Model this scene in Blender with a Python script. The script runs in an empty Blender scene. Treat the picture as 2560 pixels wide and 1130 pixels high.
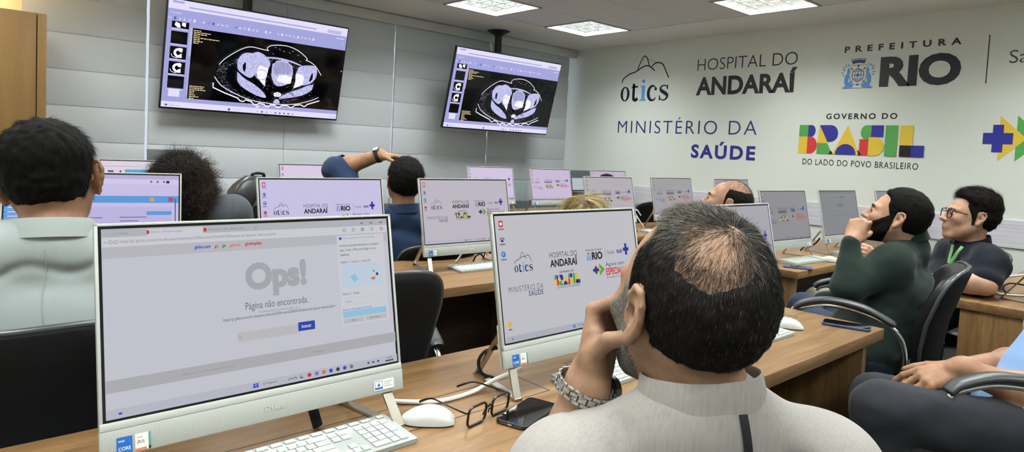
import bpy, bmesh, math, random
import numpy as np
from mathutils import Vector, Matrix, Euler

C = bpy.context.scene.collection
SC = bpy.context.scene
PI = math.pi
random.seed(7)
RNG = np.random.default_rng(11)

# ------------------------------------------------------------------ camera
CAM_Z = 1.32
YAW, PITCH, ROLL = .731316, -.0531218, .0484973
FPX, PX0, PY0 = 1638.26, 1280.0, 462.13
_f = np.array([math.sin(YAW)*math.cos(PITCH), math.cos(YAW)*math.cos(PITCH), math.sin(PITCH)])
_r0 = np.array([math.cos(YAW), -math.sin(YAW), 0.0]); _u0 = np.cross(_r0, _f)
_r = _r0*math.cos(ROLL) + _u0*math.sin(ROLL)
_u = -_r0*math.sin(ROLL) + _u0*math.cos(ROLL)
cam_d = bpy.data.cameras.new('camera'); cam = bpy.data.objects.new('camera', cam_d); C.objects.link(cam)
cam.matrix_world = Matrix(((_r[0], _u[0], -_f[0], 0), (_r[1], _u[1], -_f[1], 0), (_r[2], _u[2], -_f[2], CAM_Z), (0, 0, 0, 1)))
cam_d.sensor_fit = 'HORIZONTAL'; cam_d.sensor_width = 36.0
cam_d.lens = 36.0*FPX/2560.0
cam_d.shift_x = 0.0; cam_d.shift_y = -(565.0-PY0)/2560.0
cam_d.clip_start = .02; cam_d.clip_end = 60
SC.camera = cam

def ray(x, y): return _f + _r*((x-PX0)/FPX) - _u*((y-PY0)/FPX)
def at(x, y, d):                       # the place seen at photo pixel (x, y), d metres away
    q = ray(x, y)*d; return Vector((q[0], q[1], q[2]+CAM_Z))
def at_z(x, y, z):
    q = ray(x, y); q = q*((z-CAM_Z)/q[2]); return Vector((q[0], q[1], z))
def at_x(x, y, X):
    q = ray(x, y); q = q*(X/q[0]); return Vector((X, q[1], q[2]+CAM_Z))
def at_y(x, y, Y):
    q = ray(x, y); q = q*(Y/q[1]); return Vector((q[0], Y, q[2]+CAM_Z))

# ------------------------------------------------------------------ view and world
SC.view_settings.view_transform = 'Standard'
SC.view_settings.look = 'None'
SC.view_settings.exposure = 0.0
SC.view_settings.gamma = 1.0
SC.view_settings.use_curve_mapping = False
W = bpy.data.worlds.new('world'); SC.world = W; W.use_nodes = True
W.node_tree.nodes['Background'].inputs[0].default_value = (.80, .88, 1.0, 1)
W.node_tree.nodes['Background'].inputs[1].default_value = .9

# ------------------------------------------------------------------ helpers
def lin(h):
    h = h.lstrip('#'); v = [int(h[i:i+2], 16)/255 for i in (0, 2, 4)]
    return tuple((c/12.92 if c <= .04045 else ((c+.055)/1.055)**2.4) for c in v) + (1.0,)

MATS = {}
def mat(name, col='#808080', rough=.5, metal=0.0, spec=.5, **kw):
    if name in MATS: return MATS[name]
    m = bpy.data.materials.new(name); m.use_nodes = True
    nt = m.node_tree; b = nt.nodes['Principled BSDF']
    c = lin(col) if isinstance(col, str) else col
    b.inputs['Base Color'].default_value = c
    b.inputs['Roughness'].default_value = rough
    b.inputs['Metallic'].default_value = metal
    b.inputs['Specular IOR Level'].default_value = spec
    for k, v in kw.items():
        b.inputs[k.replace('_', ' ')].default_value = v
    MATS[name] = m; m.diffuse_color = c
    return m
def nodes(m): return m.node_tree.nodes, m.node_tree.links, m.node_tree.nodes['Principled BSDF']
def texco(m, scale=(1, 1, 1), kind='Object', rot=(0, 0, 0)):
    N, L, B = nodes(m)
    t = N.new('ShaderNodeTexCoord'); mp = N.new('ShaderNodeMapping')
    mp.inputs['Scale'].default_value = scale; mp.inputs['Rotation'].default_value = rot
    L.new(t.outputs[kind], mp.inputs['Vector']); return mp.outputs['Vector']
def noise(m, vec, scale=5., detail=4., rough=.5, dist=0.):
    N, L, B = nodes(m); n = N.new('ShaderNodeTexNoise')
    n.inputs['Scale'].default_value = scale; n.inputs['Detail'].default_value = detail
    n.inputs['Roughness'].default_value = rough; n.inputs['Distortion'].default_value = dist
    L.new(vec, n.inputs['Vector']); return n.outputs['Fac']
def ramp(m, fac, stops):
    N, L, B = nodes(m); r = N.new('ShaderNodeValToRGB'); e = r.color_ramp.elements
    while len(e) < len(stops): e.new(.5)
    for k, (p, c) in enumerate(stops):
        e[k].position = p; e[k].color = lin(c) if isinstance(c, str) else c
    L.new(fac, r.inputs['Fac']); return r.outputs['Color']
def bump(m, h, strength=.2, dist=.002):
    N, L, B = nodes(m); b = N.new('ShaderNodeBump')
    b.inputs['Strength'].default_value = strength; b.inputs['Distance'].default_value = dist
    L.new(h, b.inputs['Height']); L.new(b.outputs['Normal'], B.inputs['Normal'])
def emit(name, col, strength=1.0):
    if name in MATS: return MATS[name]
    m = mat(name, '#000000', .3, spec=.3)
    N, L, B = nodes(m)
    B.inputs['Emission Color'].default_value = lin(col) if isinstance(col, str) else col
    B.inputs['Emission Strength'].default_value = strength
    return m

def tag(o, label=None, cat=None, group=None, kind=None):
    if label: o['label'] = label
    if cat: o['category'] = cat
    if group: o['group'] = group
    if kind: o['kind'] = kind
    return o
def thing(name, label, cat, loc=(0, 0, 0), rz=0.0, group=None):
    o = bpy.data.objects.new(name, None); C.objects.link(o)
    o.location = loc; o.rotation_euler = (0, 0, rz); o.empty_display_size = .05
    return tag(o, label, cat, group)
def copy_tree(o, parent=None):
    c = o.copy(); C.objects.link(c)
    if parent is not None: c.parent = parent
    for ch in list(o.children): copy_tree(ch, c)
    return c

class MB:
    """collects shapes that become ONE mesh object"""
    def __init__(s): s.v = []; s.f = []; s.mi = []; s.n = 0
    def add(s, v, f, mi=0, mat4=None):
        v = np.asarray(v, float).reshape(-1, 3)
        if mat4 is not None:
            M = np.array(mat4); v = v @ M[:3, :3].T + M[:3, 3]
        k = s.n; s.v.append(v); s.n += len(v)
        for q in f: s.f.append([i+k for i in q]); s.mi.append(mi)
        return s
    def bm(s, b, mi=0, mat4=None):
        b.verts.ensure_lookup_table(); b.verts.index_update()
        s.add([v.co[:] for v in b.verts], [[v.index for v in f.verts] for f in b.faces], mi, mat4); b.free(); return s
    def box(s, c, size, bev=0., mi=0, rot=None, seg=2, mat4=None):
        b = bmesh.new(); bmesh.ops.create_cube(b, size=1.0)
        for v in b.verts: v.co = Vector((v.co.x*size[0], v.co.y*size[1], v.co.z*size[2]))
        if bev > 0:
            bmesh.ops.bevel(b, geom=b.edges[:], offset=min(bev, .49*min(size)), segments=seg, profile=.5, affect='EDGES')
        M = Matrix.Translation(Vector(c))
        if rot is not None: M = M @ (rot.to_matrix().to_4x4() if isinstance(rot, Euler) else rot)
        if mat4 is not None: M = mat4 @ M
        return s.bm(b, mi, M)
    def bb(s, x0, x1, y0, y1, z0, z1, bev=0., mi=0, mat4=None):
        return s.box(((x0+x1)/2, (y0+y1)/2, (z0+z1)/2), (abs(x1-x0), abs(y1-y0), abs(z1-z0)), bev, mi, mat4=mat4)
    def tube(s, pts, r, n=10, mi=0, closed=False, flat=1.0, up=None, mat4=None):
        P = [Vector(p) for p in pts]; m = len(P)
        R = [r]*m if not hasattr(r, '__len__') else list(r)
        V = []; F = []; prev = Vector(up) if up is not None else None
        for i in range(m):
            if closed: t = P[(i+1) % m]-P[i-1]
            else: t = P[min(i+1, m-1)]-P[max(i-1, 0)]
            t = t.normalized() if t.length > 1e-9 else Vector((0, 0, 1))
            if prev is None: prev = Vector((0, 0, 1)) if abs(t.z) < .9 else Vector((1, 0, 0))
            a = (prev - t*prev.dot(t)); a = a.normalized() if a.length > 1e-6 else t.orthogonal().normalized()
            if up is None: prev = a
            b = t.cross(a)
            for k in range(n):
                th = 2*PI*k/n
                V.append(P[i] + a*(R[i]*math.cos(th)) + b*(R[i]*flat*math.sin(th)))
        for i in range(m if closed else m-1):
            j = (i+1) % m
            for k in range(n):
                k2 = (k+1) % n
                F.append([i*n+k, i*n+k2, j*n+k2, j*n+k])
        if not closed:
            F.append(list(range(n))[::-1]); F.append([(m-1)*n+k for k in range(n)])
        return s.add([v[:] for v in V], F, mi, mat4)
    def bar(s, p, q, w, t, mi=0, side=(1, 0, 0), mat4=None):
        p = Vector(p); q = Vector(q); d = (q-p).normalized(); sd = Vector(side); sd = (sd-d*sd.dot(d)).normalized(); up = d.cross(sd)
        V = []
        for e in (p-d*t*.3, q+d*t*.3):
            for a, c in ((-1, -1), (1, -1), (1, 1), (-1, 1)): V.append((e+sd*(w/2*a)+up*(t/2*c))[:])
        return s.add(V, [[0, 1, 2, 3], [7, 6, 5, 4], [0, 4, 5, 1], [1, 5, 6, 2], [2, 6, 7, 3], [3, 7, 4, 0]], mi, mat4)
    def lathe(s, prof, n=24, mi=0, mat4=None, cap=True):
        V = []; F = []
        for r, z in prof:
            for k in range(n):
                V.append((r*math.cos(2*PI*k/n), r*math.sin(2*PI*k/n), z))
        for i in range(len(prof)-1):
            for k in range(n):
                k2 = (k+1) % n; F.append([i*n+k, i*n+k2, (i+1)*n+k2, (i+1)*n+k])
        if cap:
            F.append(list(range(n))[::-1]); F.append([(len(prof)-1)*n+k for k in range(n)])
        return s.add(V, F, mi, mat4)
    def prism(s, poly, d, mi=0, mat4=None, z0=0.):
        """polygon in local xy, thickness d along local z"""
        n = len(poly)
        V = [(x, y, z0) for x, y in poly] + [(x, y, z0+d) for x, y in poly]
        F = [list(range(n))[::-1], [n+k for k in range(n)]]
        for k in range(n): F.append([k, (k+1) % n, n+(k+1) % n, n+k])
        return s.add(V, F, mi, mat4)
    def loft(s, rings, mi=0, closed=True, cap=True, mat4=None):
        n = len(rings[0]); V = [p for rg in rings for p in rg]; F = []
        for i in range(len(rings)-1):
            for k in range(n if closed else n-1):
                k2 = (k+1) % n; F.append([i*n+k, i*n+k2, (i+1)*n+k2, (i+1)*n+k])
        if cap and closed:
            F.append(list(range(n))[::-1]); F.append([(len(rings)-1)*n+k for k in range(n)])
        return s.add(V, F, mi, mat4)
    def build(s, name, mats, parent=None, angle=35, world=False, kind=None, label=None):
        me = bpy.data.meshes.new(name)
        V = np.concatenate(s.v) if s.v else np.zeros((0, 3))
        if world and parent is not None:
            V = V - np.array(parent.location)
        me.from_pydata(V.tolist(), [], s.f)
        for m in (mats if isinstance(mats, (list, tuple)) else [mats]): me.materials.append(m)
        if any(s.mi): me.polygons.foreach_set('material_index', s.mi)
        if angle is not None:
            me.polygons.foreach_set('use_smooth', [True]*len(me.polygons))
            if angle < 180: me.set_sharp_from_angle(angle=math.radians(angle))
        me.update()
        o = bpy.data.objects.new(name, me); C.objects.link(o)
        if parent is not None: o.parent = parent
        if kind: o['kind'] = kind
        if label: o['label'] = label
        return o

def bez(p0, p1, p2, p3, n=12):
    a = [Vector(p) for p in (p0, p1, p2, p3)]; out = []
    for i in range(n+1):
        t = i/n; u = 1-t
        out.append(a[0]*u**3 + a[1]*3*u*u*t + a[2]*3*u*t*t + a[3]*t**3)
    return out
def spline(pts, n=8, closed=False):
    P = [Vector(p) for p in pts]; m = len(P); out = []
    for i in range(m if closed else m-1):
        a = P[i-1] if (i > 0 or closed) else P[0]; b = P[i]; c = P[(i+1) % m]
        d = P[(i+2) % m] if (i+2 < m or closed) else P[-1]
        for k in range(n):
            t = k/n
            out.append(.5*((2*b) + (c-a)*t + (2*a-5*b+4*c-d)*t*t + (3*b-a-3*c+d)*t**3))
    if not closed: out.append(P[-1])
    return out
def arc(cx, cy, r, a0, a1, n=12, ry=None):
    ry = r if ry is None else ry
    return [(cx+r*math.cos(a0+(a1-a0)*k/n), cy+ry*math.sin(a0+(a1-a0)*k/n)) for k in range(n+1)]
def rrect(w, h, r, n=5):
    p = []
    for cx, cy, a in ((w/2-r, h/2-r, 0), (-w/2+r, h/2-r, PI/2), (-w/2+r, -h/2+r, PI), (w/2-r, -h/2+r, 1.5*PI)):
        p += [(cx+r*math.cos(a+PI/2*k/n), cy+r*math.sin(a+PI/2*k/n)) for k in range(n+1)]
    return p

# ------------------------------------------------------------------ flat lettering
_TXT = {}
def text_mesh(s, bold=0., spacing=1., shear=0.):
    """letters as triangles in a box normalised to its own bounds: (verts 0..w x 0..h), faces, w, h"""
    key = (s, bold, spacing, shear)
    if key in _TXT: return _TXT[key]
    cu = bpy.data.curves.new('t', 'FONT'); cu.body = s; cu.size = 1.0; cu.offset = bold
    cu.space_character = spacing; cu.shear = shear; cu.resolution_u = 4; cu.fill_mode = 'FRONT'
    o = bpy.data.objects.new('t', cu); C.objects.link(o)
    bpy.context.view_layer.update()
    ev = o.evaluated_get(bpy.context.evaluated_depsgraph_get()); me = ev.to_mesh()
    V = np.array([v.co[:] for v in me.vertices]).reshape(-1, 3); F = [list(p.vertices) for p in me.polygons]
    ev.to_mesh_clear(); bpy.data.objects.remove(o); bpy.data.curves.remove(cu)
    lo = V.min(0); hi = V.max(0); V = V-lo
    _TXT[key] = (V, F, hi[0]-lo[0], hi[1]-lo[1])
    return _TXT[key]

class Flat(MB):
    """2-D drawing in (x right, y up) later put on a plane; layers are lifted so they do not fight"""
    def __init__(s): super().__init__(); s.z = 0.; s.dz = .00012
    def lift(s): s.z += s.dz; return s
    def poly(s, p, mi=0): return s.add([(x, y, s.z) for x, y in p], [list(range(len(p)))], mi)
    def rect(s, x0, y0, x1, y1, mi=0): return s.poly([(x0, y0), (x1, y0), (x1, y1), (x0, y1)], mi)
    def ell(s, cx, cy, rx, ry=None, mi=0, n=28): return s.poly(arc(cx, cy, rx, 0, 2*PI*(n-1)/n, n-1, ry), mi)
    def stroke(s, pts, w, mi=0, closed=False):
        P = [Vector((p[0], p[1])) for p in pts]; m = len(P); Wd = w if hasattr(w, '__len__') else [w]*m
        V = []; F = []
        for i in range(m):
            if closed: t = P[(i+1) % m]-P[i-1]
            else: t = P[min(i+1, m-1)]-P[max(i-1, 0)]
            if t.length < 1e-9: t = Vector((1, 0))
            t.normalize(); n = Vector((-t.y, t.x))*Wd[i]/2
            V += [(P[i].x+n.x, P[i].y+n.y, s.z), (P[i].x-n.x, P[i].y-n.y, s.z)]
        for i in range(m if closed else m-1):
            j = (i+1) % m; F.append([2*i, 2*i+1, 2*j+1, 2*j])
        return s.add(V, F, mi)
    def ring(s, cx, cy, rx, ry, wx, wy, mi=0, n=36):
        V = []; F = []
        for k in range(n):
            a = 2*PI*k/n; V += [(cx+rx*math.cos(a), cy+ry*math.sin(a), s.z), (cx+(rx-wx)*math.cos(a), cy+(ry-wy)*math.sin(a), s.z)]
        for k in range(n):
            j = (k+1) % n; F.append([2*k, 2*k+1, 2*j+1, 2*j])
        return s.add(V, F, mi)
    def text(s, t, x0, y0, x1, y1, mi=0, bold=0., spacing=1., shear=0.):
        """fit the ink of t into the box"""
        V, F, w, h = text_mesh(t, bold, spacing, shear)
        V = V*np.array([(x1-x0)/w, (y1-y0)/h, 1]) + np.array([x0, y0, s.z])
        return s.add(V, F, mi)
    def texth(s, t, x, y, h, mi=0, bold=0., spacing=1., align='l', sx=1.):
        V, F, w, hh = text_mesh(t, bold, spacing); k = h/hh; w = w*k*sx
        x0 = x if align == 'l' else (x-w if align == 'r' else x-w/2)
        return s.text(t, x0, y, x0+w, y+h, mi, bold, spacing)
    def place(s, mat4):
        M = np.array(mat4)
        s.v = [v @ M[:3, :3].T + M[:3, 3] for v in s.v]; return s
# ------------------------------------------------------------------ materials
M = {}
def wood(name, a, b, c, sx, sy, sz, rough=.38):
    m = mat(name, b, rough, spec=.4)
    v = texco(m, (sx, sy, sz)); n1 = noise(m, v, 6, 6, .62, .6)
    N, L, B = nodes(m)
    v2 = texco(m, (sx*5, sy*5, sz*5)); n2 = noise(m, v2, 9, 3, .6)
    mx = N.new('ShaderNodeMath'); mx.operation = 'MULTIPLY_ADD'; mx.inputs[1].default_value = .35
    L.new(n2, mx.inputs[0]); L.new(n1, mx.inputs[2])
    sb = N.new('ShaderNodeMath'); sb.operation = 'SUBTRACT'; sb.inputs[1].default_value = .17; L.new(mx.outputs[0], sb.inputs[0])
    L.new(ramp(m, sb.outputs[0], [(.28, a), (.5, b), (.72, c)]), B.inputs['Base Color'])
    bump(m, n2, .06, .001)
    return m
M['desk'] = wood('desk_wood', '#62492f', '#785b3b', '#8b6d49', .35, 5, 5)
M['desk_end'] = wood('desk_end_wood', '#634a2e', '#775a37', '#8a6c45', 5, 5, .35)
M['cabinet'] = wood('cabinet_wood', '#654a22', '#6d5128', '#74582e', 3, 3, .15, .5)
M['modesty'] = wood('dark_wood', '#2e2118', '#3c2c20', '#48362a', .4, 4, 4, .55)
m = M['wall'] = mat('wall_paint', '#d6dbd4', .62, spec=.25)
bump(m, noise(m, texco(m), 160, 2), .05, .001)
m = M['plaster'] = mat('ceiling_plaster', '#e2e1dc', .8, spec=.2)
m = M['tile'] = mat('ceiling_tile', '#bfbfbe', .9, spec=.1)
N, L, B = nodes(m); L.new(ramp(m, noise(m, texco(m), 220, 2), [(.35, '#cdcdcf'), (.65, '#dadadb')]), B.inputs['Base Color'])
M['grid_gap'] = mat('ceiling_gap', '#4c4c4a', .8)
m = M['carpet'] = mat('carpet', '#3a3937', .95, spec=.05)
N, L, B = nodes(m); L.new(ramp(m, noise(m, texco(m), 190, 3, .7), [(.3, '#262625'), (.7, '#4c4a47')]), B.inputs['Base Color'])
bump(m, noise(m, texco(m), 260, 2), .5, .004)
m = M['rail'] = mat('rail_laminate', '#c9c8d2', .45)
N, L, B = nodes(m); L.new(ramp(m, noise(m, texco(m, (1, .5, 26)), 4, 4, .65), [(.3, '#b3b2c0'), (.5, '#c9c8d2'), (.7, '#d8d7de')]), B.inputs['Base Color'])
m = M['blind'] = mat('blind_fabric', '#c3c8cd', .8, spec=.15)
N, L, B = nodes(m)
tr = N.new('ShaderNodeBsdfTranslucent'); tr.inputs[0].default_value = lin('#c4ccd2')
mx = N.new('ShaderNodeMixShader'); mx.inputs[0].default_value = .07
L.new(B.outputs[0], mx.inputs[1]); L.new(tr.outputs[0], mx.inputs[2]); L.new(mx.outputs[0], N['Material Output'].inputs['Surface'])
bump(m, noise(m, texco(m, (90, 90, 90)), 5, 2), .06, .001)
M['valance'] = mat('valance_white', '#c6c8c8', .6)
M['white_plastic'] = mat('white_plastic', '#b2b5b1', .4)
M['silver_edge'] = mat('silver_edge', '#c9cbc6', .35, .2)
M['key_white'] = mat('key_white', '#b3b9b6', .5)
M['kb_base'] = mat('keyboard_silver', '#989e9b', .45)
M['black_plastic'] = mat('black_plastic', '#101011', .45)
M['bezel'] = mat('black_bezel', '#0a0a0b', .25)
M['rubber'] = mat('black_rubber', '#0c0c0c', .8)
M['leather'] = mat('black_leather', '#131416', .38, spec=.45)
bump(M['leather'], noise(M['leather'], texco(M['leather']), 120, 3), .12, .001)
M['chair_fabric'] = mat('chair_fabric', '#0e0f11', .85, spec=.2)
bump(M['chair_fabric'], noise(M['chair_fabric'], texco(M['chair_fabric']), 500, 2), .25, .001)
M['chair_edge'] = mat('chair_edge_strip', '#3a3d40', .3, spec=.6)
M['arm_pad'] = mat('armrest_plastic', '#26292b', .42)
M['chrome'] = mat('chrome', '#d8d8d6', .12, 1.0)
M['brushed'] = mat('brushed_aluminium', '#b9b4a8', .32, 1.0)
M['steel'] = mat('watch_steel', '#c4c2bd', .22, 1.0)
M['cable_white'] = mat('white_cable', '#d9d8d2', .5)
m = M['grille'] = mat('speaker_grille', '#b9bbb6', .5)
N, L, B = nodes(m)
tc = N.new('ShaderNodeTexCoord'); mp = N.new('ShaderNodeMapping'); mp.inputs['Scale'].default_value = (430, 1, 430)
L.new(tc.outputs['Object'], mp.inputs[0])
sx = N.new('ShaderNodeSeparateXYZ'); L.new(mp.outputs[0], sx.inputs[0])
def _sn(o):
    a = N.new('ShaderNodeMath'); a.operation = 'FRACT'; L.new(o, a.inputs[0])
    b = N.new('ShaderNodeMath'); b.operation = 'SUBTRACT'; b.inputs[1].default_value = .5; L.new(a.outputs[0], b.inputs[0])
    c = N.new('ShaderNodeMath'); c.operation = 'MULTIPLY'; L.new(b.outputs[0], c.inputs[0]); L.new(b.outputs[0], c.inputs[1]); return c
a = _sn(sx.outputs[0]); b = _sn(sx.outputs[2]); s = N.new('ShaderNodeMath'); s.operation = 'ADD'; L.new(a.outputs[0], s.inputs[0]); L.new(b.outputs[0], s.inputs[1])
L.new(ramp(m, s.outputs[0], [(.05, '#6d706d'), (.10, '#aeb1ac')]), B.inputs['Base Color'])
M['glass_black'] = mat('phone_glass', '#0b0c0e', .06, spec=.6)
m = M['lens'] = mat('clear_lens', '#ffffff', .02)
N, L, B = nodes(m)
t_ = N.new('ShaderNodeBsdfTransparent'); g_ = N.new('ShaderNodeBsdfGlossy'); g_.inputs['Roughness'].default_value = .03
mx = N.new('ShaderNodeMixShader'); mx.inputs[0].default_value = .035
L.new(t_.outputs[0], mx.inputs[1]); L.new(g_.outputs[0], mx.inputs[2]); L.new(mx.outputs[0], N['Material Output'].inputs['Surface'])
m = M['acrylic'] = mat('clear_acrylic', '#ffffff', .02)
N, L, B = nodes(m)
t_ = N.new('ShaderNodeBsdfTransparent'); t_.inputs[0].default_value = (.93, .96, .96, 1)
g_ = N.new('ShaderNodeBsdfGlossy'); g_.inputs['Roughness'].default_value = .05
mx = N.new('ShaderNodeMixShader'); mx.inputs[0].default_value = .05
L.new(t_.outputs[0], mx.inputs[1]); L.new(g_.outputs[0], mx.inputs[2]); L.new(mx.outputs[0], N['Material Output'].inputs['Surface'])

# ------------------------------------------------------------------ room shell
XR, YB, ZC = 5.9, 5.55, 2.56
XL, YF = -1.9, -2.6
def struct(name, mb, mats, **k): return mb.build(name, mats, kind='structure', **k)
b = MB(); b.bb(XL-.1, XR+.1, YF-.1, 6.0, -.1, 0); struct('floor', b, M['carpet'], angle=None)
b = MB(); b.bb(XR, XR+.12, YF, 5.18, 0, ZC+.3); b.bb(XR+.018, XR+.12, 5.18, 6.0, 0, ZC+.3); struct('wall_right', b, M['wall'], angle=None)
b = MB(); b.bb(XL-.12, XL, YF, 6.0, 0, ZC+.3); struct('wall_left', b, M['wall'], angle=None)
b = MB(); b.bb(XL, XR, YF-.12, YF, 0, ZC+.3); struct('wall_back', b, M['wall'], angle=None)
m_cream = mat('cream_paint', '#dccfb2', .7)
b = MB(); b.bb(XL, XR+.1, 5.75, 5.87, 0, .72); b.bb(XL, XR+.1, 5.75, 5.87, 2.5, ZC+.3)
b.bb(XL, .20, 5.75, 5.87, .72, 2.5); b.bb(XL, .482, 5.535, 5.58, 0, 2.552, mi=1); b.bb(XR-.03, XR+.1, 5.75, 5.87, .72, 2.5)
struct('wall_front', b, [M['wall'], m_cream], angle=None)
b = MB()
for x in (.22, 1.66, 3.08, 4.5, 5.86): b.bb(x-.025, x+.025, 5.78, 5.83, .72, 2.5)
b.bb(.2, XR-.03, 5.78, 5.83, .72, .77); b.bb(.2, XR-.03, 5.78, 5.83, 2.45, 2.5)
win = struct('window_1', b, mat('window_frame', '#d5d8d8', .4))
b = MB(); b.bb(.22, 5.86, 5.80, 5.806, .76, 2.46); b.build('window_pane', M['lens'], win, kind='structure')
b = MB(); b.bb(XR-.012, XR, YF, 5.17, .782, .99, .004); struct('trim_1', b, M['rail'], angle=None)
b = MB(); b.bb(XR-.014, XR, YF, 5.17, 0, .08, .003); struct('baseboard_right', b, M['modesty'], angle=None)

# ceiling: plain border, tiles and the openings for the light fittings
P = .62; GX1, GY1 = 5.22, 4.77
NX, NY = 11, 11
LIGHTS = []
for i in range(NX):
    for j in range(NY):
        if i % 2 == 0 and j % 3 == 0: LIGHTS.append((i, j))
b = MB(); z = ZC; zt = ZC+.006
gx0, gy0 = GX1-NX*P, GY1-NY*P
def quad(x0, x1, y0, y1, zz, mi): b.add([(x0, y0, zz), (x0, y1, zz), (x1, y1, zz), (x1, y0, zz)], [[0, 1, 2, 3]], mi)
quad(GX1, XR+.1, YF-.1, 6.0, z, 0); quad(XL-.1, GX1, GY1, 6.0, z, 0)
quad(XL-.1, gx0, YF-.1, GY1, z, 0); quad(gx0, GX1, YF-.1, gy0, z, 0)
for i in range(NX):
    for j in range(NY):
        x1 = GX1-i*P; y1 = GY1-j*P; x0 = x1-P; y0 = y1-P
        if (i, j) in LIGHTS: continue
        g = .0022
        quad(x0+g, x1-g, y0+g, y1-g, z+.001, 1)
for i in range(NX+1): quad(GX1-i*P-.003, GX1-i*P+.003, gy0, GY1, zt, 2)
for j in range(NY+1): quad(gx0, GX1, GY1-j*P-.003, GY1-j*P+.003, zt+.0005, 2)
b.bb(XL-.1, XR+.1, YF-.1, 6.0, ZC+.22, ZC+.25, mi=0)
struct('ceiling', b, [M['plaster'], M['tile'], M['grid_gap']], angle=None)

# ------------------------------------------------------------------ recessed light fittings
m_frame = mat('light_frame', '#a9adad', .4)
m_fin = mat('louvre_mirror', '#dfe3e2', .18, .9)
m_tube = emit('lamp_tube', (1.0, .985, .93, 1), 6.0)
LIGHT_W = 50.0
def make_light():
    t = thing('ceiling_light', 'square recessed light with mirrored louvre', 'ceiling light', (0, 0, ZC))
    b = MB(); h = P/2-.004
    for s in (-1, 1):
        b.bb(-h, h, s*h-.011*(s+1)/1-(0 if s > 0 else 0), s*h+.011*(1-s), -.004, .004)
        b.bb(s*h-.011*(s+1), s*h+.011*(1-s), -h, h, -.004, .004)
    b.build('frame', m_frame, t)
    b = MB(); b.bb(-h, h, -h, h, .115, .12)
    for s in (-1, 1):
        b.bb(-h, h, s*h-.002, s*h+.002, .004, .12); b.bb(s*h-.002, s*h+.002, -h, h, .004, .12)
    b.build('housing', m_frame, t)
    b = MB(); n = 4; c = (2*h-.044)/n
    def fin(u, along):
        # parabolic fin: thin at the bottom, wide at the top
        pr = [(-.003, 0), (-.006, .014), (-.013, .032), (-.022, .05), (.022, .05), (.013, .032), (.006, .014), (.003, 0)]
        L_ = h-.022
        for k in range(len(pr)):
            p, q = pr[k], pr[(k+1) % len(pr)]
            if along == 'y': b.add([(u+p[0], -L_, p[1]), (u+q[0], -L_, q[1]), (u+q[0], L_, q[1]), (u+p[0], L_, p[1])], [[0, 1, 2, 3]])
            else: b.add([(-L_, u+p[0], p[1]), (-L_, u+q[0], q[1]), (L_, u+q[0], q[1]), (L_, u+p[0], p[1])], [[0, 1, 2, 3]])
    for k in range(1, n): fin(-h+.022+k*c, 'x'); fin(-h+.022+k*c, 'y')
    b.build('louvre', m_fin, t, angle=None)
    for k in range(4):
        y = -h+.022+(k+.5)*c
        b = MB(); b.tube([(-h+.03, y, .088), (h-.03, y, .088)], .014, 10); b.build('lamp_tube', m_tube, t)
    ld = bpy.data.lights.new('ceiling_light_lamp', 'AREA'); ld.shape = 'SQUARE'; ld.size = .56; ld.energy = LIGHT_W
    ld.color = (.965, 1.0, .965); ld.spread = math.radians(165)
    lo = bpy.data.objects.new('ceiling_light_lamp', ld); C.objects.link(lo); lo.parent = t; lo.location = (0, 0, .066)
    return t
L0 = make_light(); first = True
for i, j in LIGHTS:
    o = L0 if first else copy_tree(L0); first = False
    o.location = (GX1-(i+.5)*P, GY1-(j+.5)*P, ZC)
    o['group'] = 'square louvred ceiling lights'
    o['label'] = {(0, 0): 'mirrored louvre ceiling light in the corner above the smaller screen', (2, 0): 'mirrored louvre ceiling light left of the hanging black pole',
                  (0, 3): 'mirrored louvre ceiling light nearest the wall lettering, at the top edge'}.get((i, j), 'square louvred ceiling light further back over the rows of desks')

# ------------------------------------------------------------------ roman blinds and pelmet
def blind(x0, x1, label, ph=0.):
    b = MB(); fold = .251; zt, zb = 2.468, .74
    prof = []; zz = 2.486; k = 0
    edges = [zt]
    z0 = 2.2365
    while z0 > zb: edges.append(z0); z0 -= fold
    edges.append(zb)
    front = []
    for a, c in zip(edges[:-1], edges[1:]):
        n = 7
        for q in range(n+1):
            t = q/n; front.append((-.006-.012*math.sin(PI*min(1, t*.96))**.55, a+(c-a)*t))
    rings = []
    for x in (x0, x1):
        rings.append([(x, YB+y, z) for y, z in front] + [(x, YB+.004, z) for y, z in front[::-1]])
    b.loft(rings)
    o = b.build('roman_blind', M['blind'], angle=40)
    return tag(o, label, 'blind', 'pale grey fabric blinds on the front window')
blind(.484, 1.229, 'pale grey fabric blind leftmost, beside the brown wooden cabinet')
blind(1.252, 2.298, 'pale grey fabric blind behind the left half of the larger screen')
blind(2.301, 3.362, 'pale grey fabric blind to the right of the larger screen')
blind(3.380, 4.560, 'pale grey fabric blind left of and behind the smaller screen')
blind(4.578, 5.800, 'pale grey fabric blind in the corner by the lettered wall')
b = MB(); b.bb(.2, XR, 5.50, 5.56, 2.466, 2.553, .003)
tag(b.build('blind_pelmet', M['valance']), 'long white pelmet box along the ceiling above the blinds', 'pelmet')

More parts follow.
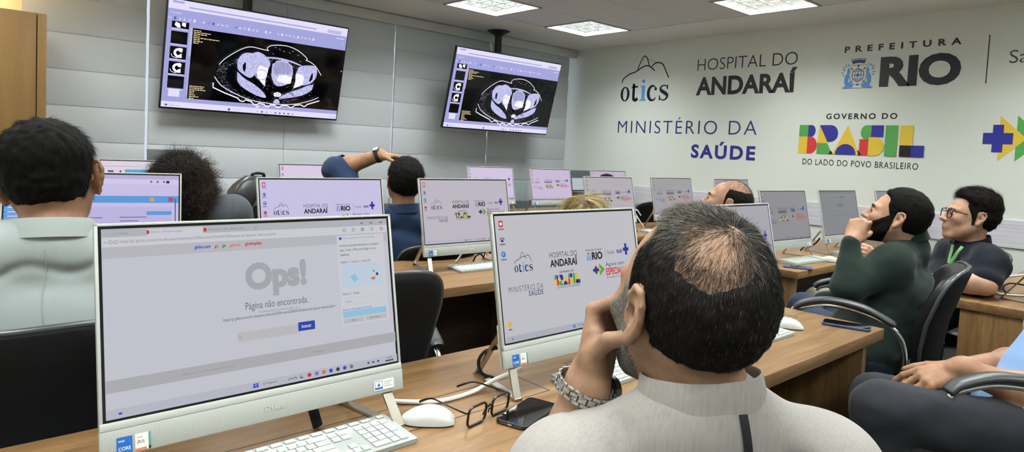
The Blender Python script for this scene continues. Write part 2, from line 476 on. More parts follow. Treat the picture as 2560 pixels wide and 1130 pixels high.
# ------------------------------------------------------------------ tall cabinet on the left with warm light on top
t = thing('tall_cabinet', 'tall brown wooden cabinet at the left edge, warm light glowing above it', 'cabinet', (-.2, 5.2, 0))
b = MB(); b.bb(-1.2, .52, 5.02, 5.40, 0, 2.02, .003); b.build('body', M['cabinet'], t, world=True)
b = MB(); b.bb(-1.2, .508, 5.0, 5.022, .02, 2.012, .002); b.build('door', M['cabinet'], t, world=True)
b = MB(); b.bb(.512, .558, 4.992, 5.4, 0, 2.016, .002); b.build('side_post', M['cabinet'], t, world=True)
t2 = thing('strip_light', 'warm strip light lying on top of the tall wooden cabinet', 'light', (-.4, 5.5, 2.02))
b = MB(); b.bb(-1.2, .12, 5.33, 5.37, 2.021, 2.035, .003); b.build('lamp_strip', emit('warm_strip', '#ffd27a', 6), t2, world=True)
ld = bpy.data.lights.new('strip_lamp', 'AREA'); ld.shape = 'RECTANGLE'; ld.size = 1.3; ld.size_y = .03; ld.energy = 60; ld.color = (1, .74, .34)
lo = bpy.data.objects.new('strip_lamp', ld); C.objects.link(lo); lo.parent = t2; lo.location = (-.1, -.1, .03); lo.rotation_euler = (math.radians(125), 0, 0)
# ------------------------------------------------------------------ logos shared by the wall and the screens
# palette order used by every logo drawing
PAL = ['#1b1b2e', '#2b2f86', '#2a2d8f', '#5d9ad0', '#4f9b4f', '#d8b83f', '#c8363c', '#121216', '#24356e', '#4a86c8']
BLK, NAVY, BLUE, SKY, GRN, YEL, RED, INK, DNV, CRS = range(10)
def draw_otics(F, x0, y0, x1, y1, w=1.0):
    W_, H_ = x1-x0, y1-y0
    p = lambda u, v: (x0+u*W_, y0+v*H_)
    def st(pts, wd, mi=BLK, n=8):
        q = spline([Vector((*p(*a), 0)) for a in pts], n); F.stroke([(v.x, v.y) for v in q], wd*W_*w*1.3, mi)
    st([(.02, .43), (.05, .52), (.18, .62), (.30, .66), (.45, .76), (.56, .78), (.64, .72), (.70, .66)], .016)
    st([(.34, .68), (.38, .82), (.44, .96), (.48, 1.0), (.53, .95), (.57, .83), (.59, .75)], .014)
    st([(.63, .75), (.70, .82), (.78, .83), (.86, .78), (.93, .62), (.985, .49)], .016)
    F.stroke([p(.53, .95), p(.76, .82)], .004*W_, BLK); F.lift()
    F.ring(*p(.10, .165), .098*W_, .167*H_, .052*W_, .025*H_, BLK)
    # t
    st([(.285, .39), (.285, .08), (.30, .035), (.33, .02), (.375, .06)], .042); F.poly([p(.235, .315), p(.27, .33), p(.30, .40), p(.31, .34), p(.375, .34), p(.375, .305), p(.235, .295)], BLK)
    # i
    F.ell(*p(.485, .44), .032*W_, .04*H_, SKY); F.poly([p(.43, .335), p(.52, .345), p(.52, .04), p(.55, .03), p(.55, .0), p(.42, .0), p(.42, .03), p(.455, .04), p(.455, .31), p(.43, .305)], SKY)
    # c
    q = [p(.68+.085*math.cos(a), .165+.16*math.sin(a)) for a in np.linspace(.75, 2*PI-.65, 26)]
    F.stroke(q, [W_*(.016+.044*max(0, math.sin((k/25)*PI))**1.3) for k in range(26)], BLK); F.ell(*p(.742, .255), .026*W_, .034*H_, BLK)
    # s
    q = spline([Vector((*p(*a), 0)) for a in [(.975, .25), (.955, .305), (.90, .325), (.845, .29), (.85, .22), (.92, .165), (.975, .11), (.96, .04), (.90, .005), (.84, .04), (.825, .10)]], 5)
    n = len(q); F.stroke([(v.x, v.y) for v in q], [W_*(.016+.046*math.exp(-((k/(n-1)-.5)/.2)**2)) for k in range(n)], BLK)
    F.poly([p(.965, .335), p(.985, .335), p(.985, .235), p(.965, .245)], BLK); F.poly([p(.815, .0), p(.835, .0), p(.835, .11), p(.815, .11)], BLK); F.lift()
def draw_brasil(F, x0, y0, x1, y1):
    W_, H_ = x1-x0, y1-y0
    p = lambda u, v: (x0+u/775*W_, y0+v/165*H_)
    P_ = lambda l, c: (F.poly([p(*a) for a in l], c), F.lift())
    def half(cx, cy, rx, ry, a0, a1): return [(cx+rx*math.cos(a0+(a1-a0)*k/12), cy+ry*math.sin(a0+(a1-a0)*k/12)) for k in range(13)]
    P_([(0, 98), (62, 98), (62, 165), (0, 165)], GRN); P_([(0, 0), (62, 0), (62, 98), (0, 98)], YEL)
    P_([(62, 98), (62, 165)] + half(84, 131.5, 28, 33.5, PI/2, -PI/2), BLUE); P_([(60, 0), (60, 98)] + half(82, 49, 44, 49, PI/2, -PI/2), RED)
    P_([(138, 165), (128, 62), (200, 62)], YEL); P_([(138, 165), (205, 165)] + half(215, 118, 46, 47, PI/2, -PI/2) + [(195, 70)], BLUE)
    P_([(128, 0), (128, 62), (196, 62), (232, 0)], GRN); P_([(206, 0), (222, 22), (240, 0)], INK)
    P_([(232, 0), (322, 165), (405, 0)], YEL); P_(half(316, 0, 66, 60, 0, PI), BLUE)
    P_([(400, 0), (388, 30), (420, 0)], INK)
    P_([(468, 88), (468, 165)] + half(440, 126.5, 36, 38.5, PI/2, 1.5*PI), GRN); P_([(468, 102), (540, 102), (540, 165), (468, 165)], BLUE)
    P_([(400, 0), (466, 0), (466, 88), (400, 88)], RED); P_([(455, 0), (455, 100)] + half(492, 50, 54, 50, PI/2, -PI/2), YEL)
    P_([(396, 0), (396, 28), (418, 0)], INK)
    P_([(552, 0), (622, 0), (622, 165), (552, 165)], GRN)
    P_([(638, 60), (708, 60), (708, 165), (638, 165)], YEL); P_([(638, 0), (702, 0), (702, 60), (638, 60)], INK); P_([(702, 0), (775, 0), (775, 60), (702, 60)], BLUE)
def draw_crest(F, x0, y0, x1, y1, c=CRS):
    W_, H_ = x1-x0, y1-y0
    p = lambda u, v: (x0+u*W_, y0+v*H_)
    # mural crown
    a = [p(.28+.44*k/12, .875+.03*math.sin(PI*k/12)) for k in range(13)]; b_ = [p(.33+.34*k/12, .775+.03*math.sin(PI*k/12)) for k in range(13)]
    F.poly(a+b_[::-1], DNV); F.lift()
    for k in range(5): F.poly([p(.27+.095*k, .90+.02*math.sin(PI*k/4)), p(.34+.095*k, .905+.02*math.sin(PI*k/4)), p(.335+.095*k, .93+.02*math.sin(PI*k/4)), p(.265+.095*k, .925+.02*math.sin(PI*k/4))], DNV)
    # shield outline
    sh = [p(.25, .735), p(.75, .735), p(.75, .36), p(.71, .23), p(.60, .13), p(.5, .10), p(.40, .13), p(.29, .23), p(.25, .36)]
    F.stroke(sh, .012*W_, DNV, True); F.lift()
    F.ring(*p(.5, .42), .185*W_, .205*H_, .018*W_, .018*H_, DNV); F.ring(*p(.5, .42), .10*W_, .20*H_, .014*W_, .012*H_, DNV)
    for v in (.30, .42, .54): F.stroke([p(.33, v), p(.67, v)], .013*W_, DNV)
    F.stroke([p(.5, .22), p(.5, .62)], .013*W_, DNV); F.ell(*p(.5, .42), .05*W_, .055*H_, c); F.lift()
    for an in (PI/2, PI/4, 3*PI/4, -PI/2, -PI/4, -3*PI/4):
        u = Vector((math.cos(an), math.sin(an)*1.08)); a0 = Vector((.5, .42))+u*.2; a1 = Vector((.5, .42))+u*.29; q = Vector((-u.y, u.x))*.035
        F.stroke([p(*a0), p(*a1)], .014*W_, DNV); F.poly([p(*(a1+u*.02)), p(*(a1-u*.03+q)), p(*(a1-u*.03-q))], DNV)
    # dolphins and branches
    for s in (-1, 1):
        m_ = lambda u, v: p(.5+s*(u-.5), v)
        F.poly([m_(.02, .03), m_(.14, .09), m_(.09, .22), m_(.10, .38), m_(.17, .50), m_(.17, .60), m_(.22, .68), m_(.245, .55), m_(.22, .46), m_(.235, .36), m_(.215, .22), m_(.30, .17), m_(.38, .12), m_(.36, .04), m_(.24, .03), m_(.14, .02)], c)
        for (ux, vy, a2, l) in ((.13, .56, 2.6, .15), (.11, .62, 2.2, .14), (.15, .66, 1.9, .13), (.2, .70, 1.7, .10), (.09, .50, 3.1, .12), (.10, .44, 3.5, .10)):
            d = Vector((math.cos(a2), math.sin(a2))); n_ = Vector((-d.y, d.x))*.022; o = Vector((ux, vy))
            F.poly([m_(*o), m_(*(o+d*l*.5+n_)), m_(*(o+d*l)), m_(*(o+d*l*.5-n_))], c)
    F.stroke([p(.05, .005), p(.45, .012), p(.95, .005)], .012*W_, DNV); F.lift()
def draw_arrow(F, x0, y0, x1, y1):
    """blue cross in front of a yellow and a green chevron"""
    W_, H_ = x1-x0, y1-y0
    p = lambda u, v: (x0+u*W_, y0+v*H_)
    F.poly([p(.55, 1), p(1, .5), p(.55, 0), p(.55, .22), p(.80, .5), p(.55, .78)], GRN); F.poly([p(.55, .78), p(.80, .5), p(.55, .22)], GRN); F.lift()
    F.poly([p(.27, 1), p(.72, .5), p(.27, 0)], YEL); F.lift()
    F.poly([p(.16, .80), p(.34, .80), p(.34, .62), p(.50, .62), p(.50, .37), p(.34, .37), p(.34, .19), p(.16, .19), p(.16, .37), p(0, .37), p(0, .62), p(.16, .62)], BLUE); F.lift()

# ------------------------------------------------------------------ all-in-one computers
TILT = math.radians(12.2)
MON_T = Matrix.Translation((0, 0, .071)) @ Matrix.Rotation(-TILT, 4, 'X')
SCR = MON_T @ Matrix(((1, 0, 0, -.2605), (0, 0, -1, .0008), (0, 1, 0, .057), (0, 0, 0, 1)))   # screen drawing plane, x 0..521 mm, y 0..297 mm
SW, SH = .521, .297
_scol = [emit('screen_ink_%d' % i, c, 1.0) for i, c in enumerate(PAL)]
_extra = {}
def inks(*cols):
    out = []
    for c in cols:
        if c not in _extra: _extra[c] = emit('screen_paint_' + c.strip('#'), c, 1.0)
        out.append(_extra[c])
    return out
def shell(root):
    w = .27
    b = MB()
    b.bb(-w, w, .0035, .013, 0, .363, .0015, mat4=MON_T)
    for x in (-1, 1): b.bb(x*w, x*(w-.0048), -.0005, .0125, .040, .363, .0008, mat4=MON_T)
    b.bb(-w, w, -.0005, .0125, .3585, .363, .0008, mat4=MON_T)
    b.bb(-w, w, -.0015, .0125, .0405, .0525, .001, mat4=MON_T)
    b.bb(-.19, .19, .012, .044, .03, .26, .012, mat4=MON_T); b.bb(-w+.004, w-.004, .012, .024, .002, .10, .004, mat4=MON_T)
    b.build('housing', M['white_plastic'], root)
    b = MB(); b.bb(-w, w, -.003, .012, 0, .0402, .001, mat4=MON_T); b.build('speaker_bar', M['grille'], root)
    b = MB(); b.bb(-w+.0045, w-.0045, .0015, .004, .052, .3590, 0, mat4=MON_T); b.build('bezel', M['bezel'], root)
    for s in (-1, 1):
        f0 = Vector((s*.250, -.028, .004)); r0 = Vector((s*.214, .170, .0035)); tp = Vector((s*.222, .062, .150)); tf = Vector((s*.232, .030, .098))
        b = MB(); b.bar(f0 + Vector((0, .004, 0)), tf, .021, .005); b.bar(tf, tp, .021, .005); b.bar(tp, r0 + Vector((0, -.003, .001)), .019, .005); b.bar(r0, f0, .019, .006)
        b.build('stand_leg', M['brushed'], root, angle=30)
    F = Flat(); F.z = .0006
    F.text('DELL', .243, -.040, .279, -.0315, 0); F.place(SCR @ Matrix.Translation((0, 0, .0040)))
    F.build('maker_badge', mat('badge_grey', '#dfe2de', .3, .5), root, angle=None)
    F = Flat(); F.z = .0004
    F.rect(.012, -.055, .034, -.029, 0); F.lift(); F.text('CORE', .0145, -.0495, .0315, -.044, 1, .01); F.text('intel', .0145, -.0365, .023, -.033, 1, .01)
    F.rect(.038, -.055, .060, -.029, 1); F.lift(); F.rect(.0565, -.050, .060, -.029, 3); F.rect(.0565, -.055, .060, -.050, 4); F.rect(.038, -.055, .054, -.051, 5)
    F.text('iRIS', .0405, -.0445, .051, -.039, 4); F.text('intel', .0405, -.036, .048, -.0335, 4)
    F.rect(.462, -.050, .508, -.030, 1); F.lift(); F.rect(.464, -.048, .482, -.032, 0); F.lift(); F.rect(.465, -.044, .481, -.033, 1); F.lift(); F.poly([(.469, -.042), (.477, -.042), (.473, -.035)], 0); F.rect(.485, -.036, .504, -.035, 2); F.rect(.485, -.040, .500, -.039, 2); F.rect(.485, -.044, .503, -.043, 2)
    F.place(SCR @ Matrix.Translation((0, 0, .0040)))
    F.build('sticker', [mat('sticker_blue', '#1c5fae', .4), mat('sticker_white', '#dfe0da', .4), mat('s2', '#222', .4) if False else mat('sticker_grey', '#9a9a94', .4), mat('sticker_green', '#4d8f86', .4), mat('sticker_black', '#22252a', .4), mat('sticker_orange', '#c97a5a', .4)], root, angle=None)
def taskbar(F, iBar, iBlue, iDark, cols, y=0.0):
    F.rect(0, 0, SW, .0145, iBar); F.lift()
    F.rect(.0165, .0055, .0215, .0085, iBlue)
    F.rect(.225, .004, .2295, .0085, iBlue); F.rect(.2302, .004, .2347, .0085, iBlue); F.rect(.225, .0092, .2295, .0115, iBlue); F.rect(.2302, .0092, .2347, .0115, iBlue)
    F.ring(.2445, .008, .0018, .0018, .0005, .0005, iDark, 12); F.text('Pesquisar', .249, .0058, .268, .0096, iDark)
    F.stroke([(.289, .005), (.293, .009), (.297, .006), (.302, .009), (.306, .006)], .0012, iDark)
    F.rect(.312, .0045, .3135, .010, iDark); F.rect(.3135, .0045, .318, .006, iDark)
    for k, c in enumerate(cols): F.ell(.330+.0145*k, .0075, .0038, .0038, c, 12)
    for k in range(3): F.rect(.452+.011*k, .006, .457+.011*k, .009, iDark)
    F.text('09:39', .497, .0085, .509, .0115, iDark); F.rect(.493, .0035, .512, .006, iDark)
def wallpaper(icons=4, extra=False):
    """the hospital wallpaper with its icons"""
    F = Flat(); F.z = .0002
    U = lambda u: SW*1.54*u/(1.9-.36*u)
    V = lambda v: (1-v)*SH
    GREY, TB, IR, IB, IY = 10, 11, 12, 13, 14
    draw_otics(F, U(.112), V(.462), U(.245), V(.305), 1.0)
    F.text('HOSPITAL DO', U(.372), V(.375), U(.572), V(.330), BLK, -.01)
    F.text('ANDARAÍ', U(.372), V(.455), U(.570), V(.375), BLK, .03)
    F.text('PREFEITURA', U(.638), V(.352), U(.752), V(.334), BLK, .02, 1.7)
    draw_crest(F, U(.638), V(.435), U(.672), V(.360), 9)
    F.text('RIO', U(.677), V(.432), U(.753), V(.362), BLK, .04)
    F.rect(U(.7745), V(.42), U(.776), V(.325), GREY)
    F.text('Saúde', U(.790), V(.394), U(.838), V(.362), GREY)
    F.text('SUS', U(.858), V(.395), U(.897), V(.362), BLUE, .04)
    cx, cy, a, c_ = U(.925), V(.365), .0105, .0045
    F.poly([(cx-c_, cy+.016), (cx+c_, cy+.016), (cx+c_, cy+c_), (cx+.0125, cy+c_), (cx+.0125, cy-c_), (cx+c_, cy-c_), (cx+c_, cy-.016), (cx-c_, cy-.016), (cx-c_, cy-c_), (cx-.0125, cy-c_), (cx-.0125, cy+c_), (cx-c_, cy+c_)], BLUE); F.lift()
    F.text('MINISTÉRIO DA', U(.055), V(.618), U(.305), V(.560), DNV, -.012, 1.25)
    F.text('SAÚDE', U(.197), V(.665), U(.303), V(.612), DNV, .01, 1.2)
    F.text('GOVERNO DO', U(.433), V(.512), U(.535), V(.494), BLK, .025, 1.3)
    draw_brasil(F, U(.393), V(.616), U(.572), V(.525))
    F.text('DO LADO DO POVO BRASILEIRO', U(.403), V(.638), U(.566), V(.622), BLK)
    draw_arrow(F, U(.670), V(.580), U(.755), V(.470))
    F.text('Agora tem', U(.763), V(.514), U(.897), V(.468), BLUE)
    F.text('ESPECIALISTAS', U(.762), V(.585), U(.950), V(.520), RED, .03)
    F.text('Da consulta ao tratamento', U(.763), V(.612), U(.897), V(.596), BLK)
    # desktop icons
    y = .270
    for k in range(icons):
        yy = y-.036*k
        if k == 0: F.rect(.008, yy, .021, yy+.015, IR); F.lift(); F.ell(.0145, yy+.0075, .004, .004, GREY+5)
        elif k == 1: F.stroke(arc(.0145, yy+.003, .007, .3, 2.9, 10), .0025, GREY); F.rect(.011, yy, .018, yy+.006, DNV)
        elif k == 2: F.ring(.0145, yy+.007, .007, .007, .0035, .003, IB); F.ell(.016, yy+.006, .003, .003, 9)
        else: F.ring(.0145, yy+.007, .007, .007, .003, .003, IR); F.rect(.012, yy+.004, .017, yy+.010, DNV)
        F.rect(.006, yy-.0065, .023, yy-.004, GREY); F.lift()
    if extra:
        F.rect(.0085, .036, .0205, .047, IY); F.rect(.0085, .045, .014, .049, IY); F.rect(.009, .0285, .020, .031, GREY); F.lift()
    taskbar(F, TB, IB, INK, [IR, IB, IY, IB, INK, BLUE])
    F.place(SCR)
    return F
def screen(root, col, name='screen'):
    b = MB(); b.bb(-.2605, .2605, .0008, .0016, .057, .354, 0, mat4=MON_T)
    return b.build(name, emit('screen_' + col.strip('#'), col, 1.0), root, angle=None)
WP = {}
def put_wallpaper(scr, key, dark, bar):
    k = (key, dark, bar)
    if k not in WP:
        F = wallpaper(*key)
        o = F.build('desktop_picture', _scol + inks(dark, bar, '#c8323c', '#2f78c4', '#d9b04a', '#e8e6ea'), scr, angle=None); WP[k] = o
    else:
        o = WP[k].copy(); C.objects.link(o); o.parent = scr
    return o

mon0 = thing('desktop_computer', 'x', 'computer'); shell(mon0)
MONS = {}
def monitor(key, x, y, rz, zd, col, label, wp=(4, False), dark='#5a5a66', bar=None):
    """x, y: middle of the top edge of the screen housing"""
    o = mon0 if not MONS else copy_tree(mon0)
    if MONS:                                     # the copy carries only the shared shell
        for ch in list(o.children):
            if ch.name.split('.')[0] in ('screen',):
                for g in list(ch.children): bpy.data.objects.remove(g)
                bpy.data.objects.remove(ch)
    off = Vector((0, math.sin(TILT)*.363, 0)); off.rotate(Euler((0, 0, rz)))
    o.location = (x-off.x, y-off.y, zd); o.rotation_euler = (0, 0, rz)
    o['label'] = label; o['category'] = 'computer'; o['group'] = 'white all-in-one computers on the desks'
    s = screen(o, col)
    if wp: put_wallpaper(s, wp, dark, bar or col)
    MONS[key] = (o, s); return o
ZD, ZR = .745, .725       # desk heights, left block and right block
R_ = math.radians
monitor('near', .469, 1.209, 0, ZD, '#c0c0ca', 'nearest white computer, showing a pale error page with big grey letters', None)
monitor('mid', 1.263, 1.176, 0, ZD, '#bcbcc2', 'white computer with colourful wallpaper just left of the foreground man', (3, True), '#5a5a66', '#a9abb6')
monitor('hid', 2.058, 1.168, 0, ZD, '#a3a1aa', 'white computer mostly hidden behind the balding head of the foreground man', (0, False), '#77767f', '#9a98a4')
monitor('m3', 1.204, 2.488, 0, ZD, '#c6bfe0', 'white computer with lavender wallpaper directly behind the nearest one', (4, False), '#5a5a66', '#bdb6d8')
monitor('m4', 1.954, 2.520, 0, ZD, '#bbb5c0', 'white computer on the second desk, its keyboard and stand feet in view', (4, False), '#5a5a66', '#b4b0c4')
monitor('m5', .455, 2.722, R_(-12), ZD, '#c4bbe2', 'white computer showing a page with blue bars, right behind the dark-haired man in white', None)
monitor('a1', .938, 3.950, R_(-3), ZD, '#d8cfe6', 'white computer with a blue banner, half hidden by the curly hair', None)
monitor('a2', 1.86, 3.90, 0, ZD, '#d6cae2', 'white computer behind the raised elbow of the man in navy', (2, False), '#7a7488', '#cabfd8')
monitor('b1', 4.01, 4.79, R_(-3.5), ZR, '#d0c3de', 'white computer next to the clear acrylic stand, partly behind another screen', (3, False), '#7a7488', '#c4b7d2')
monitor('b2', 4.655, 4.628, R_(-3.5), ZR, '#c8b9d4', 'white computer in the last row right of the clear acrylic stand', (4, False), '#7a7488', '#b9abc6')
monitor('b3', 5.409, 4.508, R_(-3.5), ZR, '#bdaec7', 'white computer furthest back near the wall, only its top edge seen', (3, False), '#7a7488', '#b0a2ba')
monitor('c1', 3.936, 3.272, R_(-3.5), ZR, '#b2abb3', 'white computer just right of the blonde hair', (4, False), '#66646e', '#a6a1ab')
monitor('c2', 4.753, 3.261, R_(-3.5), ZR, '#9f9ca1', 'white computer left of the balding man with a hand at his neck', (3, False), '#66646e', '#949198')
monitor('c3', 5.555, 3.160, R_(-3.5), ZR, '#95939c', 'white computer behind the head of the balding man seen side on', (1, False), '#66646e', '#8a8892')
monitor('e1', 3.997, 1.916, R_(-3.5), ZR, '#87868b', 'white computer with dim wallpaper just right of the foreground head', (3, False), '#4e4d54', '#7f7e84')
monitor('e2', 4.750, 1.888, R_(-3.5), ZR, '#7a7b80', 'white computer with a dim search page, left of the bearded man', None)
monitor('e3', 5.52, 1.80, R_(-3.5), ZR, '#808187', 'white computer hidden behind the face of the bearded man', (0, False), '#4e4d54', '#7a7b80')
monitor('f1', 4.04, .63, R_(-3.5), ZR, '#808187', 'white computer cut off by the right edge, on the nearest right desk', (0, False), '#4e4d54', '#7a7b80')

# ---- pages on the screens that do not show the wallpaper
def page(key, mats, draw):
    F = Flat(); F.z = .0002; draw(F); F.place(SCR)
    F.build('web_page', mats, MONS[key][1], angle=None)
def px(x, y): return (x*SW, (1-y)*SH)
def near_page(F):
    def px(x, y):
        a = 1.04*x/(1.4-.36*x); a = a*1.04/(1.4-.36*a); return (a*SW, (1-y)*SH)
    # 0 tab bar 1 strip 2 big grey 3 mid grey 4 dark 5 button 6 white 7 pale blue 8 box 9 blue 10 red 11 green 12 orange 13 band 14 taskbar 15 soft text
    R = lambda a, b, c, d, m: (F.rect(*px(a, d), *px(c, b), m), F.lift())
    T = lambda s, a, b, c, d, m, bo=0., sp=1.: F.text(s, *px(a, d), *px(c, b), m, bo, sp)
    R(0, 0, 1, .045, 0); R(.205, .008, .43, .045, 6); R(0, .045, 1, .098, 6)
    T('g1 rj - Pesquisar', .055, .020, .125, .034, 15); T('Globo.com - Desculpe-nos, página', .22, .018, .35, .034, 15)
    R(.205, .015, .216, .036, 10); R(.432, .015, .443, .036, 10); T('desiste de disputar', .45, .018, .58, .034, 15); T('+', .612, .018, .620, .033, 15)
    for x in (.93, .955, .98): R(x, .020, x+.008, .032, 15)
    T('https://g1.globo.com/rj/rio-de-janeiro/eleicoes/2026/noticia/2026/05/20/desiste-de-disputar-eleicoes.ghtml', .085, .062, .68, .083, 15)
    F.stroke([px(.012, .072), px(.024, .072)], .001, 15); F.ring(*px(.042, .072), .003, .003, .0008, .0008, 15, 14); F.ring(*px(.066, .072), .003, .003, .0008, .0008, 15, 14)
    for k, c in enumerate((15, 15, 4, 15, 10)): F.ring(*px(.885+.025*k, .070), .0035, .0035, .0012, .0012, c, 14)
    R(0, .098, 1, .160, 1)
    T('globo.com', .395, .115, .455, .140, 9, .03); T('g1', .470, .118, .482, .140, 10, .03); T('ge', .497, .120, .510, .140, 11, .03); T('gshow', .524, .116, .562, .140, 12, .02); T('globoplay', .577, .112, .634, .138, 10, .03)
    T('Ops!', .575, .455, .775, .255, 2, .045) if False else F.text('Ops!', *px(.572, .455), *px(.768, .240), 2, .05)
    T('Página não encontrada.', .568, .478, .768, .535, 3)
    T('O endereço abaixo não existe em globo.com', .612, .535, .735, .553, 15)
    T('https://g1.globo.com/rj/rio-de-janeiro/eleicoes/2026/noticia/2026/05/20/desiste-de-disputar-eleicoes.ghtml', .490, .556, .845, .578, 4)
    R(.535, .650, .738, .705, 8); R(.734, .640, .784, .695, 5); T('buscar', .744, .655, .774, .678, 6, .02)
    F.ring(*px(.545, .68), .002, .002, .0006, .0006, 15, 12)
    # side panel
    R(.862, .105, .988, .705, 6)
    F.ell(*px(.872, .125), .003, .003, 9, 12); T('Baixe o aplicativo móvel Microsoft Edge', .880, .118, .965, .133, 15)
    T('Continue usando extensões em qualquer', .868, .165, .975, .186, 4); T('lugar. Teste o Microsoft Edge no seu', .868, .196, .966, .216, 4); T('telefone.', .868, .226, .895, .243, 4)
    T('Opção 1', .868, .276, .893, .297, 9); T('Digitalize o código QR', .899, .278, .950, .296, 3)
    R(.868, .305, .975, .455, 7); F.poly([px(.893, .385), px(.905, .365), px(.915, .405), px(.903, .425)], 16); F.ell(*px(.957, .362), .002, .002, 11, 12); R(.962, .375, .968, .393, 4); F.poly([px(.948, .405), px(.96, .40), px(.958, .42), px(.95, .42)], 12); F.lift()
    T('Opção 2', .868, .490, .893, .508, 9); T('Email', .900, .491, .914, .505, 4)
    R(.873, .525, .977, .572, 8); R(.8735, .5265, .9765, .5705, 6); T('Email', .877, .543, .890, .557, 15)
    T('Política de Privacidade do Microsoft', .866, .596, .945, .608, 9)
    R(.866, .612, .982, .655, 16); R(.866, .662, .921, .693, 8); R(.925, .662, .982, .693, 8); T('Adiar', .887, .669, .902, .682, 3); T('Não mostrar', .938, .669, .964, .682, 3)
    R(0, .800, 1, .865, 13); T('2000-2027 globo.com Todos os direitos reservados. política de privacidade', .325, .830, .520, .842, 15); T('Fale do site', .775, .832, .800, .842, 15)
    taskbar(F, 14, 9, 4, [10, 17, 12, 9, 4, 9, 11])
page('near', inks('#aeaeb6', '#b3b3ba', '#a3a3ab', '#6c6c76', '#3c3c46', '#2742a8', '#c8c8d0', '#b9c9d8', '#b6b6ba', '#2d4fc0', '#c4303c', '#5f7a66', '#d0703a', '#a8a8ad', '#b4b4c2', '#84848e', '#8fbcd8', '#7d6fc8'), near_page)
def m5_page(F):
    R = lambda a, b, c, d, m: (F.rect(*px(a, d), *px(c, b), m), F.lift())
    R(0, 0, 1, .05, 1); R(0, .05, 1, .115, 2); R(0, .26, .055, 1, 3); R(0, .24, .30, 1, 3)
    for k in range(14):
        R(.02, .29+.05*k, .12+.05*((k*7) % 4), .305+.05*k, 2); R(0, .32+.05*k, .30, .323+.05*k, 2)
    R(.0, .80, .30, .84, 2); R(0, .26, 1, .345, 3); R(.82, .28, .845, .325, 4); R(.935, .275, .965, .33, 5)
    R(.35, .395, .96, .62, 6); R(.80, .45, .955, .495, 3)
    for x, y, w in ((.39, .52, .15), (.39, .57, .09), (.64, .515, .16), (.64, .56, .11), (.64, .61, .08)): R(x, y, x+w, y+.010, 7)
    R(.31, .815, .40, .86, 8); R(.57, .82, .69, .87, 2); R(.72, .82, .82, .872, 9); R(.825, .82, .935, .872, 10)
    R(.48, .84, .55, .85, 7); R(.40, .99, .90, 1, 7); R(.975, .29, .982, .80, 10)
    for x in (.82, .86, .9): R(x, .07, x+.012, .095, 7)
    R(.92, .07, .94, .10, 8)
page('m5', inks('#c4bbe2', '#b4abd0', '#cdc5e6', '#5a97d6', '#d99a5a', '#a84a70', '#b9b2dc', '#6b6488', '#23202c', '#45b08c', '#5a5480'), m5_page)
def a1_page(F):
    R = lambda a, b, c, d, m: (F.rect(*px(a, d), *px(c, b), m), F.lift())
    R(0, 0, 1, .14, 1); R(.21, .15, 1, .36, 2); R(.01, .43, .19, .55, 2); R(.06, .17, .11, .25, 3); R(.15, .205, .19, .235, 4); R(.163, .17, .177, .27, 4); R(.02, .09, .36, .10, 5)
    R(.87, .16, .88, .35, 2); R(.89, .22, .95, .33, 5)
page('a1', inks('#d8cfe6', '#ddd0de', '#52a7cf', '#4a4a5c', '#23284a', '#b6a9bc'), a1_page)
def e2_page(F):
    R = lambda a, b, c, d, m: (F.rect(*px(a, d), *px(c, b), m), F.lift())
    R(0, 0, 1, .06, 1); R(0, .06, 1, .105, 2); R(.37, .135, .56, .15, 3); R(.56, .13, .63, .155, 4)
    F.text('Google', *px(.44, .375), *px(.60, .275), 4, .01); R(.36, .45, .50, .456, 3); R(.60, .45, .69, .456, 3)
    for k in range(9): R(.27+.06*k, .55, .29+.06*k, .575, 3)
    R(.27, .62, .46, .625, 3)
page('e2', inks('#7a7b80', '#737479', '#7e7f85', '#66676c', '#45464b'), e2_page)

# ------------------------------------------------------------------ desks
def desk(x0, x1, yf, yb, zt, label, flaps=(), ends='both', leg_in=.05, rz=0.0, piv=None):
    t = thing('office_desk', label, 'desk', ((x0+x1)/2 if piv is None else piv[0], (yf+yb)/2 if piv is None else piv[1], 0), 0)
    b = MB(); b.bb(x0, x1, yf, yb, zt-.040, zt, .0025); b.build('desktop', M['desk'], t, world=True, angle=30)
    for xx in ([x0+leg_in, x1-leg_in] if ends == 'both' else []):
        s = 1 if xx > (x0+x1)/2 else -1
        b = MB(); b.bb(xx-.0175*1, xx+.0175, yf+.03, yb-.03, 0, zt-.0405, .0015); b.build('end_panel', M['desk_end'], t, world=True)
    b = MB(); b.bb(x0+leg_in+.018, x1-leg_in-.018, yb-.14, yb-.122, .12, zt-.041); b.build('back_panel', M['modesty'], t, world=True)
    for (a, c, y0, y1) in flaps:
        b = MB(); g = .0016
        for p in ((a, a+g*2, y0, y1), (c-g*2, c, y0, y1), (a, c, y0, y0+g*2), (a, c, y1-g*2, y1)):
            b.bb(*p, zt-.001, zt+.0004)
        b.build('cable_flap', M['modesty'], t, world=True, angle=None)
    t.rotation_euler = (0, 0, rz)
    return t
desk(-.75, 2.565, .822, 1.443, ZD, 'long wooden desk in the foreground holding the nearest computers', [(-.55, 1.125, 1.080, 1.203), (1.30, 2.445, 1.080, 1.203)], leg_in=.085)
desk(-.75, 2.32, 2.13, 2.76, ZD, 'long wooden desk in the second row with a keyboard in the gap', [(-.5, 1.6, 2.50, 2.632), (1.70, 2.25, 2.50, 2.632)])
desk(-.30, 2.70, 3.52, 4.14, ZD, 'long wooden desk behind the curly-haired woman, nearly hidden by screens')
desk(3.58, 5.86, 1.60, 2.22, ZR, 'wooden desk on the right with the dim screens and a blue phone', rz=0)
desk(3.3, 5.86, 2.95, 3.57, ZR, 'wooden desk in the second right row behind the foreground head')
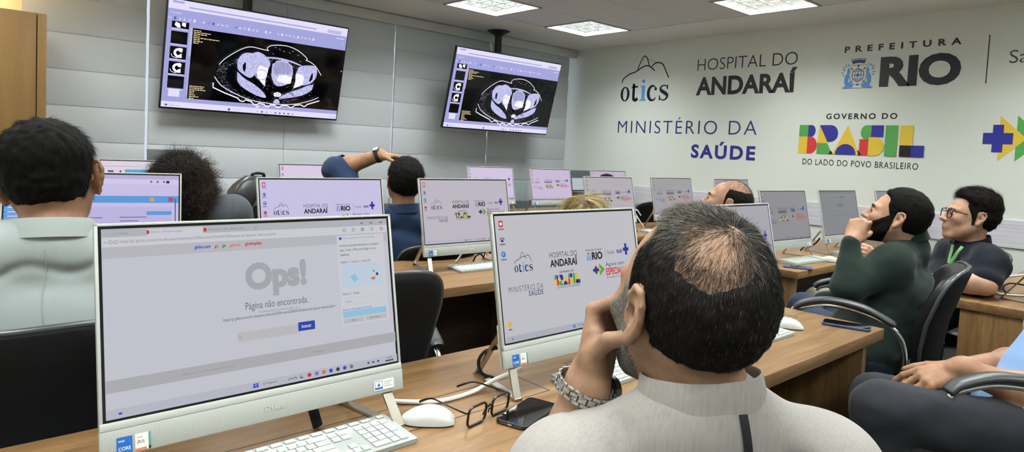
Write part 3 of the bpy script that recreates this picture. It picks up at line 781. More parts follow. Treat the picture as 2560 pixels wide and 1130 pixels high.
desk(3.25, 5.86, 4.33, 4.95, ZR, 'wooden desk in the last right row near the acrylic stand')
d_ = desk(3.59, 5.84, .25, .872, ZR, 'wooden desk with a broad grain end panel at the right edge', leg_in=.03)

# ------------------------------------------------------------------ keyboards and mice
def make_keyboard():
    t = thing('keyboard', 'k', 'keyboard')
    b = MB()
    b.prism([(-.215, -.062), (.215, -.062), (.215, .062), (-.215, .062)], .004)
    pr = [(-.062, .004), (.062, .012), (.062, .016), (-.062, .009)]
    b.loft([[(x, y, z) for y, z in pr] for x in (-.2175, .2175)])
    b.build('base', M['kb_base'], t, angle=30)
    b = MB(); b.bb(-.2, -.16, .045, .06, -.0005, .006); b.bb(.16, .2, .045, .06, -.0005, .006); b.build('foot', M['black_plastic'], t)
    def zt(y): return .009+.007*(y+.062)/.124
    cache = {}
    def key(x, y, w, h):
        k = (round(w, 4), round(h, 4))
        ang = math.atan2(.007, .124)
        if k not in cache:
            b = MB(); b.box((0, 0, .0016), (w, h, .0034), .0012, seg=2); cache[k] = b.build('key', M['key_white'], t); o = cache[k]
        else:
            o = cache[k].copy(); C.objects.link(o); o.parent = t
        o.location = (x, y, zt(y)); o.rotation_euler = (ang, 0, 0)
    U_ = .0185; g = .0028
    rows = [[1]*13+[2], [1.5]+[1]*12+[1.5], [1.8]+[1]*11+[2.2], [1.3]+[1]*11+[2.7], [1.25, 1.25, 1.25, 5.75, 1.25, 1.25, 1.25, 1.75]]
    for r, row in enumerate(rows):
        x = -.208; y = .030-.0185*r
        k_ = .2785/(sum(row)*U_)
        for w in row:
            key(x+w*U_*k_/2, y, w*U_*k_-g, U_-g); x += w*U_*k_
    for k in range(16): key(-.199+.0262*k if k < 15 else .2, .0505, .0262-g-.003 if k < 15 else .014, .011)
    for r in range(3):
        if r != 2:
            for c in range(2): key(.084+.0185*c, .030-.0185*r, U_-g, U_-g)
    for c in range(3): key(.0815+.0165*c, -.044, .0165-g, U_-g)
    key(.098, -.0255, .0165-g, U_-g)
    for r in range(5):
        for c in range(4):
            if c == 3 and r in (2, 4): continue
            if c == 1 and r == 4: continue
            h = U_-g; w = U_-g; x = .1395+.0187*c; y = .030-.0185*r
            if c == 3 and r in (1, 3): h = 2*U_-g; y -= U_/2
            if c == 0 and r == 4: w = 2*.0187-g; x += .0187/2
            key(x, y, w, h)
    return t
def far_keyboard():
    t = thing('keyboard', 'k', 'keyboard')
    b = MB(); pr = [(-.062, .0), (.062, .0), (.062, .016), (-.062, .009)]
    b.loft([[(x, y, z) for y, z in pr] for x in (-.2175, .2175)]); b.build('base', M['kb_base'], t, angle=30)
    b = MB()
    for r in range(6):
        x = -.208; n = 20; y = .0505-.0187*r
        for k in range(n):
            if k in (15,): continue
            b.box((x+.0208*k+.008, y, .0115+.007*(y+.062)/.124), (.0178, .0155 if r else .010, .003), .001, seg=1)
    b.build('keys', M['key_white'], t)
    return t
K0 = make_keyboard(); G = 'white keyboards on the desks'
def kb(o, x, y, z, rz, label):
    o.location = (x, y, z+.001); o.rotation_euler = (0, 0, rz); o['label'] = label; o['group'] = G; return o
kb(K0, .492, 1.088, ZD, R_(.8), 'white keyboard at the bottom edge under the nearest computer')
kb(copy_tree(K0), 1.39, 1.068, ZD, R_(1), 'white keyboard behind the steel watch of the foreground man')
kb(copy_tree(K0), 1.962, 1.03, ZD, R_(0), 'white keyboard right of the foreground man, beside a mouse')
kb(copy_tree(K0), 2.052, 2.415, ZD, R_(-1.5), 'white keyboard on the second desk behind the empty chair')
K1 = far_keyboard()
kb(K1, 4.02, 1.755, ZR, R_(-3.5), 'white keyboard by the blue phone on the right desk')
kb(copy_tree(K1), 4.75, 1.74, ZR, R_(-3.5), 'white keyboard behind the forearm of the bearded man')
kb(copy_tree(K1), 4.40, 3.06, ZR, R_(-3.5), 'white keyboard seen between the two middle screens left of the balding forehead')
kb(copy_tree(K1), 4.56, 4.48, ZR, R_(-3.5), 'white keyboard in the last row just above the middle computer')
def make_mouse():
    t = thing('computer_mouse', 'm', 'mouse')
    rings = []; n = 22
    for k in range(13):
        s = k/12; y = -.055+.11*s
        w = .031*math.sqrt(max(0, 1-abs((s-.47)/.54)**3.2))+.0012
        h = .006+.030*math.sin(PI*min(1, (1-s)*.98+.02))**.75 * (1.0 if s < .6 else 1.0)
        h *= (.98-.25*s)
        ring = []
        for q in range(n):
            a = 2*PI*q/n; cx = math.cos(a); sz = math.sin(a)
            ring.append((w*np.sign(cx)*abs(cx)**.75, y, .003+h*max(0, sz)**.8))
        rings.append(ring)
    b = MB(); b.loft(rings); b.build('shell', M['white_plastic'], t, angle=60)
    rings2 = []
    for k in range(9):
        s = .5+k/17; y = -.055+.11*s
        w = (.0298*math.sqrt(max(0, 1-abs((s-.47)/.54)**3.2))+.001)
        h = (.006+.030*math.sin(PI*min(1, (1-s)*.98+.02))**.75)*(.98-.25*s)+.0016
        rings2.append([(w*.9*math.cos(PI*q/10), y, .003+h*math.sin(PI*q/10)**.8*(.93+.07)) for q in range(1, 10)])
    b = MB(); b.loft(rings2, closed=False); b.build('button_cover', mat('mouse_cover', '#d0d6d4', .3), t, angle=60)
    b = MB(); b.prism(rrect(.056, .104, .026, 5), .0032); b.build('base', M['black_plastic'], t)
    return t
m0 = make_mouse(); G2 = 'white computer mice on the desks'
def mouse(o, x, y, z, rz, label): o.location = (x, y, z+.0005); o.rotation_euler = (0, 0, rz); o['label'] = label; o['group'] = G2
mouse(m0, .782, 1.098, ZD, R_(52), 'white mouse between the nearest computer and the black eyeglasses')
mouse(copy_tree(m0), 2.255, 1.035, ZD, R_(30), 'white mouse at the end of the keyboard right of the foreground head')
mouse(copy_tree(m0), 4.18, 1.675, ZR, R_(20), 'white mouse half behind the sleeve of the bearded man')

# ------------------------------------------------------------------ phones
def make_phone(col):
    t = thing('phone', 'p', 'phone')
    b = MB(); b.prism(rrect(.0765, .155, .014), .0095); o = b.build('case', mat('phone_case_'+col.strip('#'), col, .5), t)
    md = o.modifiers.new('edge', 'BEVEL'); md.width = .0025; md.segments = 3; md.limit_method = 'ANGLE'
    b = MB(); b.prism(rrect(.0705, .149, .011), .0006, z0=.0092); b.build('glass', M['glass_black'], t)
    b = MB()
    for k in range(6): b.box((-.022+.0035*k, -.0776, .0045), (.0016, .001, .0016)); b.box((.010+.0035*k, -.0776, .0045), (.0016, .001, .0016))
    b.box((0, -.0776, .0045), (.010, .0012, .0038), .0008); b.build('charging_port', M['chrome'], t)
    b = MB(); b.box((-.0385, .03, .005), (.0012, .02, .003), .0005); b.box((-.0385, .004, .005), (.0012, .012, .003), .0005); b.build('side_button', M['black_plastic'], t)
    return t
def phone(x, y, z, rz, col, label):
    o = make_phone(col); o.location = (x, y, z+.0004); o.rotation_euler = (0, 0, rz); o['label'] = label
phone(.978, 1.003, ZD, R_(-72), '#15171c', 'black phone lying on the foreground desk by the eyeglasses')
phone(2.467, .915, ZD, R_(17), '#2b3a5e', 'phone in a dark blue case near the right end of the foreground desk')
phone(3.72, 1.665, ZR, R_(24), '#3a4f86', 'blue phone on the right desk beside a keyboard')
# ------------------------------------------------------------------ lettering on the right wall
def z3(x, y): return (1500+x/2.415, 60+y/2.415)
WALLM = Matrix(((0, 0, -1, XR-.0004), (-1, 0, 0, 0), (0, 1, 0, 0), (0, 0, 0, 1)))     # u = -Y, v = Z
def uv(x, y):
    p = at_x(*z3(x, y), XR); return (-p.y, p.z)
m_let = [mat('vinyl_%d' % i, c, .35, spec=.4) for i, c in enumerate(PAL)] + [mat('vinyl_grey', '#3c3c46', .4)]
def sign(name, label, draw, split=None):
    pieces = draw if isinstance(draw, list) else [('lettering', draw)]
    t = None
    for nm, fn in pieces:
        F = Flat(); F.z = .0012; F.dz = .0003; fn(F)
        F.place(WALLM)
        if t is None:
            c = np.concatenate(F.v).mean(0); t = thing(name, label, 'wall sign', tuple(c))
        F.build(nm, m_let, t, angle=None, world=True)
    return t
def TX(F, s, bl, tr, mi, bold=0., sp=1.): F.text(s, *uv(*bl), *uv(*tr), mi, bold, sp)
def otics_draw(F):
    (u0, v0) = uv(122, 468); (u1, v1) = uv(428, 180); draw_otics(F, u0, v0, u1, uv(270, 194)[1], 1.0)
sign('wall_logo', 'black mountain outline logo with blue dotted i on the white wall', [('logo', otics_draw)])
sign('wall_sign', 'black wall lettering HOSPITAL DO ANDARAÍ', [('top_line', lambda F: TX(F, 'HOSPITAL DO', (588, 283), (1198, 165), BLK, -.012)), ('bottom_line', lambda F: TX(F, 'ANDARAÍ', (578, 432), (1194, 258), BLK, .035))])
sign('wall_sign', 'dark wall lettering PREFEITURA RIO with a blue city crest',
     [('top_line', lambda F: TX(F, 'PREFEITURA', (1477, 175), (2187, 80), BLK, .03, 1.9)),
      ('crest', lambda F: draw_crest(F, *uv(1453, 393), *uv(1668, 190))),
      ('big_letters', lambda F: TX(F, 'RIO', (1683, 383), (2190, 165), BLK, .05))])
def saude(F):
    h = uv(2470, 165)[1]-uv(2470, 237)[1]; a = uv(2470, 237)
    F.texth('Saúde', a[0], a[1], h*1.09, 10, -.005)
sign('wall_sign', 'thin grey rule and the start of a grey word at the right edge', [('rule', lambda F: F.rect(*[v for v in (uv(2329, 360)[0]-.004, uv(2318, 360)[1], uv(2329, 360)[0]+.004, uv(2343, 66)[1])], 10)), ('lettering', saude)])
sign('wall_sign', 'navy wall lettering MINISTÉRIO DA SAÚDE', [('top_line', lambda F: TX(F, 'MINISTÉRIO DA', (107, 657), (953, 560), DNV, -.008, 1.2)), ('bottom_line', lambda F: TX(F, 'SAÚDE', (548, 808), (942, 716), NAVY, .035, 1.25))])
sign('wall_logo', 'multicoloured block letters BRASIL with small black lines above and below',
     [('top_line', lambda F: TX(F, 'GOVERNO DO', (1365, 575), (1797, 537), INK, .025, 1.35)),
      ('block_letters', lambda F: draw_brasil(F, *uv(1195, 779), *uv(1970, 613))),
      ('bottom_line', lambda F: TX(F, 'DO LADO DO POVO BRASILEIRO', (1222, 847), (1922, 841), INK, 0, 1.15))])
sign('wall_logo', 'blue cross and yellow chevron emblem cut off by the right edge', [('emblem', lambda F: draw_arrow(F, *uv(2300, 824), *uv(2700, 552)))])

# ------------------------------------------------------------------ the two big screens hung from the ceiling
def ct_picture(F, W_, H_):
    """0 lilac bar 1 white bar 2 black 3 yellow 4 scan white 5 scan grey 6 mid grey 7 dark line 8 blue 9 red-ish 10 speckle"""
    p = lambda x, y: (x*W_, (1-y)*H_)
    R = lambda a, b, c, d, m: (F.rect(*p(a, d), *p(c, b), m), F.lift())
    R(0, 0, 1, .085, 1); R(0, .085, 1, .235, 0); R(0, .085, .125, .91, 0); R(0, .905, 1, .945, 0); R(0, .945, 1, 1, 1)
    R(.125, .235, .988, .905, 2)
    R(.02, .012, .075, .030, 0); R(.10, .05, .80, .062, 0); R(.87, .04, .96, .075, 11)
    F.stroke([p(.015, .11), p(.008, .118), p(.015, .126)], .002, 1); F.text('Exames', *p(.022, .128), *p(.065, .108), 1)
    for k in range(34):
        if k in (6, 13, 20, 23): continue
        x = .012+.0235*k; y = .17 if k < 34 else .2
        c = 8 if k in (1, 8, 9, 14) else 1
        s = .0065
        if k % 4 == 0: F.ring(x*W_, (1-y)*H_, s*W_, s*W_, .002*W_, .002*W_, c, 12)
        elif k % 4 == 1: R(x-.005, y-.014, x+.005, y+.012, c)
        elif k % 4 == 2: F.stroke([p(x-.006, y+.012), p(x+.005, y-.012)], .004, c); F.ring(*p(x+.002, y-.004), .004*W_, .004*W_, .0015*W_, .0015*W_, c, 10)
        else: F.poly([p(x-.005, y+.012), p(x+.006, y), p(x-.005, y-.012)], c)
    R(.93, .112, .985, .120, 1); F.ring(*p(.975, .165), .005*W_, .005*W_, .0015*W_, .0015*W_, 1, 12)
    # thumbnails
    ys = [.20, .335, .475, .615, .755]
    R(.022, .195, .105, .255, 2)
    F.poly([p(.04, .2), p(.06, .21), p(.065, .25), p(.05, .252), p(.035, .23)], 4); F.poly([p(.07, .2), p(.09, .2), p(.088, .24), p(.07, .23)], 4); F.lift()
    for k, y in enumerate((.285, .425, .565, .70)):
        R(.022, y, .102, y+.115, 2)
        if k in (1, 2):
            cx = .066
            q = spline([Vector((*p(cx+a, y+b), 0)) for a, b in ((.012, .02), (-.012, .03), (-.02, .06), (-.008, .088), (.012, .092))], 5); F.stroke([(v.x, v.y) for v in q], .012*W_, 4)
            F.poly([p(cx-.004, y+.012), p(cx+.018, y+.015), p(cx+.016, y+.05), p(cx, y+.045)], 4); F.poly([p(cx, y+.075), p(cx+.014, y+.06), p(cx+.016, y+.1), p(cx, y+.1)], 4); F.lift()
            q = spline([Vector((*p(cx+a, y+b), 0)) for a, b in ((-.036, .07), (-.03, .095), (-.005, .107))], 5); F.stroke([(v.x, v.y) for v in q], .003*W_, 4)
    R(.03, .825, .085, .895, 1)
    for k in range(6): R(.022, .263+.0 if k == 0 else .403+.14*(k-1), .10, .269 if k == 0 else .409+.14*(k-1), 1) if k < 5 else None
    R(.112, .24, .1235, .50, 11); R(.118, .55, .1205, .88, 11)
    # yellow overlay lines, out of focus in the photo
    rr = random.Random(3)
    for k, w in enumerate((.035, .085, .065, .03, .13, .03, .045, .025)):
        y = .25+.0165*k
        x = .129
        while x < .129+w:
            l = rr.uniform(.006, .018); R(x, y, min(x+l, .13+w), y+.008, 3); x += l+.003
    for k, w in enumerate((.075, .07, .08, .025, .022, .03, .05, .022)):
        y = .775+.0165*k; x = .129
        while x < .129+w:
            l = rr.uniform(.006, .016); R(x, y, min(x+l, .13+w), y+.008, 3); x += l+.003
    # body outline
    PX = lambda pts, n=6: [(v.x, v.y) for v in spline([Vector((*p(.125+.863*a, .235+.67*b), 0)) for a, b in pts], n)]
    S = lambda pts, w, m, n=6: F.stroke(PX(pts, n), w*W_, m)
    A = lambda pts, m, n=6: (F.poly(PX(pts+[pts[0]], n)[:-1], m), F.lift())
    # speckled fat
    rr = random.Random(5)
    for k in range(760):
        a = rr.uniform(0, 2*PI); r = rr.uniform(.80, .97)
        x = .48+.335*r*math.cos(a); y = .57-.43*r*math.sin(a)*(1 if math.sin(a) < 0 else .72)
        if y < .22: continue
        q = p(.125+.863*x, .235+.67*y); s = rr.uniform(.0007, .0022)*W_
        F.rect(q[0]-s*1.5, q[1]-s*.5, q[0]+s*1.5, q[1]+s*.5, 10)
    F.lift()
    S([(.165, .46), (.20, .36), (.27, .23), (.32, .165), (.36, .145), (.43, .16), (.465, .165)], .004, 4)
    S([(.465, .165), (.455, .13), (.48, .085), (.54, .06), (.60, .062), (.66, .10), (.71, .165), (.735, .215), (.725, .235)], .004, 4)
    S([(.725, .235), (.76, .255), (.80, .31), (.835, .40), (.85, .445)], .004, 4)
    S([(.145, .64), (.165, .70), (.20, .775), (.28, .86), (.38, .935), (.50, .965), (.60, .965), (.70, .935), (.80, .86), (.85, .80)], .004, 4)
    F.stroke([p(.125+.863*a, .235+.67*b) for a, b in ((.14, .73), (.142, .80), (.21, .86), (.30, .925), (.318, .965), (.34, .968), (.35, .94), (.39, .96), (.405, 1.0), (.425, 1.0), (.44, .975), (.475, .985), (.487, 1.015), (.505, 1.015), (.518, .985), (.55, .985), (.56, 1.015), (.58, 1.015), (.595, .98), (.635, .975), (.65, 1.0), (.668, 1.0), (.685, .96), (.73, .945), (.745, .965), (.76, .965), (.775, .93), (.86, .855))], .0065*W_, 4)
    F.lift()
    # muscles and bones
    A([(.275, .36), (.30, .27), (.34, .235), (.39, .25), (.42, .30), (.415, .45), (.37, .60), (.31, .55), (.28, .48)], 5)
    A([(.365, .235), (.40, .205), (.45, .25), (.485, .34), (.475, .45), (.44, .62), (.40, .52), (.395, .36)], 5)
    A([(.28, .53), (.33, .62), (.40, .70), (.46, .80), (.48, .88), (.42, .86), (.34, .78), (.29, .68)], 5)
    A([(.50, .36), (.53, .30), (.59, .285), (.63, .33), (.645, .45), (.64, .58), (.60, .66), (.54, .68), (.505, .56), (.50, .45)], 5)
    A([(.68, .36), (.72, .32), (.79, .31), (.815, .38), (.81, .50), (.77, .60), (.70, .63), (.665, .52)], 5)
    A([(.80, .60), (.79, .70), (.72, .80), (.60, .87), (.57, .87), (.62, .78), (.70, .70), (.75, .64)], 5)
    A([(.43, .265), (.53, .25), (.62, .27), (.69, .315), (.70, .335), (.62, .30), (.52, .275), (.45, .285)], 5)
    A([(.405, .45), (.42, .40), (.45, .42), (.475, .44), (.47, .56), (.465, .62), (.475, .72), (.43, .63), (.405, .55)], 4)
    F.ring(*p(.125+.863*.435, .235+.67*.535), .036*W_, .055*H_, .005*W_, .009*H_, 5, 28); F.lift()
    A([(.67, .46), (.70, .46), (.725, .50), (.72, .62), (.685, .67), (.66, .70), (.655, .74), (.668, .60)], 4)
    A([(.555, .52), (.60, .50), (.64, .52), (.645, .58), (.63, .63), (.57, .62), (.54, .59)], 4)
    A([(.505, .40), (.53, .32), (.585, .31), (.62, .36), (.63, .47), (.56, .49), (.525, .52)], 6)
    A([(.31, .42), (.325, .38), (.33, .46), (.325, .52), (.312, .48)], 2); A([(.775, .45), (.785, .42), (.787, .52), (.765, .56)], 2)
    A([(.482, .40), (.497, .38), (.492, .56), (.485, .64), (.475, .74), (.465, .70), (.47, .55)], 2); A([(.648, .40), (.658, .40), (.66, .56), (.645, .68), (.638, .62)], 2)
    A([(.60, .29), (.64, .305), (.675, .345), (.66, .36), (.62, .33)], 2); A([(.50, .295), (.52, .29), (.515, .33), (.50, .345)], 2)
    A([(.545, .70), (.565, .685), (.60, .71), (.605, .735), (.575, .74)], 2)
    for s in (0, 1):
        for k in range(7):
            x = .505+.012*k if s == 0 else .60+.012*k; S([(x-.02, .68+.012*k), (x+.01, .76+.012*k)], .002, 2, 3)
    A([(.53, .80), (.555, .775), (.58, .80), (.575, .845), (.535, .845)], 4); F.ring(*p(.125+.863*.555, .235+.67*.815), .011*W_, .016*H_, .003*W_, .004*H_, 6, 18)
    A([(.54, .90), (.555, .885), (.57, .90), (.575, .95), (.535, .95)], 5)
    rr = random.Random(8)
    for k in range(150):
        x = rr.uniform(.29, .80); y = rr.uniform(.30, .86)
        S([(x, y), (x+rr.uniform(-.02, .02), y+rr.uniform(.005, .03))], rr.uniform(.0006, .0016), rr.choice((2, 6, 6)), 2)
    for x, y in ((.53, .12), (.56, .14), (.62, .12), (.50, .10), (.66, .17), (.68, .26), (.49, .2), (.60, .15)): S([(x, y), (x+.012, y+.008)], .002, 5, 2)
    F.ell(*p(.982, .46), .003*W_, .007*H_, 1, 8); F.text('mediplace', *p(.512, .932), *p(.565, .915), 1); R(.485, .913, .507, .934, 1)
    R(.335, .962, .347, .986, 8); F.text('Pesquisar', *p(.370, .980), *p(.405, .966), 11)
    for k, m in enumerate((11, 7, 6, 3, 8, 8, 8, 9, 6)): F.ell(*p(.50+.026*k, .974), .006*W_, .008*H_, m, 10)
    F.ell(*p(.02, .972), .008*W_, .009*H_, 8, 10); R(.035, .962, .055, .968, 11); R(.035, .975, .085, .981, 11); R(.93, .965, .985, .970, 11); R(.94, .978, .985, .982, 11)
m_ct = [emit('tv_'+n, c, s) for n, c, s in (('lilac', '#a3a4dc', 1), ('white', '#e4defc', 1.0), ('black', '#08080d', .35), ('yellow', '#ecd9a4', 1), ('scan_white', '#f2efff', 1.1), ('scan_grey', '#c9c8f2', 1), ('scan_mid', '#a3a3cc', 1), ('dark', '#34344c', 1), ('blue', '#3c6fb4', 1), ('red', '#a8324a', 1), ('speckle', '#7d7d94', 1), ('soft', '#c0bbe0', 1))]
m_ct[2].node_tree.nodes['Principled BSDF'].inputs['Roughness'].default_value = .07
N, L, B = nodes(m_ct[5]); _v = texco(m_ct[5]); L.new(ramp(m_ct[5], noise(m_ct[5], _v, 95, 5, .75, .8), [(.30, '#6f6f96'), (.42, '#a9a9d8'), (.55, '#cfcffa'), (.75, '#e6e6ff')]), B.inputs['Emission Color'])
N, L, B = nodes(m_ct[6]); _v = texco(m_ct[6]); L.new(ramp(m_ct[6], noise(m_ct[6], _v, 160, 3, .7), [(.3, '#8888b4'), (.7, '#b8b8e2')]), B.inputs['Emission Color'])
def big_tv(tl, bl, x0, label, lab2, top_at):
    """tl/bl = (y, z) of the top and bottom edge of the front"""
    W_, t_ = 1.428, .035
    top = Vector((0, *tl)); bot = Vector((0, *bl)); h = (top-bot).length; up = (top-bot).normalized(); nrm = Vector((0, -up.z, up.y))
    if nrm.y > 0: nrm = -nrm
    t = thing('wall_screen', label, 'television', (x0+W_/2, bl[0], bl[1]))
    Mx = Matrix(((1, 0, 0, x0), (0, up.y, nrm.y, bl[0]), (0, up.z, nrm.z, bl[1]), (0, 0, 0, 1)))   # local x right, y up, z towards the room
    b = MB(); b.box((W_/2, h/2, -.014), (W_, h, .026), .003, mat4=Mx); b.box((W_/2, h*.42, -.04), (W_*.62, h*.6, .03), .01, mat4=Mx); b.build('case', M['black_plastic'], t, world=True)
    b = MB(); b.box((W_/2, h/2, .0005), (W_-.018, h-.022, .002), mat4=Mx)
    sc = b.build('screen', m_ct[2], t, world=True, angle=None)
    F = Flat(); F.z = .0018; F.dz = .00025; ct_picture(F, W_-.02, h-.026); F.place(Mx @ Matrix.Translation((.01, .015, 0)))
    F.build('scan_picture', m_ct, sc, angle=None, world=False)
    o = sc.children[0]; o.location = -Vector(t.location)
    b = MB(); b.box((W_*.56, .0, -.004), (.05, .008, .012), .002, mat4=Mx); b.build('power_light', M['black_plastic'], t, world=True)
    # ceiling mount
    cx, cy = top_at
    mt = thing('ceiling_mount', lab2, 'mount', (cx, cy, ZC))
    b = MB(); b.lathe([(.012, 0), (.118, 0), (.118, -.006), (.10, -.012), (.045, -.045), (.036, -.06)], 28, mat4=Matrix.Translation((cx, cy, ZC))); b.build('ceiling_plate', M['black_plastic'], mt, world=True)
    b = MB(); zc = (tl[1]+bl[1])/2+.05
    b.tube([(cx, cy, ZC-.05), (cx, cy, zc)], .036, 18); b.build('pole', M['black_plastic'], mt, world=True)
    mid = (top+bot)/2; b = MB(); b.bb(cx-.16, cx+.16, mid.y+.06, cy+.04, zc-.1, zc+.1, .004); b.build('bracket', M['black_plastic'], mt, world=True)
    return t
big_tv((5.224, 2.298), (5.420, 1.503), 1.290, 'larger of the two hanging screens showing a grey body scan, on the left', 'black pole holding the larger screen from above', (1.98, 5.40)) if False else None
big_tv((5.224, 2.300), (5.400, 1.503), 1.290, 'left of the two hanging screens, the larger one, showing a grey body scan', 'black pole holding the left hanging screen', (1.93, 5.435))
big_tv((5.034, 2.279), (5.225, 1.503), 3.735, 'right one of the two hanging screens, the smaller-looking one nearer the lettered wall', 'black pole and round ceiling plate above the right hanging screen', (4.49, 5.33))

# ------------------------------------------------------------------ office chairs
def make_chair(x, y, rz, top, label, width=.47, tilt=8, seat=.47, arms=True, base=True, style=0, roll=0, ah=.06, sides=(-1, 1)):
    """rz = 0 faces +Y; top = height of the top of the backrest"""
    t = thing('office_chair', label, 'chair', (x, y, 0), rz, 'black office chairs')
    tl = R_(tilt); h = top-(seat+.06)
    def bp(u, v, off):      # point of the backrest: u -1..1 across, v 0..1 up, off outwards (backwards)
        w = (width/2)*(.66+.40*v**.8-.06*max(0, v-.75)/.25)
        xx = u*w; lean = -(v*h)*math.sin(tl)
        yy = -.215 + lean - .055*(1-u*u) + .035*math.sin(v*PI)*.8 - off
        return (xx, yy, seat+.06+v*h*math.cos(tl))
    n = 14
    outline = []
    for k in range(41):
        a = k/40*2*PI; cx, sy = math.cos(a), math.sin(a); e = .42
        outline.append((np.sign(cx)*abs(cx)**e, .5+.5*np.sign(sy)*abs(sy)**(e*.9)))
    outline = outline[:-1]
    def pad(name, o0, o1, scale, m, bulge):
        b = MB(); rings = []
        for k, (o_, sc) in enumerate(((o0, scale), (o0+(o1-o0)*.35, scale), (o0+(o1-o0)*.75, scale*.975), (o1, scale*.90), (o1+bulge*.6, scale*.6), (o1+bulge, scale*.25), (o1+bulge, .02))):
            rings.append([bp(u*sc, .5+(v-.5)*sc, o_) for u, v in outline])
        b.loft(rings); return b.build(name, m, t, angle=50)
    pad('backrest', .0, -.045, .985, M['leather'], -.02)
    pad('back_cover', .0, .020, .985, M['chair_fabric'], .006)
    b = MB(); b.tube([bp(u, .5+(v-.5)*1.0, 0) for u, v in outline], .0075, 8, closed=True); b.build('edge_strip', M['chair_edge'], t, angle=60)
    b = MB(); rings = []
    for sc, z in ((.9, -.05), (1, -.03), (1, .0), (.95, .025), (.75, .038), (.3, .042), (.02, .042)):
        rings.append([(.25*u*sc, .03+.245*(2*(v-.5))*sc, seat-.02+z) for u, v in outline])
    b.loft(rings); b.build('seat', M['leather'], t, angle=50)
    if arms:
        for s in sides:
            xx = s*.275
            path = spline([(s*.20, .06, seat-.06), (xx, .10, seat-.05), (xx, .05, seat+.06), (xx, -.04, seat+.02) if False else (xx, -.07, seat+.11), (xx, -.055, seat+.175), (xx, .05, seat+.215), (xx, .17, seat+.215), (xx, .235, seat+.185)], 7)
            path = spline([(s*.19, -.02, seat-.06), (xx-s*.01, -.06, seat-.04), (xx, -.15, seat+.05), (xx, -.175, seat+.10+ah*.5), (xx, -.14, seat+.155+ah), (xx, -.03, seat+.205+ah), (xx, .09, seat+.218+ah), (xx, .18, seat+.195+ah), (xx, .205, seat+.175+ah)], 7)
            b = MB(); b.tube(path, .008, 8, flat=2.2, up=(1, 0, 0)) if False else b.tube(path, .0095, 10); arm = b.build('armrest', M['chrome'], t, angle=60)
            pp = spline([(xx, -.135, seat+.178+ah), (xx, -.03, seat+.226+ah), (xx, .09, seat+.238+ah), (xx, .18, seat+.215+ah), (xx, .212, seat+.188+ah)], 7)
            b = MB(); b.tube(pp, [.010]+[.0135]*(len(pp)-2)+[.010], 12, flat=1.9, up=(0, 0, 1)); b.build('arm_pad', M['arm_pad'], arm, angle=60)
    if base:
        b = MB(); b.bb(-.09, .09, -.12, .10, seat-.095, seat-.068, .01); b.bar((0, -.10, seat-.08), (0, -.285, seat-.03), .09, .012); b.bar((0, -.285, seat-.035), bp(0, .28, .02), .09, .012); b.build('mechanism', M['black_plastic'], t)
        b = MB(); b.lathe([(.03, .09), (.03, .26), (.022, .262), (.022, seat-.09)], 18); b.build('gas_lift', M['black_plastic'], t)
        b = MB(); b.bar((.05, 0, seat-.09), (.24, .02, seat-.10), .008, .008, side=(0, 1, 0)); b.build('lever', M['black_plastic'], t)
        for k in range(5):
            a = 2*PI*k/5+roll; d = Vector((math.cos(a), math.sin(a), 0)); p = Vector((-d.y, d.x, 0))
            b = MB(); b.bar(d*.03+Vector((0, 0, .115)), d*.31+Vector((0, 0, .082)), .036, .022, side=p[:]); b.tube([d*.30+Vector((0, 0, .09)), d*.30+Vector((0, 0, .05))], .009, 8)
            lg = b.build('base_leg', M['chrome'] if style else M['black_plastic'], t)
            b = MB()
            for s in (-1, 1): b.tube([d*.30+p*s*.008+Vector((0, 0, .028)), d*.30+p*s*.024+Vector((0, 0, .028))], .027, 14)
            b.build('caster', M['black_plastic'], lg)
    return t
make_chair(.14, 1.845, R_(-2), .935, 'black chair under the dark-haired man in the white shirt, at the left edge')
make_chair(.93, 1.80, R_(-12), .985, 'empty black chair between the two nearest computers, back turned')
make_chair(.98, 3.14, R_(0), .875, 'black chair under the curly-haired woman, only a sliver of rim seen', base=True)
make_chair(2.0, 3.03, R_(-4), .83, 'black chair under the man in navy with raised elbow', tilt=14, seat=.42)
make_chair(5.12, 3.92, R_(-6), .905, 'black chair between two screens, just left of the foreground head', width=.50)
make_chair(4.42, 4.02, R_(4), .99, 'black chair behind the blonde hair, below the pale laptop screen')
make_chair(4.35, 3.9, 0, .9, 'x') if False else None
make_chair(2.91, 1.03, R_(16), .965, 'black chair under the bearded man in green, chrome armrest in view', tilt=12, style=1, roll=.3, ah=.09)
make_chair(4.13, 1.11, R_(40), .905, 'black chair under the man wearing glasses and a green lanyard', style=1)
make_chair(2.32, .50, R_(42), .84, 'black chair with curved armrest at the bottom right corner', style=1, tilt=26, ah=.09, sides=(-1,))
make_chair(.78, .30, R_(-18), .86, 'black chair under the foreground man, below the picture')

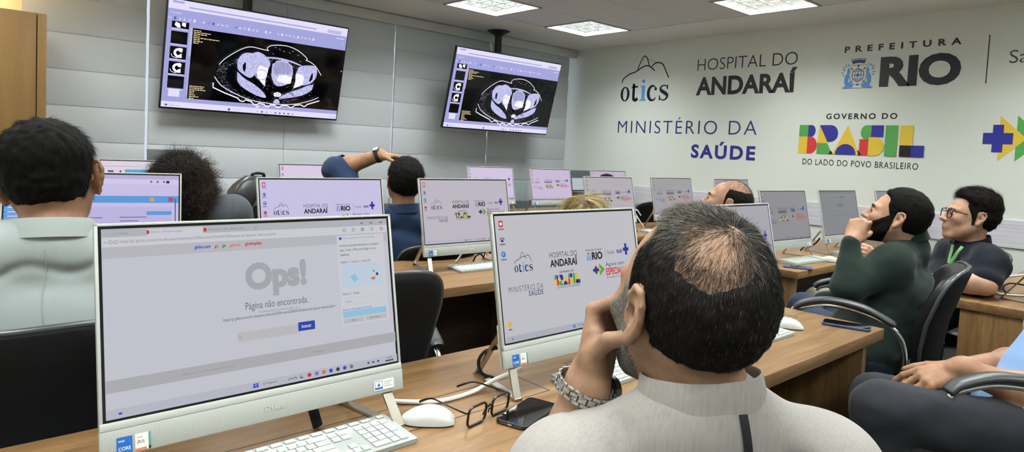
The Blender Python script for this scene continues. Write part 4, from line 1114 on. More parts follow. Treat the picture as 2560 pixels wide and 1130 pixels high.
# ------------------------------------------------------------------ eyeglasses on the desk
def eyeglasses(root, wl, dk, M4, Wf=.138, Hf=.040, temple=.142, fold=0., drop=.02, rw=.0024, bold=1.0):
    """local: lenses in the xz plane, x across, z up, temples towards -y (behind)"""
    b = MB()
    for s in (-1, 1):
        cx = s*(Wf*.25+.0035)
        q = rrect(Wf*.40, Hf, .013, 5); b.tube([(cx+x, 0, z) for x, z in q], rw*bold, 8, closed=True)
    b.tube([(-.010, 0, .008), (-.004, .003, .011), (.004, .003, .011), (.010, 0, .008)], rw*bold*1.05, 8)
    for s in (-1, 1): b.tube([(s*.0105, 0, .002), (s*.008, -.006, -.006), (s*.0095, -.007, -.013)], .0016, 6)
    fr = b.build('frame', dk, root); fr.matrix_local = M4
    for s in (-1, 1):
        x0 = s*(Wf*.455+.0035)
        b = MB(); path = spline([(x0, 0, .012), (x0+s*.006, -.006, .012), (x0+s*.004, -.05, .009), (x0, -.095, .006), (x0-s*.004, -.118, -.004), (x0-s*.008, -temple, -drop)], 6)
        b.tube(path, [.0019]*6+[.0021]*(len(path)-12)+[.0026]*6, 8, flat=1.0 if False else .55, up=(0, 0, 1)); o = b.build('temple', dk, root); o.matrix_local = M4
        b = MB(); cx = s*(Wf*.25+.0035); b.add([(cx+x, 0, z) for x, z in rrect(Wf*.40, Hf, .013, 5)], [list(range(24))])
        o = b.build('lens', wl, root); o.matrix_local = M4
m_fr = mat('glasses_black', '#0d0d0f', .3)
g = thing('eyeglasses', 'black-framed eyeglasses standing open on the desk beside the white mouse', 'glasses', (.893, 1.034, ZD))
eyeglasses(g, M['lens'], m_fr, Matrix.Translation((0, 0, .0235)) @ Matrix.Rotation(R_(192), 4, 'Z') @ Matrix.Rotation(R_(-6), 4, 'X'), Wf=.146, Hf=.042, bold=1.15)

# ------------------------------------------------------------------ cables and small things
def cable(name, label, pts, r, m, cat='cable', plug=None):
    b = MB(); b.tube(spline(pts, 8), r, 10)
    o = b.build(name, m, None, angle=60); tag(o, label, cat); return o
z = ZD
cable('cable', 'thick white cable crossing the desk behind the black eyeglasses', [(.762, 1.235, z+.006), (.80, 1.20, z+.006), (.86, 1.165, z+.006), (.95, 1.165, z+.006), (1.02, 1.165, z+.022), (1.08, 1.135, z+.046)], .0052, M['cable_white'])
cable('cable', 'black cable looping down behind the left stand leg of the wallpaper computer', [(1.055, 1.20, z+.085), (1.035, 1.225, z+.072), (1.025, 1.235, z+.045), (1.035, 1.23, z+.015), (1.06, 1.215, z+.004)], .0042, M['rubber'])
t = thing('cable_plug', 'black plug hanging under the nearest computer', 'plug', (.585, 1.19, z))
b = MB(); b.tube([(.565, 1.20, z+.065), (.572, 1.20, z+.05)], .006, 10); b.tube([(.572, 1.2, z+.05), (.585, 1.198, z+.006)], .0105, 10, flat=.7); b.build('plug_body', M['rubber'], t, world=True)
cable('cable', 'black plug and cable under the second-row computer with visible stand', [(2.13, 2.56, z+.075), (2.12, 2.545, z+.04), (2.10, 2.53, z+.03), (2.08, 2.53, z+.045), (2.06, 2.54, z+.035), (2.055, 2.555, z+.005)], .004, M['rubber'])
cable('cable', 'white cable hanging down under the second-row computer', [(1.985, 2.55, z+.09), (1.98, 2.56, z+.045), (1.965, 2.58, z+.005)], .005, M['cable_white'])
z = ZR
cable('cable', 'white looping cable on the desk at the right edge', [(4.06, .60, z+.12), (4.03, .70, z+.10), (3.97, .78, z+.075), (3.93, .80, z+.045), (3.92, .77, z+.01), (3.95, .72, z+.006), (4.02, .66, z+.006)], .0055, M['cable_white'])
cable('cable', 'black cable beside the white loop on the right edge desk', [(4.05, .66, z+.05), (4.01, .735, z+.055), (3.985, .76, z+.03), (3.98, .73, z+.006), (4.03, .68, z+.006)], .004, M['rubber'])
cable('cable', 'black cable and plug behind the stand of the dim search page computer', [(4.62, 1.93, z+.09), (4.60, 1.95, z+.05), (4.56, 1.97, z+.03), (4.52, 1.98, z+.035), (4.47, 1.99, z+.006)], .006, M['rubber'])
cable('cable', 'white cable loop left of the middle computer beyond the foreground head', [(4.46, 3.34, z+.10), (4.43, 3.36, z+.145), (4.40, 3.36, z+.13), (4.42, 3.32, z+.06), (4.46, 3.3, z+.006)], .006, M['cable_white'])
# clear acrylic stand
t = thing('acrylic_stand', 'clear acrylic stand on the last desk between two computers', 'stand', (4.62, 4.80, ZR))
def seat_at(y0, x0): return x0
b = MB(); b.bb(4.30, 4.62, 4.905, 4.911, ZR+.002, 1.035); b.build('front_sheet', M['acrylic'], t, world=True, angle=None)
b = MB(); b.bb(4.40, 4.41, 4.78, 4.905, ZR+.002, 1.0); b.bb(4.52, 4.526, 4.78, 4.905, ZR+.002, 1.0); b.build('side_sheet', M['acrylic'], t, world=True, angle=None)
# laptop with dark lid, and the second grey lid by the curly hair
m_dg = mat('dark_grey_shell', '#4a4e52', .4); m_lw = emit('laptop_glow', '#c8d4dc', .75)
def open_lid(p, w, d, ang, label, lw=True):
    t = thing('laptop', label, 'laptop', p)
    b = MB(); b.bb(-w/2, w/2, -d/2, d/2, 0, .016, .004); b.build('base', m_dg, t)
    Mx = Matrix.Translation((0, d/2, .016)) @ Matrix.Rotation(R_(ang), 4, 'X')
    b = MB(); b.bb(-w/2, w/2, -.008, 0, 0, d*.96, .003, mat4=Mx); lid = b.build('lid', m_dg, t)
    b = MB(); b.bb(-w/2+.01, w/2-.01, -.0095, -.0082, .012, d*.60, mat4=Mx); b.build('screen', m_lw, t, angle=None)
    return t
open_lid((5.47, 4.80, .885), .34, .24, -10, 'dark grey laptop with pale screen beside the back-row computer')
t = thing('laptop_riser', 'dark box under the grey laptop near the lettered wall', 'box', (5.47, 4.8, ZR)); b = MB(); b.bb(5.30, 5.64, 4.68, 4.92, ZR+.001, .884, .004); b.build('body', M['black_plastic'], t, world=True)
open_lid((1.36, 5.18, .945), .32, .25, -8, 'grey screen lid behind the curly hair, against the blinds', )
t = thing('side_table', 'dark narrow table against the blinds behind the curly hair', 'table', (1.28, 5.18, 0)); b = MB(); b.bb(1.0, 1.55, 5.0, 5.38, .915, .944, .003); b.build('table_top', M['modesty'], t, world=True)
for xx in (1.03, 1.52):
    b = MB(); b.bb(xx-.02, xx+.02, 5.02, 5.36, 0, .914); b.build('leg', M['modesty'], t, world=True)
# backpack standing on the second-row side of the third desk
t = thing('backpack', 'black leather backpack standing behind the grey blazer shoulder', 'bag', (1.36, 3.58, ZD))
bx, by, bz = 1.385, 3.66, ZD
rings = []
for k in range(15):
    s = k/14; zz = .002+.36*s; w = .155*(1-max(0, (s-.55)/.45)**2.6*.75); d = .085*(1-max(0, (s-.6)/.4)**2*.6); ring = []
    for q in range(28):
        a = 2*PI*q/28; c, s_ = math.cos(a), math.sin(a)
        wob = 1+.03*math.sin(5*a+9*s)
        ring.append((bx+w*np.sign(c)*abs(c)**.6*wob-.03*s*s, by+d*np.sign(s_)*abs(s_)**.6*wob, bz+zz))
    rings.append(ring)
b = MB(); b.loft(rings); bag = b.build('body', M['leather'], t, angle=60, world=True)
for dx, r0 in ((-.07, .13), (.02, .12)):
    b = MB(); b.tube(spline([(bx+dx-.04, by-.085, bz+.06), (bx+dx-.01, by-.105, bz+.17), (bx+dx+.04, by-.10, bz+.27), (bx+dx+.07, by-.06, bz+.33)], 6), .012, 8, flat=.4, up=(0, 1, 0)); b.build('strap', M['leather'], t, world=True, angle=60)
b = MB(); b.tube(spline([(bx-.04, by, bz+.34), (bx-.035, by-.01, bz+.375), (bx+.02, by-.01, bz+.375), (bx+.03, by, bz+.34)], 5), .009, 8); b.build('handle', M['leather'], t, world=True, angle=60)
b = MB(); b.bb(bx-.05, bx-.035, by-.089, by-.083, bz+.20, bz+.225, .001); b.build('buckle', M['chrome'], t, world=True)
# ------------------------------------------------------------------ bodies: smooth blends of tapered shapes, skinned into one surface
def nrm(v): v = np.asarray(v, float); return v/np.linalg.norm(v)
def A3(*v): return np.array(v, float)
class Blend:
    def __init__(s): s.p = []
    def cap(s, a, b, ra, rb, k=.02, sub=False):
        a = np.asarray(a, float); b = np.asarray(b, float)
        s.p.append(('c', a, b, ra, rb, k, sub, (a+b)/2, np.linalg.norm(b-a)/2+max(ra, rb))); return s
    def path(s, pts, rs, k=.006):
        for i in range(len(pts)-1): s.cap(pts[i], pts[i+1], rs[i], rs[i+1], k)
        return s
    def ell(s, c, r, R=None, k=.02, sub=False):
        c = np.asarray(c, float); r = np.asarray(r, float); R = np.eye(3) if R is None else np.asarray(R, float)
        s.p.append(('e', c, r, R, None, k, sub, c, r.max())); return s
    def box(s, c, hb, rd, R=None, k=.01, sub=False):
        c = np.asarray(c, float); hb = np.asarray(hb, float); R = np.eye(3) if R is None else np.asarray(R, float)
        s.p.append(('b', c, hb, R, rd, k, sub, c, np.linalg.norm(hb)+rd)); return s
    def xf(s, R, t, sc=1.0):
        """the same shapes moved by rotation R (columns = local axes) and offset t"""
        o = Blend(); R = np.asarray(R); t = np.asarray(t)
        for q in s.p:
            if q[0] == 'c': o.cap(R@q[1]*sc+t, R@q[2]*sc+t, q[3]*sc, q[4]*sc, q[5]*sc, q[6])
            elif q[0] == 'e': o.ell(R@q[1]*sc+t, q[2]*sc, R@q[3], q[5]*sc, q[6])
            else: o.box(R@q[1]*sc+t, q[2]*sc, q[4]*sc, R@q[3], q[5]*sc, q[6])
        return o
    def add(s, o): s.p += o.p; return s
    def ev(s, P, idx=None):
        d = None
        for i in (range(len(s.p)) if idx is None else idx):
            q = s.p[i]
            if q[0] == 'c':
                ab = q[2]-q[1]; L2 = ab@ab+1e-12; t = np.clip((P-q[1])@ab/L2, 0, 1)
                e = np.linalg.norm(P-q[1]-t[:, None]*ab, axis=1)-(q[3]+(q[4]-q[3])*t)
            elif q[0] == 'e':
                l = (P-q[1])@q[3]; k0 = np.linalg.norm(l/q[2], axis=1); k1 = np.linalg.norm(l/q[2]**2, axis=1)+1e-9
                e = k0*(k0-1)/k1
            else:
                l = np.abs((P-q[1])@q[3])-q[2]
                e = np.linalg.norm(np.maximum(l, 0), axis=1)+np.minimum(l.max(1), 0)-q[4]
            k = q[5]
            if d is None: d = e if not q[6] else np.full(len(P), 9.)
            elif q[6]:
                h = np.maximum(k-np.abs(d+e), 0)/k; d = np.maximum(d, -e)+h*h*k*.25
            else:
                h = np.maximum(k-np.abs(d-e), 0)/k; d = np.minimum(d, e)-h*h*k*.25
        return d
_NV = np.random.default_rng(3).random((32, 32, 32))*2-1
def vnoise(P, s):
    q = P*s; i = np.floor(q).astype(int); f = q-i; f = f*f*(3-2*f); out = 0
    for a in (0, 1):
        for b in (0, 1):
            for c in (0, 1):
                w = (f[:, 0] if a else 1-f[:, 0])*(f[:, 1] if b else 1-f[:, 1])*(f[:, 2] if c else 1-f[:, 2])
                out = out + w*_NV[(i[:, 0]+a) % 32, (i[:, 1]+b) % 32, (i[:, 2]+c) % 32]
    return out
def surface(bl, h, post=None, margin=0., clip=None):
    """surface of bl at cell size h as (verts, quads); post(P, d) may reshape the field"""
    n = 8; S = n*h
    C_ = np.array([q[7] for q in bl.p]); Rd = np.array([q[8] for q in bl.p]); Kk = np.array([q[5] for q in bl.p])
    pos = np.array([not q[6] for q in bl.p])
    lo = (C_[pos]-Rd[pos][:, None]).min(0)-margin-2*h; hi = (C_[pos]+Rd[pos][:, None]).max(0)+margin+2*h
    if clip is not None: lo = np.maximum(lo, clip[0]); hi = np.minimum(hi, clip[1])
    nb = np.ceil((hi-lo)/S).astype(int)
    g = np.stack(np.meshgrid(*[np.arange(m) for m in nb], indexing='ij'), -1).reshape(-1, 3)
    ctr = lo+(g+.5)*S; br = S*.87
    # coarse sieve with the true field
    d0 = bl.ev(ctr); keep = np.abs(d0) < br*1.9+margin+.012
    g = g[keep]; ctr = ctr[keep]
    o = np.stack(np.meshgrid(*[np.arange(n+1)]*3, indexing='ij'), -1).reshape(-1, 3)
    NB = nb*n+4
    keys = []; vs = []; faces = []
    def key(c): return (c[..., 0]*NB[1]+c[..., 1])*NB[2]+c[..., 2]
    for bi in range(len(g)):
        lb = np.linalg.norm(C_-ctr[bi], axis=1)-Rd-br
        idx = np.nonzero(lb < Kk+3*h+margin)[0]
        if not len(idx): continue
        P = lo+(g[bi]*n+o)*h
        d = bl.ev(P, idx)
        if d is None: continue
        if post is not None: d = post(P, d)
        sgn = d < 0
        if sgn.all() or not sgn.any(): continue
        D = d.reshape(n+1, n+1, n+1); s = D < 0
        cs = sum(s[a:n+a, b:n+b, c:n+c].astype(np.int8) for a in (0, 1) for b in (0, 1) for c in (0, 1))
        act = np.argwhere((cs > 0) & (cs < 8))
        num = np.zeros((len(act), 3)); cnt = np.zeros(len(act))
        for ax in range(3):
            for u in (0, 1):
                for v in (0, 1):
                    a = act.copy(); o1, o2 = [x for x in range(3) if x != ax]
                    a[:, o1] += u; a[:, o2] += v; b = a.copy(); b[:, ax] += 1
                    da = D[a[:, 0], a[:, 1], a[:, 2]]; db = D[b[:, 0], b[:, 1], b[:, 2]]
                    cr = (da < 0) != (db < 0)
                    t = np.where(cr, da/np.where(cr, da-db, 1), 0)
                    pt = a.astype(float); pt[:, ax] += t
                    num += np.where(cr[:, None], pt, 0); cnt += cr
        base = g[bi]*n
        keys.append(key(act+base)); vs.append(lo+(base+num/cnt[:, None])*h)
        for ax in range(3):
            sl = [slice(0, n)]*3; sl2 = list(sl); sl2[ax] = slice(1, n+1)
            A_ = s[tuple(sl)]; B_ = s[tuple(sl2)]
            e = np.argwhere(A_ != B_)
            if not len(e): continue
            fl = A_[e[:, 0], e[:, 1], e[:, 2]]
            e = e+base; o1, o2 = (ax+1) % 3, (ax+2) % 3
            c = []
            for u, v in ((-1, -1), (0, -1), (0, 0), (-1, 0)):
                q = e.copy(); q[:, o1] += u; q[:, o2] += v; c.append(key(q))
            f = np.stack(c, 1); f[~fl] = f[~fl][:, ::-1]
            faces.append(f)
    K = np.concatenate(keys); V = np.concatenate(vs); F = np.concatenate(faces)
    od = np.argsort(K); K = K[od]; V = V[od]
    ix = np.searchsorted(K, F); ix = np.clip(ix, 0, len(K)-1); ok = (K[ix] == F).all(1)
    return V, ix[ok]
def skin(name, VF, m, parent, smooth=2, lab=None):
    V, F = VF
    if smooth:                                        # light relaxation of the grid steps
        e = np.concatenate([F[:, [0, 1]], F[:, [1, 2]], F[:, [2, 3]], F[:, [3, 0]]]); e = np.concatenate([e, e[:, ::-1]])
        cnt = np.bincount(e[:, 0], minlength=len(V)).astype(float)[:, None]+1e-9
        for _ in range(smooth):
            s = np.stack([np.bincount(e[:, 0], V[e[:, 1], k], len(V)) for k in range(3)], 1)/cnt
            V = V*.5+s*.5
    me = bpy.data.meshes.new(name); L = np.array(parent.location)
    me.vertices.add(len(V)); me.vertices.foreach_set('co', (V-L).ravel())
    me.loops.add(len(F)*4); me.loops.foreach_set('vertex_index', F.ravel().astype(np.int32))
    me.polygons.add(len(F)); me.polygons.foreach_set('loop_start', np.arange(0, len(F)*4, 4, dtype=np.int32))
    me.update(calc_edges=True); me.validate()
    me.polygons.foreach_set('use_smooth', [True]*len(me.polygons))
    for mm in (m if isinstance(m, list) else [m]): me.materials.append(mm)
    o = bpy.data.objects.new(name, me); C.objects.link(o); o.parent = parent
    if lab: o['label'] = lab
    return o

def frame(fwd, up=(0, 0, 1)):
    """columns right, forward, up"""
    f = nrm(fwd); u = np.asarray(up, float); r = nrm(np.cross(f, u)); u = np.cross(r, f); return np.stack([r, f, u], 1)
def head_frame(yaw, pitch=0., roll=0.):
    """yaw clockwise from +Y seen from above, pitch up, roll to the right, degrees"""
    y, p, q = map(math.radians, (yaw, pitch, roll))
    f = A3(math.sin(y)*math.cos(p), math.cos(y)*math.cos(p), math.sin(p)); r0 = A3(math.cos(y), -math.sin(y), 0); u0 = np.cross(r0, f)
    return np.stack([r0*math.cos(q)-u0*math.sin(q), f, u0*math.cos(q)+r0*math.sin(q)], 1)

def head_shape(jaw=1.0, nose=1.0, ear=1.0, wide=1.0, ear_out=.30, ears=True, ear_x=0.):
    """skull, face and ears round the origin; x right, y forward, z up; eyes at z = 0"""
    b = Blend()
    b.ell((0, -.020, .032), (.0755*wide, .094, .085), k=.02)
    b.ell((0, -.045, .010), (.068*wide, .066, .070), k=.03)
    b.ell((0, .028, -.012), (.064*wide, .066, .082), k=.03)
    b.ell((0, .036, -.072), (.050*jaw, .050, .045), k=.03)
    for s in (-1, 1):
        b.cap((s*.058*jaw, -.008, -.045), (s*.024*jaw, .066, -.104), .016, .015, k=.03)
        b.ell((s*.038, .066, -.024), (.026, .022, .024), k=.022)
        b.cap((s*.012, .088, .020), (s*.046, .070, .018), .009, .009, k=.014)
    b.ell((0, .076, -.104), (.021, .018, .017), k=.02)
    for s in (-1, 1): b.ell((s*.0315, .094, -.002), (.016, .017, .0125), k=.014, sub=True)
    b.cap((0, .090, .006), (0, .108*1.0, -.028), .0075, .0105*nose, k=.012)
    b.ell((0, .112+.004*(nose-1), -.033), (.0125*nose, .0125*nose, .0105), k=.008)
    for s in (-1, 1): b.ell((s*.0125, .101, -.036), (.0085, .011, .008), k=.006)
    b.ell((0, .085, -.066), (.028, .018, .022), k=.016)
    b.path([A3(-.022, .086, -.0625), A3(-.008, .0975, -.0595), A3(0, .098, -.0605), A3(.008, .0975, -.0595), A3(.022, .086, -.0625)], [.003, .0052, .005, .0052, .003], k=.003)
    b.path([A3(-.020, .086, -.067), A3(0, .097, -.0715), A3(.020, .086, -.067)], [.003, .0065, .003], k=.003)
    for s in (-1, 1): b.ell((s*.0315, .0795, -.002), (.0125, .0125, .0120), k=.002)
    for s in (-1, 1):
        b.path([A3(s*.019, .0895, -.001), A3(s*.031, .0925, .0065), A3(s*.045, .082, -.001)], [.002, .003, .002], k=.003)
        b.path([A3(s*.020, .0895, -.005), A3(s*.032, .0905, -.0115), A3(s*.044, .082, -.004)], [.002, .0025, .002], k=.003)
        if not ears: continue
        E = ear_shape(); ca, sa = math.cos(ear_out), math.sin(ear_out)
        # ear axes: u backwards (and out), v up, n outwards
        u = A3(s*sa, -ca, 0); n_ = A3(s*ca, sa, 0); v = A3(0, -.14, .99)
        R = np.stack([u, v, n_], 1)
        b.add(E.xf(R, A3(s*(.0705*wide+ear_x), -.004, -.006), ear))
    return b
def ear_shape():
    b = Blend(); q = lambda u, v, n=0.: A3(u, v, n)
    b.ell((.013, .002, .0045), (.0155, .028, .0045), k=.006)
    b.path([q(.001, .006, .005), q(.003, .021, .008), q(.012, .0315, .0095), q(.024, .029, .010), q(.031, .016, .0105), q(.0305, .000, .0095), q(.024, -.014, .008), q(.015, -.025, .007)],
           [.0030, .0036, .0038, .0040, .0040, .0036, .0032, .0040], k=.003)
    b.ell((.0095, -.0275, .0065), (.0082, .0085, .0052), k=.005)
    b.path([q(.018, .020, .0075), q(.0225, .007, .0085), q(.019, -.008, .0085), q(.011, -.017, .008)], [.0024, .003, .0032, .003], k=.003)
    b.cap((0, -.012, .003), (.002, .003, .007), .0045, .0042, k=.004)
    b.ell((.0095, .0005, .009), (.0068, .0105, .0075), k=.004, sub=True)
    return b

FINGERS = {'i': (.0280, .086, (.043, .026, .020), .0092), 'm': (.0085, .090, (.047, .029, .021), .0094), 'r': (-.0115, .086, (.043, .027, .020), .0088), 'p': (-.0300, .077, (.034, .020, .017), .0078)}
def hand(wrist, d, n, side, curls, thumb, spread=6, sc=1.0, wr=.026):
    """d wrist to knuckles, n back of the hand, side = +1/-1 picks the thumb side; curls {finger: (a, b, c) degrees}; thumb = list of directions in (d, s, n)"""
    d = nrm(d); n = np.asarray(n, float); n = nrm(n-d*(n@d)); s = np.cross(d, n)*side
    w = np.asarray(wrist, float); b = Blend(); T = lambda x, y, z: w+(d*x+s*y+n*z)*sc
    b.cap(T(-.02, 0, 0), T(.012, 0, 0), wr*.95*sc, .024*sc, k=.02)
    b.ell(T(.050, -.001, -.004), A3(.046, .036, .0145)*sc, np.stack([d, s, n], 1), k=.012)
    b.cap(T(.015, .020, -.010), T(.050, .026, -.012), .017*sc, .012*sc, k=.012)
    b.cap(T(.015, -.020, -.008), T(.055, -.026, -.010), .015*sc, .011*sc, k=.012)
    for f, (ys, xs, ls, r) in FINGERS.items():
        c = curls[f]; m = T(xs, ys, 0); b.cap(T(.02, ys*.55, 0), m, .0125*sc, r*1.12*sc, k=.008)
        a = 0; p = m; dirn = nrm(d+s*math.tan(math.radians(spread))*ys/.03); rr = [r*1.02, r*.94, r*.86, r*.72]
        for k in range(3):
            a += math.radians(c[k]); v = dirn*math.cos(a)-n*math.sin(a); q = p+v*ls[k]*sc
            b.cap(p, q, rr[k]*sc, rr[k+1]*sc, k=.0032 if k else .005); p = q
    p = T(.022, .027, -.008); lens = (.040, .033, .026); rr = (.0135, .0115, .0100, .0080)
    for k in range(3):
        v = thumb[k]; v = nrm(d*v[0]+s*v[1]+n*v[2]); q = p+v*lens[k]*sc; b.cap(p, q, rr[k]*sc, rr[k+1]*sc, k=.008 if k == 0 else .004); p = q
    return b

def strands(name, roots, normals, dirs, length, m, parent, width=.0006, lift=.5, curl=0., seg=3, jit=.35, tone=None, seed=1, wave=0., gravity=0.):
    """hair: many thin tapering three-sided fibres in one mesh"""
    r = np.random.default_rng(seed); n = len(roots)
    L = length*(.7+.6*r.random(n)) if np.isscalar(length) else length*(.75+.5*r.random(n))
    t0 = dirs+normals*lift+r.normal(0, jit, (n, 3)); t0 /= np.linalg.norm(t0, axis=1)[:, None]
    side = np.cross(t0, normals); side /= np.linalg.norm(side, axis=1)[:, None]+1e-9
    P = roots-normals*.002; pts = [P]
    ph = r.random(n)*6.28; v = t0
    for k in range(seg):
        v = v+dirs*.35-normals*(lift*.55)/seg*1.6+np.array([0, 0, -gravity])
        v = v/np.linalg.norm(v, axis=1)[:, None]
        P = P+v*(L/seg)[:, None]; pts.append(P)
    up = np.cross(side, t0)
    if curl:
        for k in range(1, seg+1): pts[k] = pts[k]+(side*np.cos(ph+k*1.25)[:, None]+up*np.sin(ph+k*1.25)[:, None])*curl*min(1, k/3)
    V = np.zeros((n, seg+1, 3, 3))
    for k in range(seg+1):
        w = width*(1-.85*k/seg)
        for q in range(3):
            a = 2*PI*q/3; V[:, k, q] = pts[k]+(side*math.cos(a)+up*math.sin(a))*w
    V = V.reshape(-1, 3); base = np.arange(n)[:, None]*(seg+1)*3; F = []
    for k in range(seg):
        for q in range(3):
            F.append(np.concatenate([base+k*3+q, base+k*3+(q+1) % 3, base+(k+1)*3+(q+1) % 3, base+(k+1)*3+q], 1))
    F = np.concatenate(F)
    me = bpy.data.meshes.new(name); Lc = np.array(parent.location) if parent.type == 'EMPTY' else np.array(parent.parent.location)
    me.vertices.add(len(V)); me.vertices.foreach_set('co', (V-Lc).ravel())
    me.loops.add(len(F)*4); me.loops.foreach_set('vertex_index', F.ravel().astype(np.int32))
    me.polygons.add(len(F)); me.polygons.foreach_set('loop_start', np.arange(0, len(F)*4, 4, dtype=np.int32))
    me.update(calc_edges=True); me.polygons.foreach_set('use_smooth', [True]*len(F))
    if tone is not None:
        at_ = me.attributes.new('tone', 'FLOAT', 'POINT'); at_.data.foreach_set('value', np.repeat(tone, (seg+1)*3).astype(np.float32))
    me.materials.append(m)
    o = bpy.data.objects.new(name, me); C.objects.link(o); o.parent = parent; return o
def scatter(VF, n, seed=1, mask=None):
    V, F = VF; r = np.random.default_rng(seed)
    a, b, c = V[F[:, 0]], V[F[:, 1]], V[F[:, 2]]; d = V[F[:, 3]]
    nn = np.cross(c-a, d-b); ar = np.linalg.norm(nn, axis=1)+1e-12
    ctr = (a+b+c+d)/4
    w = ar.copy()
    if mask is not None: w = w*np.clip(mask(ctr), 0, None)
    i = r.choice(len(F), n, p=w/w.sum()); u = r.random((n, 2))
    p = (a[i]*(1-u[:, :1])+b[i]*u[:, :1])*(1-u[:, 1:])+(d[i]*(1-u[:, :1])+c[i]*u[:, :1])*u[:, 1:]
    return p, nn[i]/ar[i][:, None]
def hair_mat(name, stops, rough=.6):
    if name in MATS: return MATS[name]
    m = mat(name, '#101010', rough, spec=.2); N, L, B = nodes(m)
    a = N.new('ShaderNodeAttribute'); a.attribute_name = 'tone'
    L.new(ramp(m, a.outputs['Fac'], stops), B.inputs['Base Color']); return m
def cloth_mat(name, c0, c1, sc=(60, 60, 60), rough=.85, bs=.25, scale=12):
    if name in MATS: return MATS[name]
    m = mat(name, c0, rough, spec=.15); N, L, B = nodes(m); v = texco(m, sc)
    f = noise(m, v, scale, 3); L.new(ramp(m, f, [(.35, c0), (.65, c1)]), B.inputs['Base Color'])
    bump(m, f, bs, .0008)
    B.inputs['Sheen Weight'].default_value = .08
    return m
def skin_mat(name, c0, c1, c2):
    if name in MATS: return MATS[name]
    m = mat(name, c1, .52, spec=.3); N, L, B = nodes(m); v = texco(m)
    f = noise(m, v, 22, 4, .6); L.new(ramp(m, f, [(.3, c0), (.5, c1), (.7, c2)]), B.inputs['Base Color'])
    B.inputs['Subsurface Weight'].default_value = .12; B.inputs['Subsurface Radius'].default_value = (.012, .005, .003); B.inputs['Subsurface Scale'].default_value = .5
    bump(m, noise(m, v, 320, 3), .12, .0006); return m

